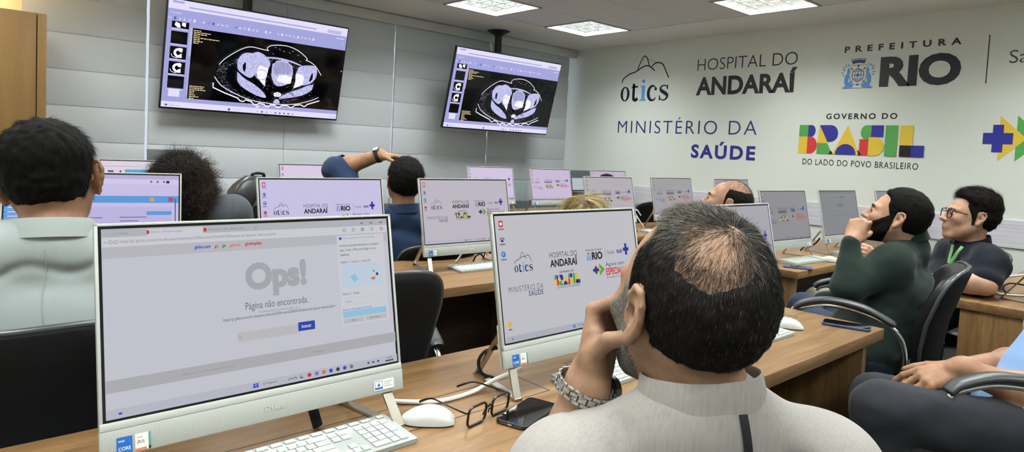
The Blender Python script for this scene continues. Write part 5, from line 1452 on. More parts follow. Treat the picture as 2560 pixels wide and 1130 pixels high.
class Person:
    """joints in world space; builds body, clothes and hair as parts of one thing"""
    def __init__(s, label, base, head_o, hf, sk, h=.005):
        s.t = thing('person', label, 'person', base); s.o = np.array(head_o, float); s.R = hf; s.sk = sk; s.h = h
        s.B = Blend(); s.HEAD = None
    def L(s, x, y, z): return s.R@A3(x, y, z)+s.o                  # head-local point to world
    def loc(s, P): return (P-s.o)@s.R                              # world to head-local
    def head(s, scale=1.0, **k):
        s.hs = scale; s.HEAD = head_shape(ears=False, **k).xf(s.R, s.o, scale); s.B.add(head_shape(**k).xf(s.R, s.o, scale)); return s
    def torso(s, neck, chest, pelvis, shl, shr, yaw, fat=1.0, thin=1.0):
        """neck base, chest centre, pelvis, shoulder joints"""
        s.neck, s.chest, s.pel, s.shl, s.shr = map(lambda v: np.array(v, float), (neck, chest, pelvis, shl, shr))
        y = math.radians(yaw); up = nrm(s.neck-s.pel); r = nrm(s.shr-s.shl); f = nrm(np.cross(up, r)); s.TF = np.stack([r, f, np.cross(r, f)], 1)
        s.fat = fat; b = s.B
        b.cap(s.L(0, -.022, -.06), s.neck, .056*thin, .062*thin, k=.03)
        s._torso(b, 0.)
        return s
    def _torso(s, b, e, k=.04):
        f = s.fat; u = s.TF[:, 2]; fw = s.TF[:, 1]
        b.ell(s.chest, A3(.158*f+e, .106*f+e, .165+e), s.TF, k=k)
        b.ell((s.chest+s.pel)/2, A3(.145*f+e, .110*f+e, .17+e), s.TF, k=k)
        b.ell(s.pel, A3(.160*f+e, .118*f+e, .12+e), s.TF, k=k)
        for sh in (s.shl, s.shr):
            b.cap(s.neck-u*.035, sh, .050+e, .050+e, k=k); b.cap(s.neck-u*.005-fw*.012, sh+u*.010, .040+e*.6, .030+e, k=k)
            b.cap(sh, sh*.62+s.chest*.38-u*.05, .054+e, .075+e, k=k)
    def arm(s, sh, el, wr, r=(.050, .041, .042, .027), k=.03):
        sh, el, wr = (np.array(v, float) for v in (sh, el, wr)); m = el*.72+wr*.28
        s.B.cap(sh, el, r[0], r[1], k=k); s.B.cap(el, m, r[1], r[2], k=.03); s.B.cap(m, wr, r[2], r[3], k=.03); return s
    def leg(s, hip, kn, an, toe, r=(.082, .058, .052, .036)):
        hip, kn, an, toe = (np.array(v, float) for v in (hip, kn, an, toe)); m = kn*.68+an*.32
        s.B.cap(hip, kn, r[0], r[1], k=.04); s.B.cap(kn, m, r[1]*.95, r[2], k=.03); s.B.cap(m, an, r[2], r[3], k=.03); s.B.cap(an, toe, .035, .022, k=.02); return s
    def body(s): s.bodyVF = surface(s.B, s.h); return skin('body', s.bodyVF, s.sk, s.t, 1)
    def garment(s, name, bl, m, h=None, post=None, smooth=2, margin=0., lab=None):
        vf = surface(bl, h or s.h, post, margin); o = skin(name, vf, m, s.t, smooth, lab); return o, vf
    def hair_cap(s, m, thick, region, h=.003, name='hair', smooth=1, bl=None):
        """thick(local) metres over the scalp, region(local) < 0 inside"""
        def post(P, d):
            l = s.loc(P)/s.hs; rg = region(l); return np.maximum(d-np.where(thick(l) > 0, thick(l)*np.clip(.25-rg/.016, 0, 1), thick(l)), rg*s.hs)
        m.node_tree.nodes['Principled BSDF'].inputs['Roughness'].default_value = .8; m.node_tree.nodes['Principled BSDF'].inputs['Specular IOR Level'].default_value = .1
        vf = surface(s.HEAD if bl is None else bl, h, post, .03); return skin(name, vf, m, s.t, smooth), vf
    def face(s, iris='#2a1c12', brow='#1a1512', lip='#8a5348', brows=True, skinlid=None):
        m_w = mat('eye_white', '#d8d2ca', .25); m_i = mat('iris_'+iris.strip('#'), iris, .15); k = s.hs
        for sd in (-1, 1):
            b = MB(); c = s.L(sd*.0315*k, .0815*k, -.0025*k); Rm = Matrix([[*s.R[0], 0], [*s.R[1], 0], [*s.R[2], 0], [0, 0, 0, 1]])
            prof = [(.0118*k*math.sin(PI*q/12), .0118*k*math.cos(PI*q/12)) for q in range(13)]
            Mx = Matrix.Translation(Vector(c)) @ Rm @ Matrix.Rotation(-PI/2, 4, 'X')
            prof[0] = (.0004, prof[0][1]); prof[-1] = (.0004, prof[-1][1])
            b.lathe(prof[:5], 14, 1, Mx, cap=False); b.lathe(prof[4:], 14, 0, Mx, cap=False)
            b.build('eye', [m_w, m_i], s.t, angle=180, world=True)
            if brows:
                bl = Blend().path([s.L(sd*.013*k, .0955*k, .0155*k), s.L(sd*.030*k, .0935*k, .021*k), s.L(sd*.048*k, .079*k, .0165*k)], [.0028*k, .0034*k, .0018*k], k=.003)
                skin('eyebrow', surface(bl, .0014), mat('brow_'+brow.strip('#'), brow, .8), s.t, 1)
        bl = Blend().path([s.L(-.019*k, .0885*k, -.0625*k), s.L(-.007*k, .0992*k, -.060*k), s.L(0, .0998*k, -.061*k), s.L(.007*k, .0992*k, -.060*k), s.L(.019*k, .0885*k, -.0625*k)], [.0022, .0042, .004, .0042, .0022], k=.002)
        bl.path([s.L(-.017*k, .0885*k, -.067*k), s.L(0, .0992*k, -.071*k), s.L(.017*k, .0885*k, -.067*k)], [.002, .0052, .002], k=.002)
        skin('lips', surface(bl, .0013), mat('lip_'+lip.strip('#'), lip, .45), s.t, 1)
def band(name, ctr, axis, ref, r0, r1, hgt, m, parent, flare=0., gap=0., thick=.003, tilt=0., n=48, wob=0.):
    """collar or cuff: a band round an axis; ref = where the opening is; r0 along ref, r1 across"""
    ax = nrm(axis); rf = np.asarray(ref, float); rf = nrm(rf-ax*(rf@ax)); sd = np.cross(ax, rf); rings = []
    for k in range(n+1):
        a = gap+(2*PI-2*gap)*k/n; c, s_ = math.cos(a), math.sin(a)
        top = hgt*(1-.0*abs(c)); lift = tilt*(-c)
        ring = []
        for e, z, fl in ((0, 0, 0), (0, top*.5, flare*.4), (0, top, flare), (thick*.5, top+thick*.5, flare), (thick, top, flare), (thick, top*.5, flare*.4), (thick, 0, 0)):
            q = ctr+ax*(z+lift)+rf*(r0+e+fl+wob*math.sin(5*a))*c+sd*(r1+e+fl+wob*math.cos(4*a))*s_
            ring.append(q)
        rings.append(ring)
    b = MB(); b.loft(rings, cap=True); return b.build(name, m, parent, world=True, angle=60)
# ------------------------------------------------------------------ people
sm = lambda x, a, b: (lambda t: t*t*(3-2*t))(np.clip((x-a)/(b-a), 0, 1))
SK_OLIVE = skin_mat('skin_olive', '#80604c', '#917059', '#a07e66')
SK_TAN = skin_mat('skin_tan', '#7c5943', '#8d6850', '#9c765c')
SK_FAIR = skin_mat('skin_fair', '#94705a', '#a57f67', '#b28d75')
def hair_region(zb_back=-.080, front=.060, burn=-.035, temple=.030, ear_z=.026, corner=.030, top0=.06):
    def reg(l):
        x, y, z = np.abs(l[:, 0]), l[:, 1], l[:, 2]
        zb = np.interp(y, [-.12, -.055, -.036, -.030, -.002, .003, .04], [zb_back-.004, zb_back, -.040, ear_z, ear_z, burn, burn-.004])
        yf = temple+(front-temple)*sm(z, top0, top0+.05)-corner*sm(x, .015, .055)*sm(z, top0-.01, top0+.03)
        yf = np.minimum(yf, .014+(temple-.014)*sm(z, -.025, .055)+1.0*(z > .055)); return np.maximum(y-yf, zb-z)
    return reg
def radial_dirs(p, crown, down=.5):
    d = p-crown; d = d/(np.linalg.norm(d, axis=1)[:, None]+1e-9); d[:, 2] -= down*np.clip((crown[2]+.0-p[:, 2])/.1, 0, 1); return d
def comb(pp, nn, d):
    d = d-nn*(d*nn).sum(1)[:, None]; return d/(np.linalg.norm(d, axis=1)[:, None]+1e-9)
def fold(P, d, amp, seed=(0, 0, 0), s=(9, 9, 5)):
    q = P*np.array(s)+np.array(seed)
    return d+amp*(1-np.abs(vnoise(q, 1.0))*2)+amp*.5*vnoise(q*2.3+5, 1.0)

# ---------------- 1: the man in the foreground, back of the head to us
def person_foreground():
    hf = head_frame(23, 6, 0)
    p = Person('balding grey-haired man in a pale shirt, back turned, fist at his chin', (.74, .34, 0), at(1717, 757, .845), hf, SK_OLIVE, h=.0034)
    p.head(1.04, ear=1.14, ear_out=-.02, ear_x=.0065, jaw=1.05)
    N0 = np.array(at(1752, 1000, .835)); yw = math.radians(36); rt = A3(math.cos(yw), -math.sin(yw), 0); fw = A3(math.sin(yw), math.cos(yw), 0)
    shl = N0-rt*.158+fw*.03+A3(0, 0, -.122); shr = N0+rt*.165+A3(0, 0, -.098)
    p.torso(N0, N0+A3(0, 0, -.235)+fw*.02, A3(.75, .33, .57), shl, shr, 36, fat=1.06, thin=.96)
    elb = np.array(at(1310, 1330, .95)); wr = np.array(at(1468, 962, .90))
    p.arm(shl, elb, wr, r=(.055, .043, .040, .028), k=.015)
    elr = shr+A3(.07, .03, -.27); wrr = A3(.88, .60, .66); p.arm(shr, elr, wrr)
    c_r, c_f, c_u = _r, _f, _u
    kn = np.array(at(1492, 838, .925)); d = nrm(kn-wr)
    n_ = nrm(-c_r*.80+c_f*.55+c_u*.12)
    HB = hand(wr+d*.012, d, n_, 1 if np.dot(np.cross(d, nrm(n_-d*(n_@d))), -c_f) > 0 else -1,
              {'i': (62, 58, 35), 'm': (66, 62, 38), 'r': (70, 64, 40), 'p': (74, 62, 40)}, [(.55, .45, -.75), (.30, .05, -1), (.12, -.15, -1)], sc=1.0, wr=.028)
    p.B.add(HB)
    d2 = nrm(A3(-.1, 1, -.2)); p.B.add(hand(wrr, d2, A3(0, .2, 1), 1 if np.dot(np.cross(d2, A3(0, .2, 1)), A3(-1, 0, 0)) > 0 else -1, {k: (25, 30, 20) for k in 'imrp'}, [(.7, .6, -.2), (.9, .3, -.1), (1, .1, -.1)]))
    for s_, hip, kne in ((-1, A3(.66, .37, .55), A3(.74, .77, .53)), (1, A3(.83, .35, .55), A3(1.0, .73, .53))):
        p.leg(hip, kne, kne+A3(.02, .04, -.44), kne+A3(.04, .20, -.50))
    p.body()
    # shirt
    S = Blend(); p._torso(S, .014)
    S.cap(shl, shl*.35+elb*.65, .070, .064, k=.05); S.cap(shr, elr, .068, .062, k=.05)
    m = cloth_mat('shirt_pale_stripe', '#b3aeaa', '#c2beb9', (1, 1, 1), bs=.1)
    if True:
        N, L, B = nodes(m); w = N.new('ShaderNodeTexWave'); w.inputs['Scale'].default_value = 240; w.inputs['Distortion'].default_value = 2.5; w.inputs['Detail'].default_value = 3; w.inputs['Detail Scale'].default_value = .6
        L.new(texco(m, (1, .2, .12), rot=(0, 0, math.radians(-36))), w.inputs['Vector']); L.new(ramp(m, noise(m, texco(m, (260, 260, 9)), 1.0, 3), [(.2, '#86817e'), (.5, '#908b88'), (.8, '#96918d')]), B.inputs['Base Color'])
    def post(P, d):
        rel = P-N0; side = rel@rt; back = -(rel@fw); z_ = rel[:, 2]
        d = d + .004*vnoise(P*A3(9, 9, 5)+3, 1.)
        # a long soft fold below each side of the collar and along the sleeve seam
        for sd in (-1, 1):
            ln = side-sd*(.075+.35*(-z_-.02)); d = d+.006*np.exp(-(ln/.012)**2)*sm(-z_, .02, .06)*(1-sm(-z_, .14, .2))*(back > 0)
        d = d+.009*np.exp(-((side+.108-.12*(z_+.03))/.014)**2)*(back > 0)*sm(-z_, .0, .03)+.010*np.exp(-((z_+.115-.30*(side+.15))/.010)**2)*(side < -.09)*(back > -.02)+.011*np.exp(-((side-.10+.5*(z_+.05))/.016)**2)*(back > 0)*sm(-z_, .03, .06)
        seam = side+.158; d = d+.003*np.exp(-(seam/.004)**2)
        return d
    p.garment('shirt', S, m, .0045, post, 2)
    axis = nrm(p.L(0, -.02, -.06)-N0+A3(0, 0, .06)); back = -p.TF[:, 1]
    band('collar', N0+A3(0, 0, -.008)+back*.004, nrm(axis+A3(0, 0, .5)), p.TF[:, 1], .071, .077, .044, m, p.t, flare=-.006, gap=.28, thick=.0045, tilt=.006, wob=.0008)
    # black loop down the back, laid on the cloth
    b = MB(); dr = nrm(rt); pts = []
    for k in range(9):
        s_ = k/8; q = N0+rt*(.028+.010*s_)+A3(0, 0, .0-.062*s_); pts.append(q)
    dep = bpy.context.evaluated_depsgraph_get(); bpy.context.view_layer.update(); dep = bpy.context.evaluated_depsgraph_get()
    sh = [o for o in p.t.children if o.name.startswith('shirt')][0]
    V = []
    for q in pts:
        for e in (-.0055, .0055):
            o_ = Vector(q+rt*e+back*.3)-p.t.location; ok, hit, nn_, _i = sh.ray_cast(o_, Vector(-back))
            V.append(Vector(hit if ok else q+back*.12-np.array(p.t.location))+Vector(back)*.0012)
    Fq = [[2*k, 2*k+1, 2*k+3, 2*k+2] for k in range(8)]; n0 = len(V)
    V2 = [v+Vector(back)*.0012 for v in V]; b.add([v[:] for v in V+V2], Fq+[[n0+i for i in f[::-1]] for f in Fq]+[[2*k, 2*k+2, n0+2*k+2, n0+2*k] for k in range(8)]+[[2*k+1, n0+2*k+1, n0+2*k+3, 2*k+3] for k in range(8)]+[[0, n0, n0+1, 1], [16, 17, n0+17, n0+16]])
    b.build('back_loop', mat('black_ribbon', '#0b0b0f', .7), p.t, angle=None)
    # trousers
    T = Blend(); T.ell(p.pel, A3(.18, .14, .12), p.TF, k=.05)
    for hip, kne in ((A3(.66, .37, .55), A3(.74, .77, .53)), (A3(.83, .35, .55), A3(1.0, .73, .53))): T.cap(hip, kne, .098, .072, k=.05); T.cap(kne, kne+A3(.02, .04, -.42), .066, .055, k=.04)
    p.garment('trousers', T, cloth_mat('trouser_dark', '#22242a', '#2b2d33'), .008)
    # hair
    bald = A3(-.026, -.078, .090)
    reg = hair_region(-.058, .050, -.05, .018, .030, .035, .07)
    def thick(l):
        db = np.linalg.norm((l-bald)*A3(1, 1, .9), axis=1)
        return .0044*sm(db, .034, .068)-.0030*(1-sm(db, .038, .056))+.006*sm(l[:, 2], .07, .12)*sm(db, .05, .085)+.0016*vnoise(l*130, 1.)
    hm = hair_mat('hair_greying', [(0, '#0d0b0a'), (.35, '#1d1a18'), (.65, '#55504a'), (1, '#a29e96')])
    capm = hair_mat('hair_greying_base', [(0, '#14110f'), (1, '#14110f')])
    N, L, B = nodes(capm)
    v = texco(capm); cl = ramp(capm, noise(capm, v, 40, 4), [(.3, '#100e0d'), (.6, '#1c1917'), (.85, '#332f2b')]); L.new(cl, B.inputs['Base Color'])
    cap, vf = p.hair_cap(capm, thick, reg, .0028)
    def mask(c):
        l = p.loc(c)/1.04; db = np.linalg.norm((l-bald)*A3(1, 1, .9), axis=1)
        return (.10+.90*sm(db, .008, .042))*(reg(l) < .001)
    hv = surface(p.HEAD, .004)
    pp, nn = scatter(hv, 15000, 2, lambda c: mask(c)*(np.linalg.norm((p.loc(c)/1.04-bald)*A3(1, 1, .9), axis=1) < .082)); p2_, n2_ = scatter(vf, 36000, 3, lambda c: (np.linalg.norm((p.loc(c)/1.04-bald)*A3(1, 1, .9), axis=1) > .04).astype(float)); pp = np.concatenate([pp, p2_]); nn = np.concatenate([nn, n2_]); l = p.loc(pp)/1.04
    crown = A3(.01, -.06, .11); dl = radial_dirs(l, crown, .9); dw = comb(pp, nn, dl@p.R.T)
    rg = np.random.default_rng(4); db = np.linalg.norm((l-bald), axis=1)
    grey = .20+.75*sm(l[:, 2], .055, .100)*sm(l[:, 1], -.08, .0)+.40*sm(l[:, 1], -.01, .03)*(np.abs(l[:, 0]) > .05)+.2*sm(-db, -.08, -.045)
    tone = np.clip(grey*(.45+.9*rg.random(len(l)))+(rg.random(len(l)) > .93)*.5, 0, 1)
    ln = .006+.008*sm(l[:, 2], .05, .11)+.0*l[:, 0]
    strands('hair_strands', pp+nn*.002, nn, dw, ln, hm, cap, .00021, .26, 0, 2, .26, tone, 5)
    # beard along the jaw
    def bm_(c):
        l = p.loc(c)/1.04; x, y, z = np.abs(l[:, 0]), l[:, 1], l[:, 2]
        return ((y > .004) & (z < .012-.0*y) & (z < .03-1.2*np.clip(y-.02, 0, 1)) & (z > -.13) & (y < .12)).astype(float)*((z < -.03) | (y < .035))*(x > .012)
    def breg(l):
        x, y, z = np.abs(l[:, 0]), l[:, 1], l[:, 2]
        r = np.maximum(np.maximum(.000-y, z-(.020-1.0*np.clip(y-.030, 0, 1))), -.13-z); return np.maximum(r, .012-x)+.006*vnoise(l*140, 1.)
    gm = mat('beard_grey_base', '#6b665f', .8, spec=.1); N, L, B = nodes(gm); L.new(ramp(gm, noise(gm, texco(gm), 420, 3, .8), [(.35, '#3b3733'), (.55, '#6d6862'), (.75, '#99948d')]), B.inputs['Base Color'])
    bc, bvf = p.hair_cap(gm, lambda l: .0028+.001*vnoise(l*260, 1.), breg, .0026, name='beard')
    pp, nn = scatter(bvf, 11000, 9); l = p.loc(pp)
    dw = comb(pp, nn, np.tile(p.R@A3(0, .3, -1), (len(pp), 1)))
    strands('beard_strands', pp, nn, dw, .0055, hair_mat('beard_grey', [(0, '#3a3531'), (.5, '#807b74'), (1, '#b8b4ac')]), bc, .00030, .7, 0, 2, .4, rg.random(len(pp)), 6)
    p.face()
    # steel bracelet watch
    ax = nrm(wr-elb); ctr = wr-ax*.006; u_ = nrm(np.cross(ax, c_f)); w_ = np.cross(ax, u_)
    wt = MB(); n = 20
    def rp(a, r): return ctr+(u_*math.cos(a)*r*1.08+w_*math.sin(a)*r)
    for k in range(n):
        a = 2*PI*(k+.5)/n; c = Vector(rp(a, .0375)); tx = Vector(-u_*math.sin(a)*1.12+w_*math.cos(a)).normalized(); rad = Vector(u_*math.cos(a)+w_*math.sin(a)).normalized(); axv = Vector(ax)
        rad = tx.cross(axv).normalized()
        Mx = Matrix(((tx.x, axv.x, rad.x, c.x), (tx.y, axv.y, rad.y, c.y), (tx.z, axv.z, rad.z, c.z), (0, 0, 0, 1)))
        wt.box((0, 0, 0), (.0112, .0085, .0032), .0008, mat4=Mx); wt.box((.005, .0072, 0), (.0112, .0052, .003), .0008, mat4=Mx); wt.box((.005, -.0072, 0), (.0112, .0052, .003), .0008, mat4=Mx)
    wb = wt.build('watch_bracelet', M['steel'], p.t, world=True)
    a = math.pi*1.18; c = Vector(rp(a, .041)); axv = Vector(ax); rad = Vector(rp(a, 1)-ctr).normalized(); tx = axv.cross(rad).normalized()
    Mx = Matrix(((tx.x, axv.x, rad.x, c.x), (tx.y, axv.y, rad.y, c.y), (tx.z, axv.z, rad.z, c.z), (0, 0, 0, 1)))
    b = MB(); b.lathe([(.0195, -.004), (.0205, 0), (.0205, .004), (.0185, .0065), (.017, .0065), (.0165, .0055)], 28, mat4=Mx); b.build('watch_case', M['steel'], p.t, world=True)
    return p
P1 = person_foreground()
H_DARK = [(0, '#090807'), (.5, '#15120f'), (1, '#2e2822')]
def dense_hair(p, cap, vf, n, ln, hm, crown, seed=1, w=.0003, lift=.3, jit=.3, down=.8, tone=None, curl=0., seg=3, dirs=None, grav=0.):
    pp, nn = scatter(vf, n, seed); l = p.loc(pp)/p.hs
    dl = radial_dirs(l, A3(*crown), down) if dirs is None else dirs(l)
    dw = comb(pp, nn, dl@p.R.T); rg = np.random.default_rng(seed)
    t = rg.random(len(l))*.6 if tone is None else tone(l, rg)
    L_ = ln(l) if callable(ln) else ln
    return strands('hair_strands', pp, nn, dw, L_, hm, cap, w, lift, curl, seg, jit, t, seed, gravity=grav)
def seat_legs(p, hips, yaw, spread=.10, seat=.53, reach=.42, cloth=None, h=.008, shoes=True, body=True):
    y = math.radians(yaw); f = A3(math.sin(y), math.cos(y), 0); r = A3(math.cos(y), -math.sin(y), 0); T = Blend(); hips = np.array(hips, float)
    T.ell(hips+A3(0, 0, .02), A3(.178*p.fat, .14*p.fat, .11), np.stack([r, f, A3(0, 0, 1)], 1), k=.05); out = []
    for s in (-1, 1):
        hp = hips+r*s*.085; kn = hips+f*reach+r*s*(spread+.03)+A3(0, 0, seat-hips[2]); an = kn+f*.06+A3(0, 0, -(kn[2]-.09)); to = an+f*.17+A3(0, 0, -.05)
        if body: p.leg(hp, kn, an, to)
        T.cap(hp, kn, .100, .074, k=.05); T.cap(kn, an, .070, .058, k=.04); out.append((hp, kn, an, to))
    if cloth: p.garment('trousers', T, cloth, h)
    if shoes:
        for hp, kn, an, to in out:
            S = Blend().cap(an+A3(0, 0, -.03), to, .044, .036, k=.02); S.cap(an+A3(0, 0, -.055)-f*.03, to+A3(0, 0, -.005), .034, .032, k=.02)
            skin('shoe', surface(S, .008, lambda P, d: np.maximum(d, .004-P[:, 2])), mat('shoe_dark', '#141416', .5), p.t)
    return out

# ---------------- 2: dark-haired man in a white shirt at the left
def person_left():
    p = Person('dark-haired man in a white shirt seen from behind at the left edge', (.18, 1.72, 0), at(126, 448, 1.45), head_frame(15, 0, -9), SK_TAN, h=.0042)
    p.head(.99, ear=1.2, ear_out=.55, ear_x=.003)
    N0 = np.array(at(132, 596, 1.42)); yw = math.radians(8); rt = A3(math.cos(yw), -math.sin(yw), 0); fw = A3(math.sin(yw), math.cos(yw), 0)
    shl = N0-rt*.185+A3(0, 0, -.035); shr = N0+rt*.185+A3(0, 0, -.06)
    p.torso(N0, N0+A3(0, 0, -.235)+fw*.03, A3(.19, 1.83, .58), shl, shr, 8, fat=1.08, thin=1.0)
    el = shl-rt*.10+fw*.10+A3(0, 0, -.25); p.arm(shl, el, el+fw*.24+rt*.08+A3(0, 0, .06)); er = shr+rt*.08+fw*.12+A3(0, 0, -.25); p.arm(shr, er, er+fw*.24-rt*.08+A3(0, 0, .05))
    for e_, s in ((el, -1), (er, 1)):
        w = e_+fw*.24-rt*s*.08+A3(0, 0, .055); p.B.add(hand(w, fw-rt*s*.2, A3(0, 0, 1), 1 if np.dot(np.cross(fw, A3(0, 0, 1)), -rt*s) > 0 else -1, {k: (25, 30, 20) for k in 'imrp'}, [(.7, .6, -.2), (.9, .3, -.1), (1, .1, -.1)]))
    seat_legs(p, (.19, 1.83, .57), 8, cloth=cloth_mat('trouser_navy', '#1c2029', '#262b35'), h=.010)
    p.body()
    S = Blend(); p._torso(S, .016); S.cap(shl, el, .072, .060, k=.05); S.cap(shr, er, .072, .060, k=.05)
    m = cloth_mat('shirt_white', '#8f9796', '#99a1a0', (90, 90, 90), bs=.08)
    def post(P, d):
        rel = P-N0; side = rel@rt; z_ = rel[:, 2]; back = -(rel@fw) > 0
        d = d+.005*vnoise(P*A3(6, 6, 11)+2, 1.)
        d = d+.006*np.exp(-((z_+.055-.25*side+.02*np.sin(side*30))/.012)**2)*back*(np.abs(side) < .16)
        d = d+.006*np.exp(-((z_+.32+.22*np.abs(side-.02))/.014)**2)*back+.005*np.exp(-((z_+.27-.35*(side-.05))/.012)**2)*back*(side > .04)
        return d-.0022*np.exp(-((side-.012)/.0022)**2)*back
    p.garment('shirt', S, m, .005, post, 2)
    bpy.context.view_layer.update(); sh = [o for o in p.t.children if o.name.startswith('shirt')][0]; Lc = Vector(p.t.location); pts = []
    for k in range(26):
        q = N0+rt*(-.012+.003*math.sin(k*.5))+A3(0, 0, -.012-.0115*k); ok, hit, n_, i_ = sh.ray_cast(Vector(q-fw*.4)-Lc, Vector(fw)); 
        if ok: pts.append(hit+Lc-Vector(fw)*.0004)
    b = MB(); b.tube(pts, .0016, 6); b.build('back_seam', m, p.t, world=True, angle=60)
    band('collar', N0+A3(0, 0, .000)-fw*.004, nrm(p.L(0, -.02, -.06)-N0+A3(0, 0, .08)), p.TF[:, 1], .076, .082, .040, m, p.t, flare=-.012, gap=.3, thick=.004, wob=.001)
    reg = hair_region(-.072, .075, -.05, .05, .026, .01, .06)
    thick = lambda l: .006+.013*sm(l[:, 2], .01, .08)+.003*vnoise(l*90, 1.)-.006*(1-sm(l[:, 2], -.075, -.03))
    cap, vf = p.hair_cap(hair_mat('hair_black_base', [(0, '#0b0a09'), (1, '#0b0a09')]), thick, reg, .0035)
    dense_hair(p, cap, vf, 16000, lambda l: .014+.010*sm(l[:, 2], .0, .09), hair_mat('hair_black', H_DARK), (.015, -.045, .12), 3, .00026, .22, .22, 1.1)
    hv = surface(p.HEAD, .0045)
    pp, nn = scatter(hv, 5000, 5, lambda c: (lambda l: ((l[:, 1] > .002) & (l[:, 2] < -.01) & (l[:, 2] > -.125)).astype(float))(p.loc(c)))
    dw = comb(pp, nn, np.tile(p.R@A3(0, .3, -1), (len(pp), 1))); strands('beard', pp, nn, dw, .008, hair_mat('hair_black', H_DARK), p.t, .0003, .5, 0, 2, .35, np.zeros(len(pp))+.2, 6)
    p.face(); return p
person_left()

# ---------------- 3: woman with curly hair and a grey blazer
def person_curly():
    p = Person('woman with big dark curly hair in a grey blazer, seen from behind', (.95, 3.18, 0), at(450, 468, 3.0), head_frame(14, 0, 4), SK_TAN, h=.006)
    p.head(.98)
    N0 = np.array(at(462, 545, 2.98)); yw = math.radians(16); rt = A3(math.cos(yw), -math.sin(yw), 0); fw = A3(math.sin(yw), math.cos(yw), 0)
    shl = N0-rt*.16+A3(0, 0, -.06); shr = N0+rt*.20+A3(0, 0, .022)
    p.torso(N0, N0+A3(0, 0, -.24), A3(.93, 3.16, .58), shl, shr, 16, fat=.98, thin=.9)
    el = shl-rt*.08+fw*.1+A3(0, 0, -.25); er = shr+rt*.09+fw*.08+A3(0, 0, -.24); p.arm(shl, el, el+fw*.23+A3(0, 0, .03)); p.arm(shr, er, er+fw*.23+A3(0, 0, .03))
    for e_, s in ((el, -1), (er, 1)): p.B.add(hand(e_+fw*.24+A3(0, 0, .03), fw, A3(0, 0, 1), 1 if np.dot(np.cross(fw, A3(0, 0, 1)), -rt*s) > 0 else -1, {k: (25, 30, 20) for k in 'imrp'}, [(.7, .6, -.2), (.9, .3, -.1), (1, .1, -.1)]))
    seat_legs(p, (.93, 3.10, .57), 16, reach=.36, cloth=cloth_mat('trouser_dark', '#22242a', '#2b2d33'), h=.012)
    p.body()
    S = Blend(); p._torso(S, .020); S.cap(shl, el, .070, .060, k=.05); S.cap(shr, er, .074, .060, k=.05); S.cap(el, el+fw*.2+A3(0, 0, .03), .058, .05); S.cap(er, er+fw*.2+A3(0, 0, .03), .058, .05)
    m = cloth_mat('blazer_grey', '#3d4247', '#464b51', (70, 70, 70), bs=.08)
    p.garment('blazer', S, m, .006, lambda P, d: d+.006*vnoise(P*A3(7, 7, 5), 1.)+.004*np.exp(-((((P-N0)@rt)-.19)/.006)**2), 2)
    band('blazer_collar', N0+A3(0, 0, -.02), nrm(A3(-.1, .3, 1)), fw, .078, .086, .055, m, p.t, flare=-.006, gap=.5, thick=.006)
    hb = Blend(); R = p.R; o = p.o
    for c, r in (((0, -.02, .05), (.112, .125, .105)), ((-.05, -.04, -.02), (.085, .10, .105)), ((.055, -.045, -.035), (.085, .095, .115)), ((.085, -.03, -.075), (.055, .06, .085)), ((-.075, -.02, -.07), (.05, .06, .07)), ((.02, -.09, -.06), (.09, .06, .10))): hb.ell(R@A3(*c)+o, A3(*r), R, k=.04)
    def post(P, d):
        l = p.loc(P); return np.maximum(d-.006*vnoise(P*60, 1.)-.006*vnoise(P*28, 1.), np.minimum(l[:, 1]-.055, 9)-0*d)
    cap = skin('hair', surface(hb, .005, post, .02), hair_mat('hair_curly_base', [(0, '#0c0908'), (1, '#0c0908')]), p.t, 0)
    vf = surface(hb, .006, post, .02); pp, nn = scatter(vf, 7500, 4); rg = np.random.default_rng(3); l = p.loc(pp)
    dirs = nn*.35+rg.normal(0, .5, nn.shape)+np.array([0, 0, -.5]); dirs /= np.linalg.norm(dirs, axis=1)[:, None]
    t = np.clip(.25+.5*sm(l[:, 0], .02, .09)*rg.random(len(l))+.15*rg.random(len(l)), 0, 1)
    strands('curls', pp, nn, dirs, .060, hair_mat('hair_curly', [(0, '#0b0908'), (.4, '#1c1410'), (.75, '#3d2a1d'), (1, '#5d4530')]), cap, .0010, .45, .0055, 12, .4, t, 4)
    pp, nn = scatter(vf, 900, 8); dirs = nn+rg.normal(0, .5, nn.shape); dirs /= np.linalg.norm(dirs, axis=1)[:, None]
    strands('loose_curls', pp, nn, dirs, .055, MATS['hair_curly'], cap, .0007, .7, .006, 12, .4, np.full(len(pp), .4), 9)
    p.face(); return p
person_curly()

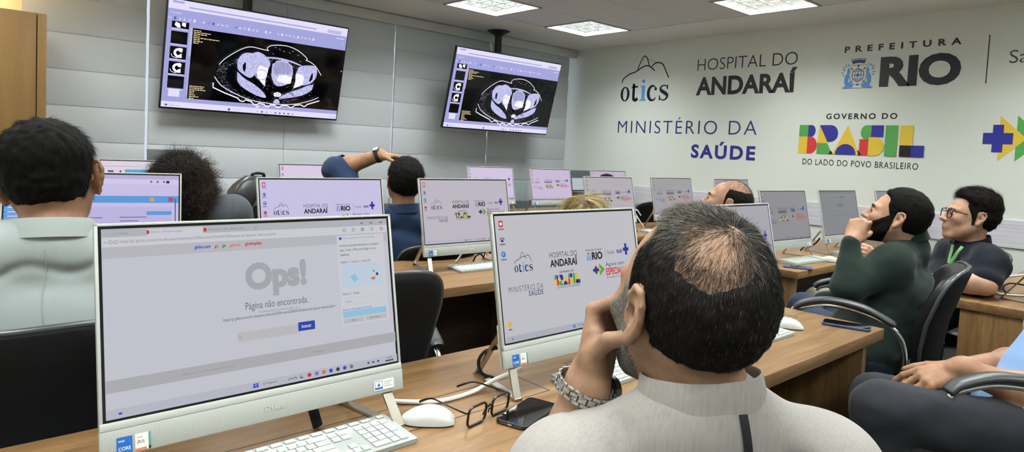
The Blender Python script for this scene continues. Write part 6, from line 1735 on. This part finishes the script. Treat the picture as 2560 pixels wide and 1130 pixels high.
# ---------------- 4: man in navy, left arm raised, hand on his head
def person_navy():
    p = Person('man in a navy shirt with a watch, his hand resting on top of his head', (2.02, 3.12, 0), at(1010, 452, 3.42), head_frame(20, 12, 4), SK_TAN, h=.0048)
    p.head(1.02, ear_out=.3)
    N0 = np.array(at(1010, 535, 3.42)); yw = math.radians(24); rt = A3(math.cos(yw), -math.sin(yw), 0); fw = A3(math.sin(yw), math.cos(yw), 0)
    shl = N0-rt*.17+A3(0, 0, -.045); shr = N0+rt*.185+A3(0, 0, -.08)
    p.torso(N0, N0+A3(0, 0, -.235)+fw*.04, A3(2.03, 3.1, .50), shl, shr, 24, fat=1.05)
    el = np.array(at(842, 424, 3.50)); wr = np.array(at(950, 388, 3.46)); p.arm(shl, el, wr, r=(.056, .050, .046, .031))
    er = shr+rt*.08+fw*.10+A3(0, 0, -.25); w2 = er+fw*.22-rt*.1+A3(0, 0, .02); p.arm(shr, er, w2)
    d = nrm(np.array(at(1012, 392, 3.44))-wr); n_ = nrm(_u+_r*.1)
    p.B.add(hand(wr+d*.012, d, n_, 1 if np.dot(np.cross(d, nrm(n_-d*(n_@d))), -_f) > 0 else -1, {k: (14, 20, 14) for k in 'imrp'}, [(.8, .55, -.25), (.9, .25, -.4), (.95, .1, -.35)], sc=.95, wr=.030))
    p.B.add(hand(w2, fw, A3(0, 0, 1), -1, {k: (25, 30, 20) for k in 'imrp'}, [(.7, .6, -.2), (.9, .3, -.1), (1, .1, -.1)]))
    seat_legs(p, (2.03, 3.1, .50), 24, seat=.50, cloth=cloth_mat('trouser_dark', '#22242a', '#2b2d33'), h=.012)
    p.body()
    m = cloth_mat('shirt_navy', '#1b2a44', '#22334f', (80, 80, 80), bs=.1)
    S = Blend(); p._torso(S, .018); S.cap(shl, el, .074, .070, k=.05); S.cap(el, el*.78+wr*.22, .068, .061, k=.03); S.cap(shr, er, .074, .062, k=.05)
    p.garment('shirt', S, m, .0055, lambda P, d: d+.009*vnoise(P*A3(9, 9, 12)+1, 1.)+.004*vnoise(P*26, 1.), 1)
    band('collar', N0+A3(0, 0, .005), nrm(A3(-.02, .12, 1)), fw, .074, .080, .045, m, p.t, flare=-.004, gap=.3, thick=.004)
    c1 = el*.80+wr*.20; ax = nrm(wr-el); band('rolled_cuff', c1-ax*.03, ax, A3(0, 0, 1), .060, .060, .035, m, p.t, flare=.001, thick=.006, wob=.002)
    reg = hair_region(-.075, .065, -.045, .045, .026, .02, .06)
    cap, vf = p.hair_cap(hair_mat('hair_black_base', [(0, '#0b0a09'), (1, '#0b0a09')]), lambda l: .008+.007*sm(l[:, 2], .0, .08)+.003*vnoise(l*80, 1.)-.004*(1-sm(l[:, 2], -.08, -.04)), reg, .004)
    dense_hair(p, cap, vf, 7000, .024, hair_mat('hair_black', H_DARK), (-.01, -.06, .10), 3, .0005, .5, .45, .7)
    # watch: black strap, white face
    ctr = wr-ax*.010; u_ = nrm(np.cross(ax, _f)); w_ = np.cross(ax, u_)
    if u_ @ _u < 0: u_ = -u_; w_ = -w_
    b = MB(); rings = []
    for k in range(32):
        a = 2*PI*k/32; e = u_*math.cos(a)+w_*math.sin(a); rings.append([tuple(ctr+e*(.0345+dr)+ax*dz) for dr, dz in ((0, -.011), (.003, -.010), (.003, .010), (0, .011))])
    rings.append(rings[0]); b.loft(rings, cap=False); b.build('watch_strap', M['rubber'], p.t, world=True, angle=60)
    c = Vector(ctr+(u_*.85-_f*.5)/np.linalg.norm(u_*.85-_f*.5)*.041); zz = Vector(u_*.85-_f*.5).normalized(); xx = Vector(ax); yy = zz.cross(xx)
    Mx = Matrix(((xx.x, yy.x, zz.x, c.x), (xx.y, yy.y, zz.y, c.y), (xx.z, yy.z, zz.z, c.z), (0, 0, 0, 1)))
    b = MB(); b.prism(rrect(.036, .034, .008), .009, z0=-.006, mat4=Mx); wc = b.build('watch_case', M['steel'], p.t, world=True)
    b = MB(); b.prism(rrect(.029, .028, .006), .0008, z0=.0032, mat4=Mx); b.build('watch_face', mat('watch_face', '#d8dcdc', .15), p.t, world=True)
    p.face(); return p
person_navy()

# ---------------- 5: blonde hair over the middle screen
def person_blonde():
    p = Person('person with streaked blonde hair, only the top of the head above the middle screen', (2.56, 2.2, 0), at(1457, 552, 3.42), head_frame(35, -4, 0), SK_FAIR, h=.007)
    p.head(.97)
    N0 = p.o+A3(0, -.02, -.19); yw = math.radians(30); rt = A3(math.cos(yw), -math.sin(yw), 0); fw = A3(math.sin(yw), math.cos(yw), 0)
    p.torso(N0, N0+A3(0, 0, -.2), A3(2.54, 2.2, .52), N0-rt*.17+A3(0, 0, -.05), N0+rt*.17+A3(0, 0, -.05), 30, fat=.95, thin=.9)
    for s, sh in ((-1, p.shl), (1, p.shr)):
        e_ = sh+rt*s*.06+fw*.08+A3(0, 0, -.22); p.arm(sh, e_, e_+fw*.2)
    seat_legs(p, (2.54, 2.2, .52), 30, reach=.36, seat=.50, cloth=cloth_mat('trouser_dark', '#22242a', '#2b2d33'), h=.014)
    p.body()
    S = Blend(); p._torso(S, .016)
    for s, sh in ((-1, p.shl), (1, p.shr)): S.cap(sh, sh+rt*s*.06+fw*.08+A3(0, 0, -.20), .068, .058, k=.05)
    p.garment('blouse', S, cloth_mat('blouse_cream', '#8d8577', '#989082'), .009)
    hb = Blend(); R, o = p.R, p.o
    for c, r in (((0, -.015, .035), (.098, .112, .100)), ((-.06, -.03, -.05), (.05, .08, .11)), ((.06, -.03, -.05), (.05, .08, .11)), ((0, -.07, -.06), (.08, .06, .12))): hb.ell(R@A3(*c)+o, A3(*r), R, k=.04)
    post = lambda P, d: np.maximum(d-.003*vnoise(P*A3(60, 60, 14), 1.), p.loc(P)[:, 1]-.06)
    hm = hair_mat('hair_blonde', [(0, '#33291b'), (.35, '#7a6642'), (.7, '#b39a66'), (1, '#d8c493')])
    cap = skin('hair', surface(hb, .005, post, .02), hair_mat('hair_blonde_base', [(0, '#4d3f28'), (1, '#4d3f28')]), p.t)
    vf = surface(hb, .006, post, .02); pp, nn = scatter(vf, 9000, 4); l = p.loc(pp); rg = np.random.default_rng(3)
    dw = comb(pp, nn, (np.stack([np.sign(l[:, 0]+.02)*.8, -.3-0*l[:, 1], -.9+0*l[:, 2]], 1))@p.R.T)
    t = np.clip(.5+.5*np.sin(l[:, 0]*210+l[:, 1]*120)+rg.normal(0, .15, len(l)), 0, 1)
    strands('hair_strands', pp, nn, dw, .10, hm, cap, .0006, .12, 0, 4, .06, t, 4)
    pp, nn = scatter(vf, 260, 7, lambda c: (p.loc(c)[:, 2] > .09).astype(float)); dw = comb(pp, nn, rg.normal(0, 1, pp.shape))
    strands('flyaway_hair', pp, nn, dw, .06, hm, cap, .0003, .8, 0, 4, .5, np.full(len(pp), .8), 5)
    p.face(); return p
person_blonde()

# ---------------- 6: balding man side on, hand at the back of his neck
def person_profile():
    p = Person('balding man with dark sides seen side on, hand at the back of his neck', (3.14, 1.74, 0), at(1817, 505, 3.42), head_frame(-26, 14, 0), SK_FAIR, h=.0042)
    p.head(1.03, nose=1.2)
    N0 = p.o+A3(.01, -.05, -.20); yw = math.radians(-10); rt = A3(math.cos(yw), -math.sin(yw), 0); fw = A3(math.sin(yw), math.cos(yw), 0)
    p.torso(N0, N0+A3(0, 0, -.21), A3(3.13, 1.72, .52), N0-rt*.18+A3(0, 0, -.05), N0+rt*.18+A3(0, 0, -.03), -10)
    el = p.shl-rt*.12+fw*.08+A3(0, 0, -.22); p.arm(p.shl, el, el+fw*.22)
    er = p.shr+rt*.16-fw*.02+A3(0, 0, .06); wr = np.array(at(1862, 545, 3.50)); p.arm(p.shr, er, wr)
    d = nrm(np.array(at(1838, 514, 3.36))-wr); p.B.add(hand(wr, d, nrm(-_f+_u*.6), 1, {k: (42, 48, 20) for k in 'imrp'}, [(.7, .6, -.2), (.9, .3, -.1), (1, .1, -.1)]))
    seat_legs(p, (3.13, 1.72, .52), -10, reach=.36, seat=.50, cloth=cloth_mat('trouser_dark', '#22242a', '#2b2d33'), h=.014)
    p.body()
    S = Blend(); p._torso(S, .016); S.cap(p.shl, el, .07, .06, k=.05); S.cap(p.shr, er, .07, .06, k=.05)
    p.garment('shirt', S, cloth_mat('shirt_grey_blue', '#59626e', '#636c78'), .009)
    reg = hair_region(-.075, .055, -.055, .012, .026, .02, .05)
    def thick(l):
        top = sm(l[:, 2], .045, .090)
        return .0050*(1-top)+.003*vnoise(l*110, 1.)*(1-top)-.0022*top*sm(l[:, 1], -.13, .0)-.0012*top
    cap, vf = p.hair_cap(hair_mat('hair_dark_base', [(0, '#16130f'), (1, '#16130f')]), thick, reg, .0035)
    hm = hair_mat('hair_mixed', [(0, '#14110d'), (.5, '#3a2f24'), (1, '#8d857a')])
    dense_hair(p, cap, vf, 6000, .014, hm, (0, -.06, .11), 4, .0004, .35, .35, .8, lambda l, r: np.clip(.15+.5*(l[:, 1] > -.005)*(l[:, 2] < .02)+.25*r.random(len(l)), 0, 1))
    hv = surface(p.HEAD, .005); pp, nn = scatter(hv, 3800, 6, lambda c: (lambda l: ((l[:, 2] > .05) & (l[:, 1] < .058-.3*np.abs(l[:, 0]))).astype(float))(p.loc(c)))
    dw = comb(pp, nn, np.tile(p.R@A3(.2, -1, .3), (len(pp), 1))); strands('thin_hair', pp, nn, dw, .022, hm, cap, .00038, .35, 0, 3, .35, np.full(len(pp), .55), 6)
    p.face(brow='#2a2018'); return p
person_profile()

# ---------------- 7: bearded man in dark green, chin on his fist
def person_green():
    p = Person('bearded man in a dark green sweater and jeans, chin resting on his fist', (3.0, .94, 0), at(2240, 541, 2.72), head_frame(-15, 15, 0), SK_FAIR, h=.0042)
    p.head(1.0, nose=1.1, ear=1.05)
    N0 = np.array(at(2268, 612, 2.74)); yw = math.radians(-12); rt = A3(math.cos(yw), -math.sin(yw), 0); fw = A3(math.sin(yw), math.cos(yw), 0)
    shl = N0-rt*.165+fw*.04+A3(0, 0, -.075); shr = N0+rt*.18+fw*.02+A3(0, 0, -.06)
    hip = A3(2.93, 1.01, .57); p.torso(N0, N0+A3(0, 0, -.24)+fw*.03, hip+A3(0, 0, .02), shl, shr, -12, fat=1.16)
    el = np.array(at(2122, 718, 2.62)); wr = np.array(at(2128, 606, 2.66)); p.arm(shl, el, wr, r=(.056, .046, .043, .029))
    er = shr+rt*.06+fw*.14+A3(0, 0, -.23); w2 = np.array(at(2052, 752, 3.12)); p.arm(shr, er, w2)
    kn = np.array(at(2150, 552, 2.665)); d = nrm(kn-wr); n_ = nrm(-_r*.55-_f*.70+_u*.1)
    p.B.add(hand(wr+d*.008, d, n_, 1 if np.dot(np.cross(d, nrm(n_-d*(n_@d))), _r) > 0 else -1, {'i': (70, 75, 40), 'm': (74, 78, 40), 'r': (78, 78, 42), 'p': (82, 76, 42)}, [(.70, .35, -.55), (.40, -.05, -.9), (.15, -.25, -.95)], sc=1.0, wr=.029))
    d2 = nrm(A3(-.5, .8, -.25)); p.B.add(hand(w2, d2, A3(0, 0, 1), -1, {k: (25, 30, 20) for k in 'imrp'}, [(.7, .6, -.2), (.9, .3, -.1), (1, .1, -.1)]))
    jeans = cloth_mat('jeans_blue', '#1d2638', '#263146', (60, 60, 60), bs=.15)
    T = Blend(); T.ell(hip, A3(.19, .15, .12), p.TF, k=.05)
    for hp, k_ in ((hip-rt*.10, np.array(at(2020, 800, 3.02))), (hip+rt*.10, np.array(at(2010, 770, 3.35)))):
        an = k_+fw*.02+A3(0, 0, -(k_[2]-.10)); p.leg(hp, k_, an, an+fw*.17+A3(0, 0, -.05)); T.cap(hp, k_, .098, .076, k=.05); T.cap(k_, an, .070, .06, k=.04)
        S2 = Blend().cap(an+A3(0, 0, -.04), an+fw*.17+A3(0, 0, -.06), .044, .036, k=.02); skin('shoe', surface(S2, .008, lambda P, dd: np.maximum(dd, .004-P[:, 2])), mat('shoe_dark', '#141416', .5), p.t)
    p.garment('jeans', T, jeans, .008, lambda P, dd: dd+.004*vnoise(P*14, 1.))
    p.body()
    m = cloth_mat('sweater_green', '#17231f', '#1d2b26', (90, 90, 90), bs=.12)
    S = Blend(); p._torso(S, .022); S.cap(shl, el, .070, .060, k=.04); S.cap(el, wr*.97+el*.03, .058, .042, k=.03); S.cap(shr, er, .070, .062, k=.05); S.cap(er, w2*.95+er*.05, .058, .04, k=.03)
    p.garment('sweater', S, m, .005, lambda P, dd: dd+.007*vnoise(P*A3(8, 8, 12)+4, 1.)+.003*vnoise(P*A3(20, 20, 30), 1.), 1)
    band('collar', N0+A3(0, 0, .005)-fw*.004, nrm(A3(-.02, .10, 1)+fw*.28), fw, .078, .074, .042, m, p.t, flare=-.002, gap=.32, thick=.005)
    reg = hair_region(-.078, .072, -.05, .040, .026, .010, .05)
    cap, vf = p.hair_cap(hair_mat('hair_black_base', [(0, '#0b0a09'), (1, '#0b0a09')]), lambda l: .006+.005*sm(l[:, 2], .0, .08)+.002*vnoise(l*90, 1.)-.004*(1-sm(l[:, 2], -.08, -.04)), reg, .0035)
    dense_hair(p, cap, vf, 8000, .012, hair_mat('hair_black', H_DARK), (0, -.06, .11), 3, .0004, .4, .4, .8)
    hv = surface(p.HEAD, .004)
    def bm_(l):
        x, y, z = np.abs(l[:, 0]), l[:, 1], l[:, 2]
        side = (y > .006) & (z < .005) & (y < .034-.25*np.clip(-z-.02, 0, 1)*0) & (z > -.10)
        jawl = (z < -.048-.25*np.clip(.06-y, 0, .06)) & (y > .0)
        lipz = (x < .024) & (z > -.076) & (z < -.052) & (y > .07)
        mous = (x < .028) & (z > -.056) & (z < -.046) & (y > .075)
        return ((side | jawl | mous) & ~((x < .02) & (z > -.075) & (z < -.057))).astype(float)*(z > -.135)
    def bthick(l): return .0035*bm_(l)-.004*(1-bm_(l))
    def breg(l):
        x, y, z = np.abs(l[:, 0]), l[:, 1], l[:, 2]
        r = np.maximum(np.maximum(.003-y, z-(.002-.95*np.clip(y-.024, 0, 1))), -.14-z)
        return np.maximum(r, np.minimum(np.minimum(.021-x, z+.079), -.056-z))
    bcap, bvf = p.hair_cap(hair_mat('beard_black_base', [(0, '#110e0c'), (1, '#110e0c')]), lambda l: .0045+0*l[:, 0], lambda l: breg(l)+.005*vnoise(l*170, 1.), .0032, name='beard')
    pp, nn = scatter(bvf, 7000, 5); dw = comb(pp, nn, np.tile(p.R@A3(0, .5, -1), (len(pp), 1)))
    strands('beard_strands', pp, nn, dw, .007, hair_mat('hair_black', H_DARK), bcap, .0004, .4, 0, 2, .35, np.full(len(pp), .3), 6)
    b = MB(); r_c = None
    p.face(brow='#0f0c0a')
    return p
person_green()

# ---------------- 8: man with glasses and a green lanyard
def person_glasses():
    p = Person('man wearing black glasses, a navy polo shirt and a green lanyard', (3.93, 1.05, 0), at(2424, 541, 3.30), head_frame(-34, 8, 2), SK_FAIR, h=.0042)
    p.head(1.06)
    N0 = np.array(at(2430, 617, 3.32)); yw = math.radians(-38); rt = A3(math.cos(yw), -math.sin(yw), 0); fw = A3(math.sin(yw), math.cos(yw), 0)
    shl = N0-rt*.17+fw*.0+A3(0, 0, -.055); shr = N0+rt*.18+A3(0, 0, -.055)
    hip = A3(3.92, 1.15, .56); p.torso(N0, N0+A3(0, 0, -.25)+fw*.06, hip+A3(0, 0, .02), shl, shr, -38, fat=1.04)
    el = np.array(at(2462, 712, 3.08)); wr = np.array(at(2325, 700, 3.20)); p.arm(shl, el, wr, r=(.054, .045, .044, .029))
    er = shr+rt*.02+fw*.18+A3(0, 0, -.20); w2 = np.array(at(2192, 650, 3.5)); p.arm(shr, er, w2)
    d = nrm(wr-el); p.B.add(hand(wr+d*.01, d, A3(0, 0, 1), -1, {k: (25, 30, 20) for k in 'imrp'}, [(.7, .6, -.2), (.9, .3, -.1), (1, .1, -.1)]))
    d2 = nrm(np.array(at(2160, 626, 3.48))-w2); n2 = nrm(-_f+_r*.3); p.B.add(hand(w2, d2, n2, 1, {k: (55, 70, 40) for k in 'imrp'}, [(.6, .5, -.6), (.5, .1, -.85), (.3, -.2, -.9)], sc=1.0))
    khaki = cloth_mat('trouser_khaki', '#6d675d', '#7a7468', (60, 60, 60))
    T = Blend(); T.ell(hip, A3(.18, .145, .12), p.TF, k=.05)
    for hp, k_ in ((hip-rt*.09, hip+fw*.40-rt*.14+A3(0, 0, -.01)), (hip+rt*.09, hip+fw*.42+rt*.12+A3(0, 0, -.01))):
        an = k_+fw*.03+A3(0, 0, -(k_[2]-.10)); p.leg(hp, k_, an, an+fw*.17+A3(0, 0, -.05)); T.cap(hp, k_, .098, .076, k=.05); T.cap(k_, an, .070, .06, k=.04)
        S2 = Blend().cap(an+A3(0, 0, -.04), an+fw*.17+A3(0, 0, -.06), .044, .036, k=.02); skin('shoe', surface(S2, .008, lambda P, dd: np.maximum(dd, .004-P[:, 2])), mat('shoe_dark', '#141416', .5), p.t)
    p.garment('trousers', T, khaki, .009, lambda P, dd: dd+.005*vnoise(P*16, 1.))
    p.body()
    m = cloth_mat('polo_navy', '#10131d', '#161a25', (90, 90, 90), bs=.12)
    S = Blend(); p._torso(S, .022); S.cap(shl, shl*.28+el*.72, .066, .066, k=.04); S.cap(shr, er, .066, .062, k=.04)
    o_sh, vf_sh = p.garment('polo_shirt', S, m, .005, lambda P, dd: dd+.009*vnoise(P*A3(9, 9, 13)+4, 1.)+.004*vnoise(P*24, 1.), 1)
    band('collar', N0+A3(0, 0, .0), nrm(A3(0, .0, 1)+fw*.30), fw, .082, .080, .042, m, p.t, flare=.002, gap=.55, thick=.004)
    Lc = Vector(p.t.location); bpy.context.view_layer.update()
    fc = nrm(fw*.75-_f*.9)
    def onto(q, lift=.003):
        o_ = Vector(q+fc*.4)-Lc; ok, hit, n_, i_ = o_sh.ray_cast(o_, Vector(-fc)); return np.array((Vector(hit) if ok else Vector(q)-Lc)+Lc)+fc*lift
    lan = mat('lanyard_green', '#8fd08a', .6)
    for (a, b_) in (((2398, 618), (2356, 664)), ((2366, 614), (2352, 662))):
        pts = [onto(np.array(at(a[0]+(b_[0]-a[0])*k/6, a[1]+(b_[1]-a[1])*k/6, 3.2))) for k in range(7)]
        b = MB(); b.tube([tuple(v) for v in pts], .0095, 8, flat=.18, up=tuple(np.cross(nrm(pts[-1]-pts[0]), fc))); b.build('lanyard', lan, p.t, world=True, angle=60)
    b = MB(); q = onto(np.array(at(2382, 659, 3.2)), .002); b.box(tuple(q), (.012, .002, .005)); b.build('chest_emblem', mat('emblem_white', '#d8d8d8', .5), p.t, world=True)
    reg = hair_region(-.075, .074, -.04, .040, .026, .012, .05)
    cap, vf = p.hair_cap(hair_mat('hair_brown_base', [(0, '#0f0c0a'), (1, '#0f0c0a')]), lambda l: .007+.020*sm(l[:, 2], .03, .10)+.004*vnoise(l*60, 1.)-.004*(1-sm(l[:, 2], -.08, -.03)), reg, .0038)
    dense_hair(p, cap, vf, 8000, lambda l: .018+.022*sm(l[:, 2], .05, .11), hair_mat('hair_brown', [(0, '#0d0a08'), (.6, '#1d1712'), (1, '#3a2f26')]), (0, -.06, .11), 3, .0005, .5, .35, .6, None, 0, 3, lambda l: np.stack([.2+0*l[:, 0], .7*sm(l[:, 2], .04, .1)-.3, -.6*(1-sm(l[:, 2], .04, .1))], 1))
    hv = surface(p.HEAD, .0045); pp, nn = scatter(hv, 4200, 5, lambda c: (lambda l: ((l[:, 1] > .004) & (l[:, 2] < -.045) & (l[:, 2] > -.13)).astype(float)*(1-.8*((np.abs(l[:, 0]) < .02) & (l[:, 2] > -.078))))(p.loc(c)))
    dw = comb(pp, nn, np.tile(p.R@A3(0, .5, -1), (len(pp), 1))); strands('stubble', pp, nn, dw, .0022, hair_mat('hair_brown', []), p.t, .0003, .6, 0, 2, .3, np.full(len(pp), .5), 6)
    p.face(brow='#1a1410')
    g = Matrix(((*p.R[0], 0), (*p.R[1], 0), (*p.R[2], 0), (0, 0, 0, 1))); c = p.L(0, .104, -.003)-np.array(Lc)
    hold = bpy.data.objects.new('eyeglasses', None); C.objects.link(hold); hold.parent = p.t; hold.location = c; hold.rotation_euler = g.to_euler()
    eyeglasses(hold, M['lens'], m_fr, Matrix.Identity(4), Wf=.144, Hf=.044, temple=.118, drop=.016, bold=1.0)
    return p
person_glasses()

# ---------------- 9: person in a light blue shirt at the lower right corner
def person_corner():
    p = Person('person in a light blue shirt and dark grey jeans, cut off at the lower right', (2.42, .36, 0), (2.60, .2, 1.22), head_frame(-42, 0, 0), SK_TAN, h=.0045)
    p.head(1.0)
    yaw = -42; yw = math.radians(yaw); rt = A3(math.cos(yw), -math.sin(yw), 0); fw = A3(math.sin(yw), math.cos(yw), 0)
    hip = np.array(at(2600, 1085, 1.90)); N0 = hip-fw*.20+A3(0, 0, .46); shl = N0-rt*.19+A3(0, 0, -.05); shr = N0+rt*.19+A3(0, 0, -.05)
    p.o = N0-fw*.02+A3(0, 0, .19); p.B = Blend(); p.head(1.0)
    p.torso(N0, N0+A3(0, 0, -.22)+fw*.06, hip+A3(0, 0, .02), shl, shr, yaw, fat=1.28)
    wr = np.array(at(2398, 922, 1.90)); el = np.array(at(2625, 1000, 1.82)); p.arm(shl, el, wr, r=(.056, .050, .047, .031))
    er = shr+fw*.10+A3(0, 0, -.26)+rt*.04; w2 = hip+fw*.20+rt*.08+A3(0, 0, .15); p.arm(shr, er, w2)
    kp = np.array(at(2285, 950, 1.93)); d = nrm(kp-wr); n_ = nrm(_u*.85-_f*.55)
    p.B.add(hand(wr+d*.006, d, n_, 1 if np.dot(np.cross(d, nrm(n_-d*(n_@d))), _f) > 0 else -1, {'i': (18, 22, 12), 'm': (26, 28, 16), 'r': (36, 32, 18), 'p': (48, 34, 18)}, [(.8, .5, -.2), (.9, .3, -.2), (1, .1, -.1)], spread=9, sc=1.06, wr=.031))
    d2 = nrm(fw-rt*.3); p.B.add(hand(w2, d2, A3(0, 0, 1), 1, {k: (25, 30, 20) for k in 'imrp'}, [(.7, .6, -.2), (.9, .3, -.1), (1, .1, -.1)]))
    m_j = cloth_mat('jeans_charcoal', '#1f2126', '#292b30', (60, 60, 60), bs=.2)
    T = Blend(); T.ell(hip, A3(.19, .15, .12), p.TF, k=.05); legs = []
    for hp, k_ in ((hip-rt*.09, np.array(at(2206, 1022, 1.92))), (hip+rt*.09, np.array(at(2195, 1000, 2.15)))):
        an = k_+fw*.02+A3(0, 0, -(k_[2]-.10)); p.leg(hp, k_, an, an+fw*.17+A3(0, 0, -.05)); T.cap(hp, k_, .104, .080, k=.05); T.cap(k_, an, .074, .06, k=.04)
        S2 = Blend().cap(an+A3(0, 0, -.04), an+fw*.17+A3(0, 0, -.06), .044, .036, k=.02); skin('shoe', surface(S2, .008, lambda P, dd: np.maximum(dd, .004-P[:, 2])), mat('shoe_dark', '#141416', .5), p.t)
    p.garment('jeans', T, m_j, .006, lambda P, dd: dd+.005*vnoise(P*A3(10, 10, 16), 1.)+.002*vnoise(P*34, 1.))
    p.body()
    m = cloth_mat('shirt_light_blue', '#6f8db8', '#7f9cc4', (90, 90, 90), bs=.12)
    S = Blend(); p._torso(S, .022); S.cap(shl, shl*.35+el*.65, .078, .070, k=.05); S.cap(shr, shr*.45+er*.55, .078, .070, k=.05)
    p.garment('shirt', S, m, .006, lambda P, dd: dd+.008*vnoise(P*A3(7, 7, 10)+4, 1.), 2)
    band('collar', N0, nrm(A3(0, 0, 1)+fw*.2), fw, .082, .082, .035, m, p.t, gap=.4)
    reg = hair_region(); cap, vf = p.hair_cap(hair_mat('hair_black_base', [(0, '#0b0a09'), (1, '#0b0a09')]), lambda l: .006+.0*l[:, 0], reg, .006)
    p.face(); return p
person_corner()

# ---------------- 10: dark hair just showing above a far screen
def person_far():
    p = Person('person whose dark hair just shows in front of the furthest back screen', (4.95, 3.95, 0), at(1513, 469, 6.05), head_frame(20, 0, 0), SK_TAN, h=.008)
    p.head(1.0)
    N0 = p.o+A3(0, -.02, -.19); rt = A3(1, 0, 0); fw = A3(0, 1, 0)
    p.torso(N0, N0+A3(0, 0, -.22), A3(p.o[0], p.o[1]-.08, .56), N0-rt*.18+A3(0, 0, -.05), N0+rt*.18+A3(0, 0, -.05), 0)
    for s, sh in ((-1, p.shl), (1, p.shr)):
        e_ = sh+rt*s*.06+fw*.06+A3(0, 0, -.24); p.arm(sh, e_, e_+fw*.18-A3(0, 0, .04))
    seat_legs(p, (p.o[0], p.o[1]-.08, .56), 0, reach=.34, cloth=cloth_mat('trouser_dark', '#22242a', '#2b2d33'), h=.014)
    p.body()
    S = Blend(); p._torso(S, .016)
    for s, sh in ((-1, p.shl), (1, p.shr)): S.cap(sh, sh+rt*s*.06+fw*.06+A3(0, 0, -.22), .068, .058, k=.05)
    p.garment('shirt', S, cloth_mat('shirt_dark', '#2b2f36', '#343941'), .010)
    cap, vf = p.hair_cap(hair_mat('hair_black_base', [(0, '#0b0a09'), (1, '#0b0a09')]), lambda l: .012+.0*l[:, 0], hair_region(), .006)
    dense_hair(p, cap, vf, 2500, .025, hair_mat('hair_black', H_DARK), (0, -.05, .11), 3, .0007, .5, .4)
    p.face(); return p
person_far()
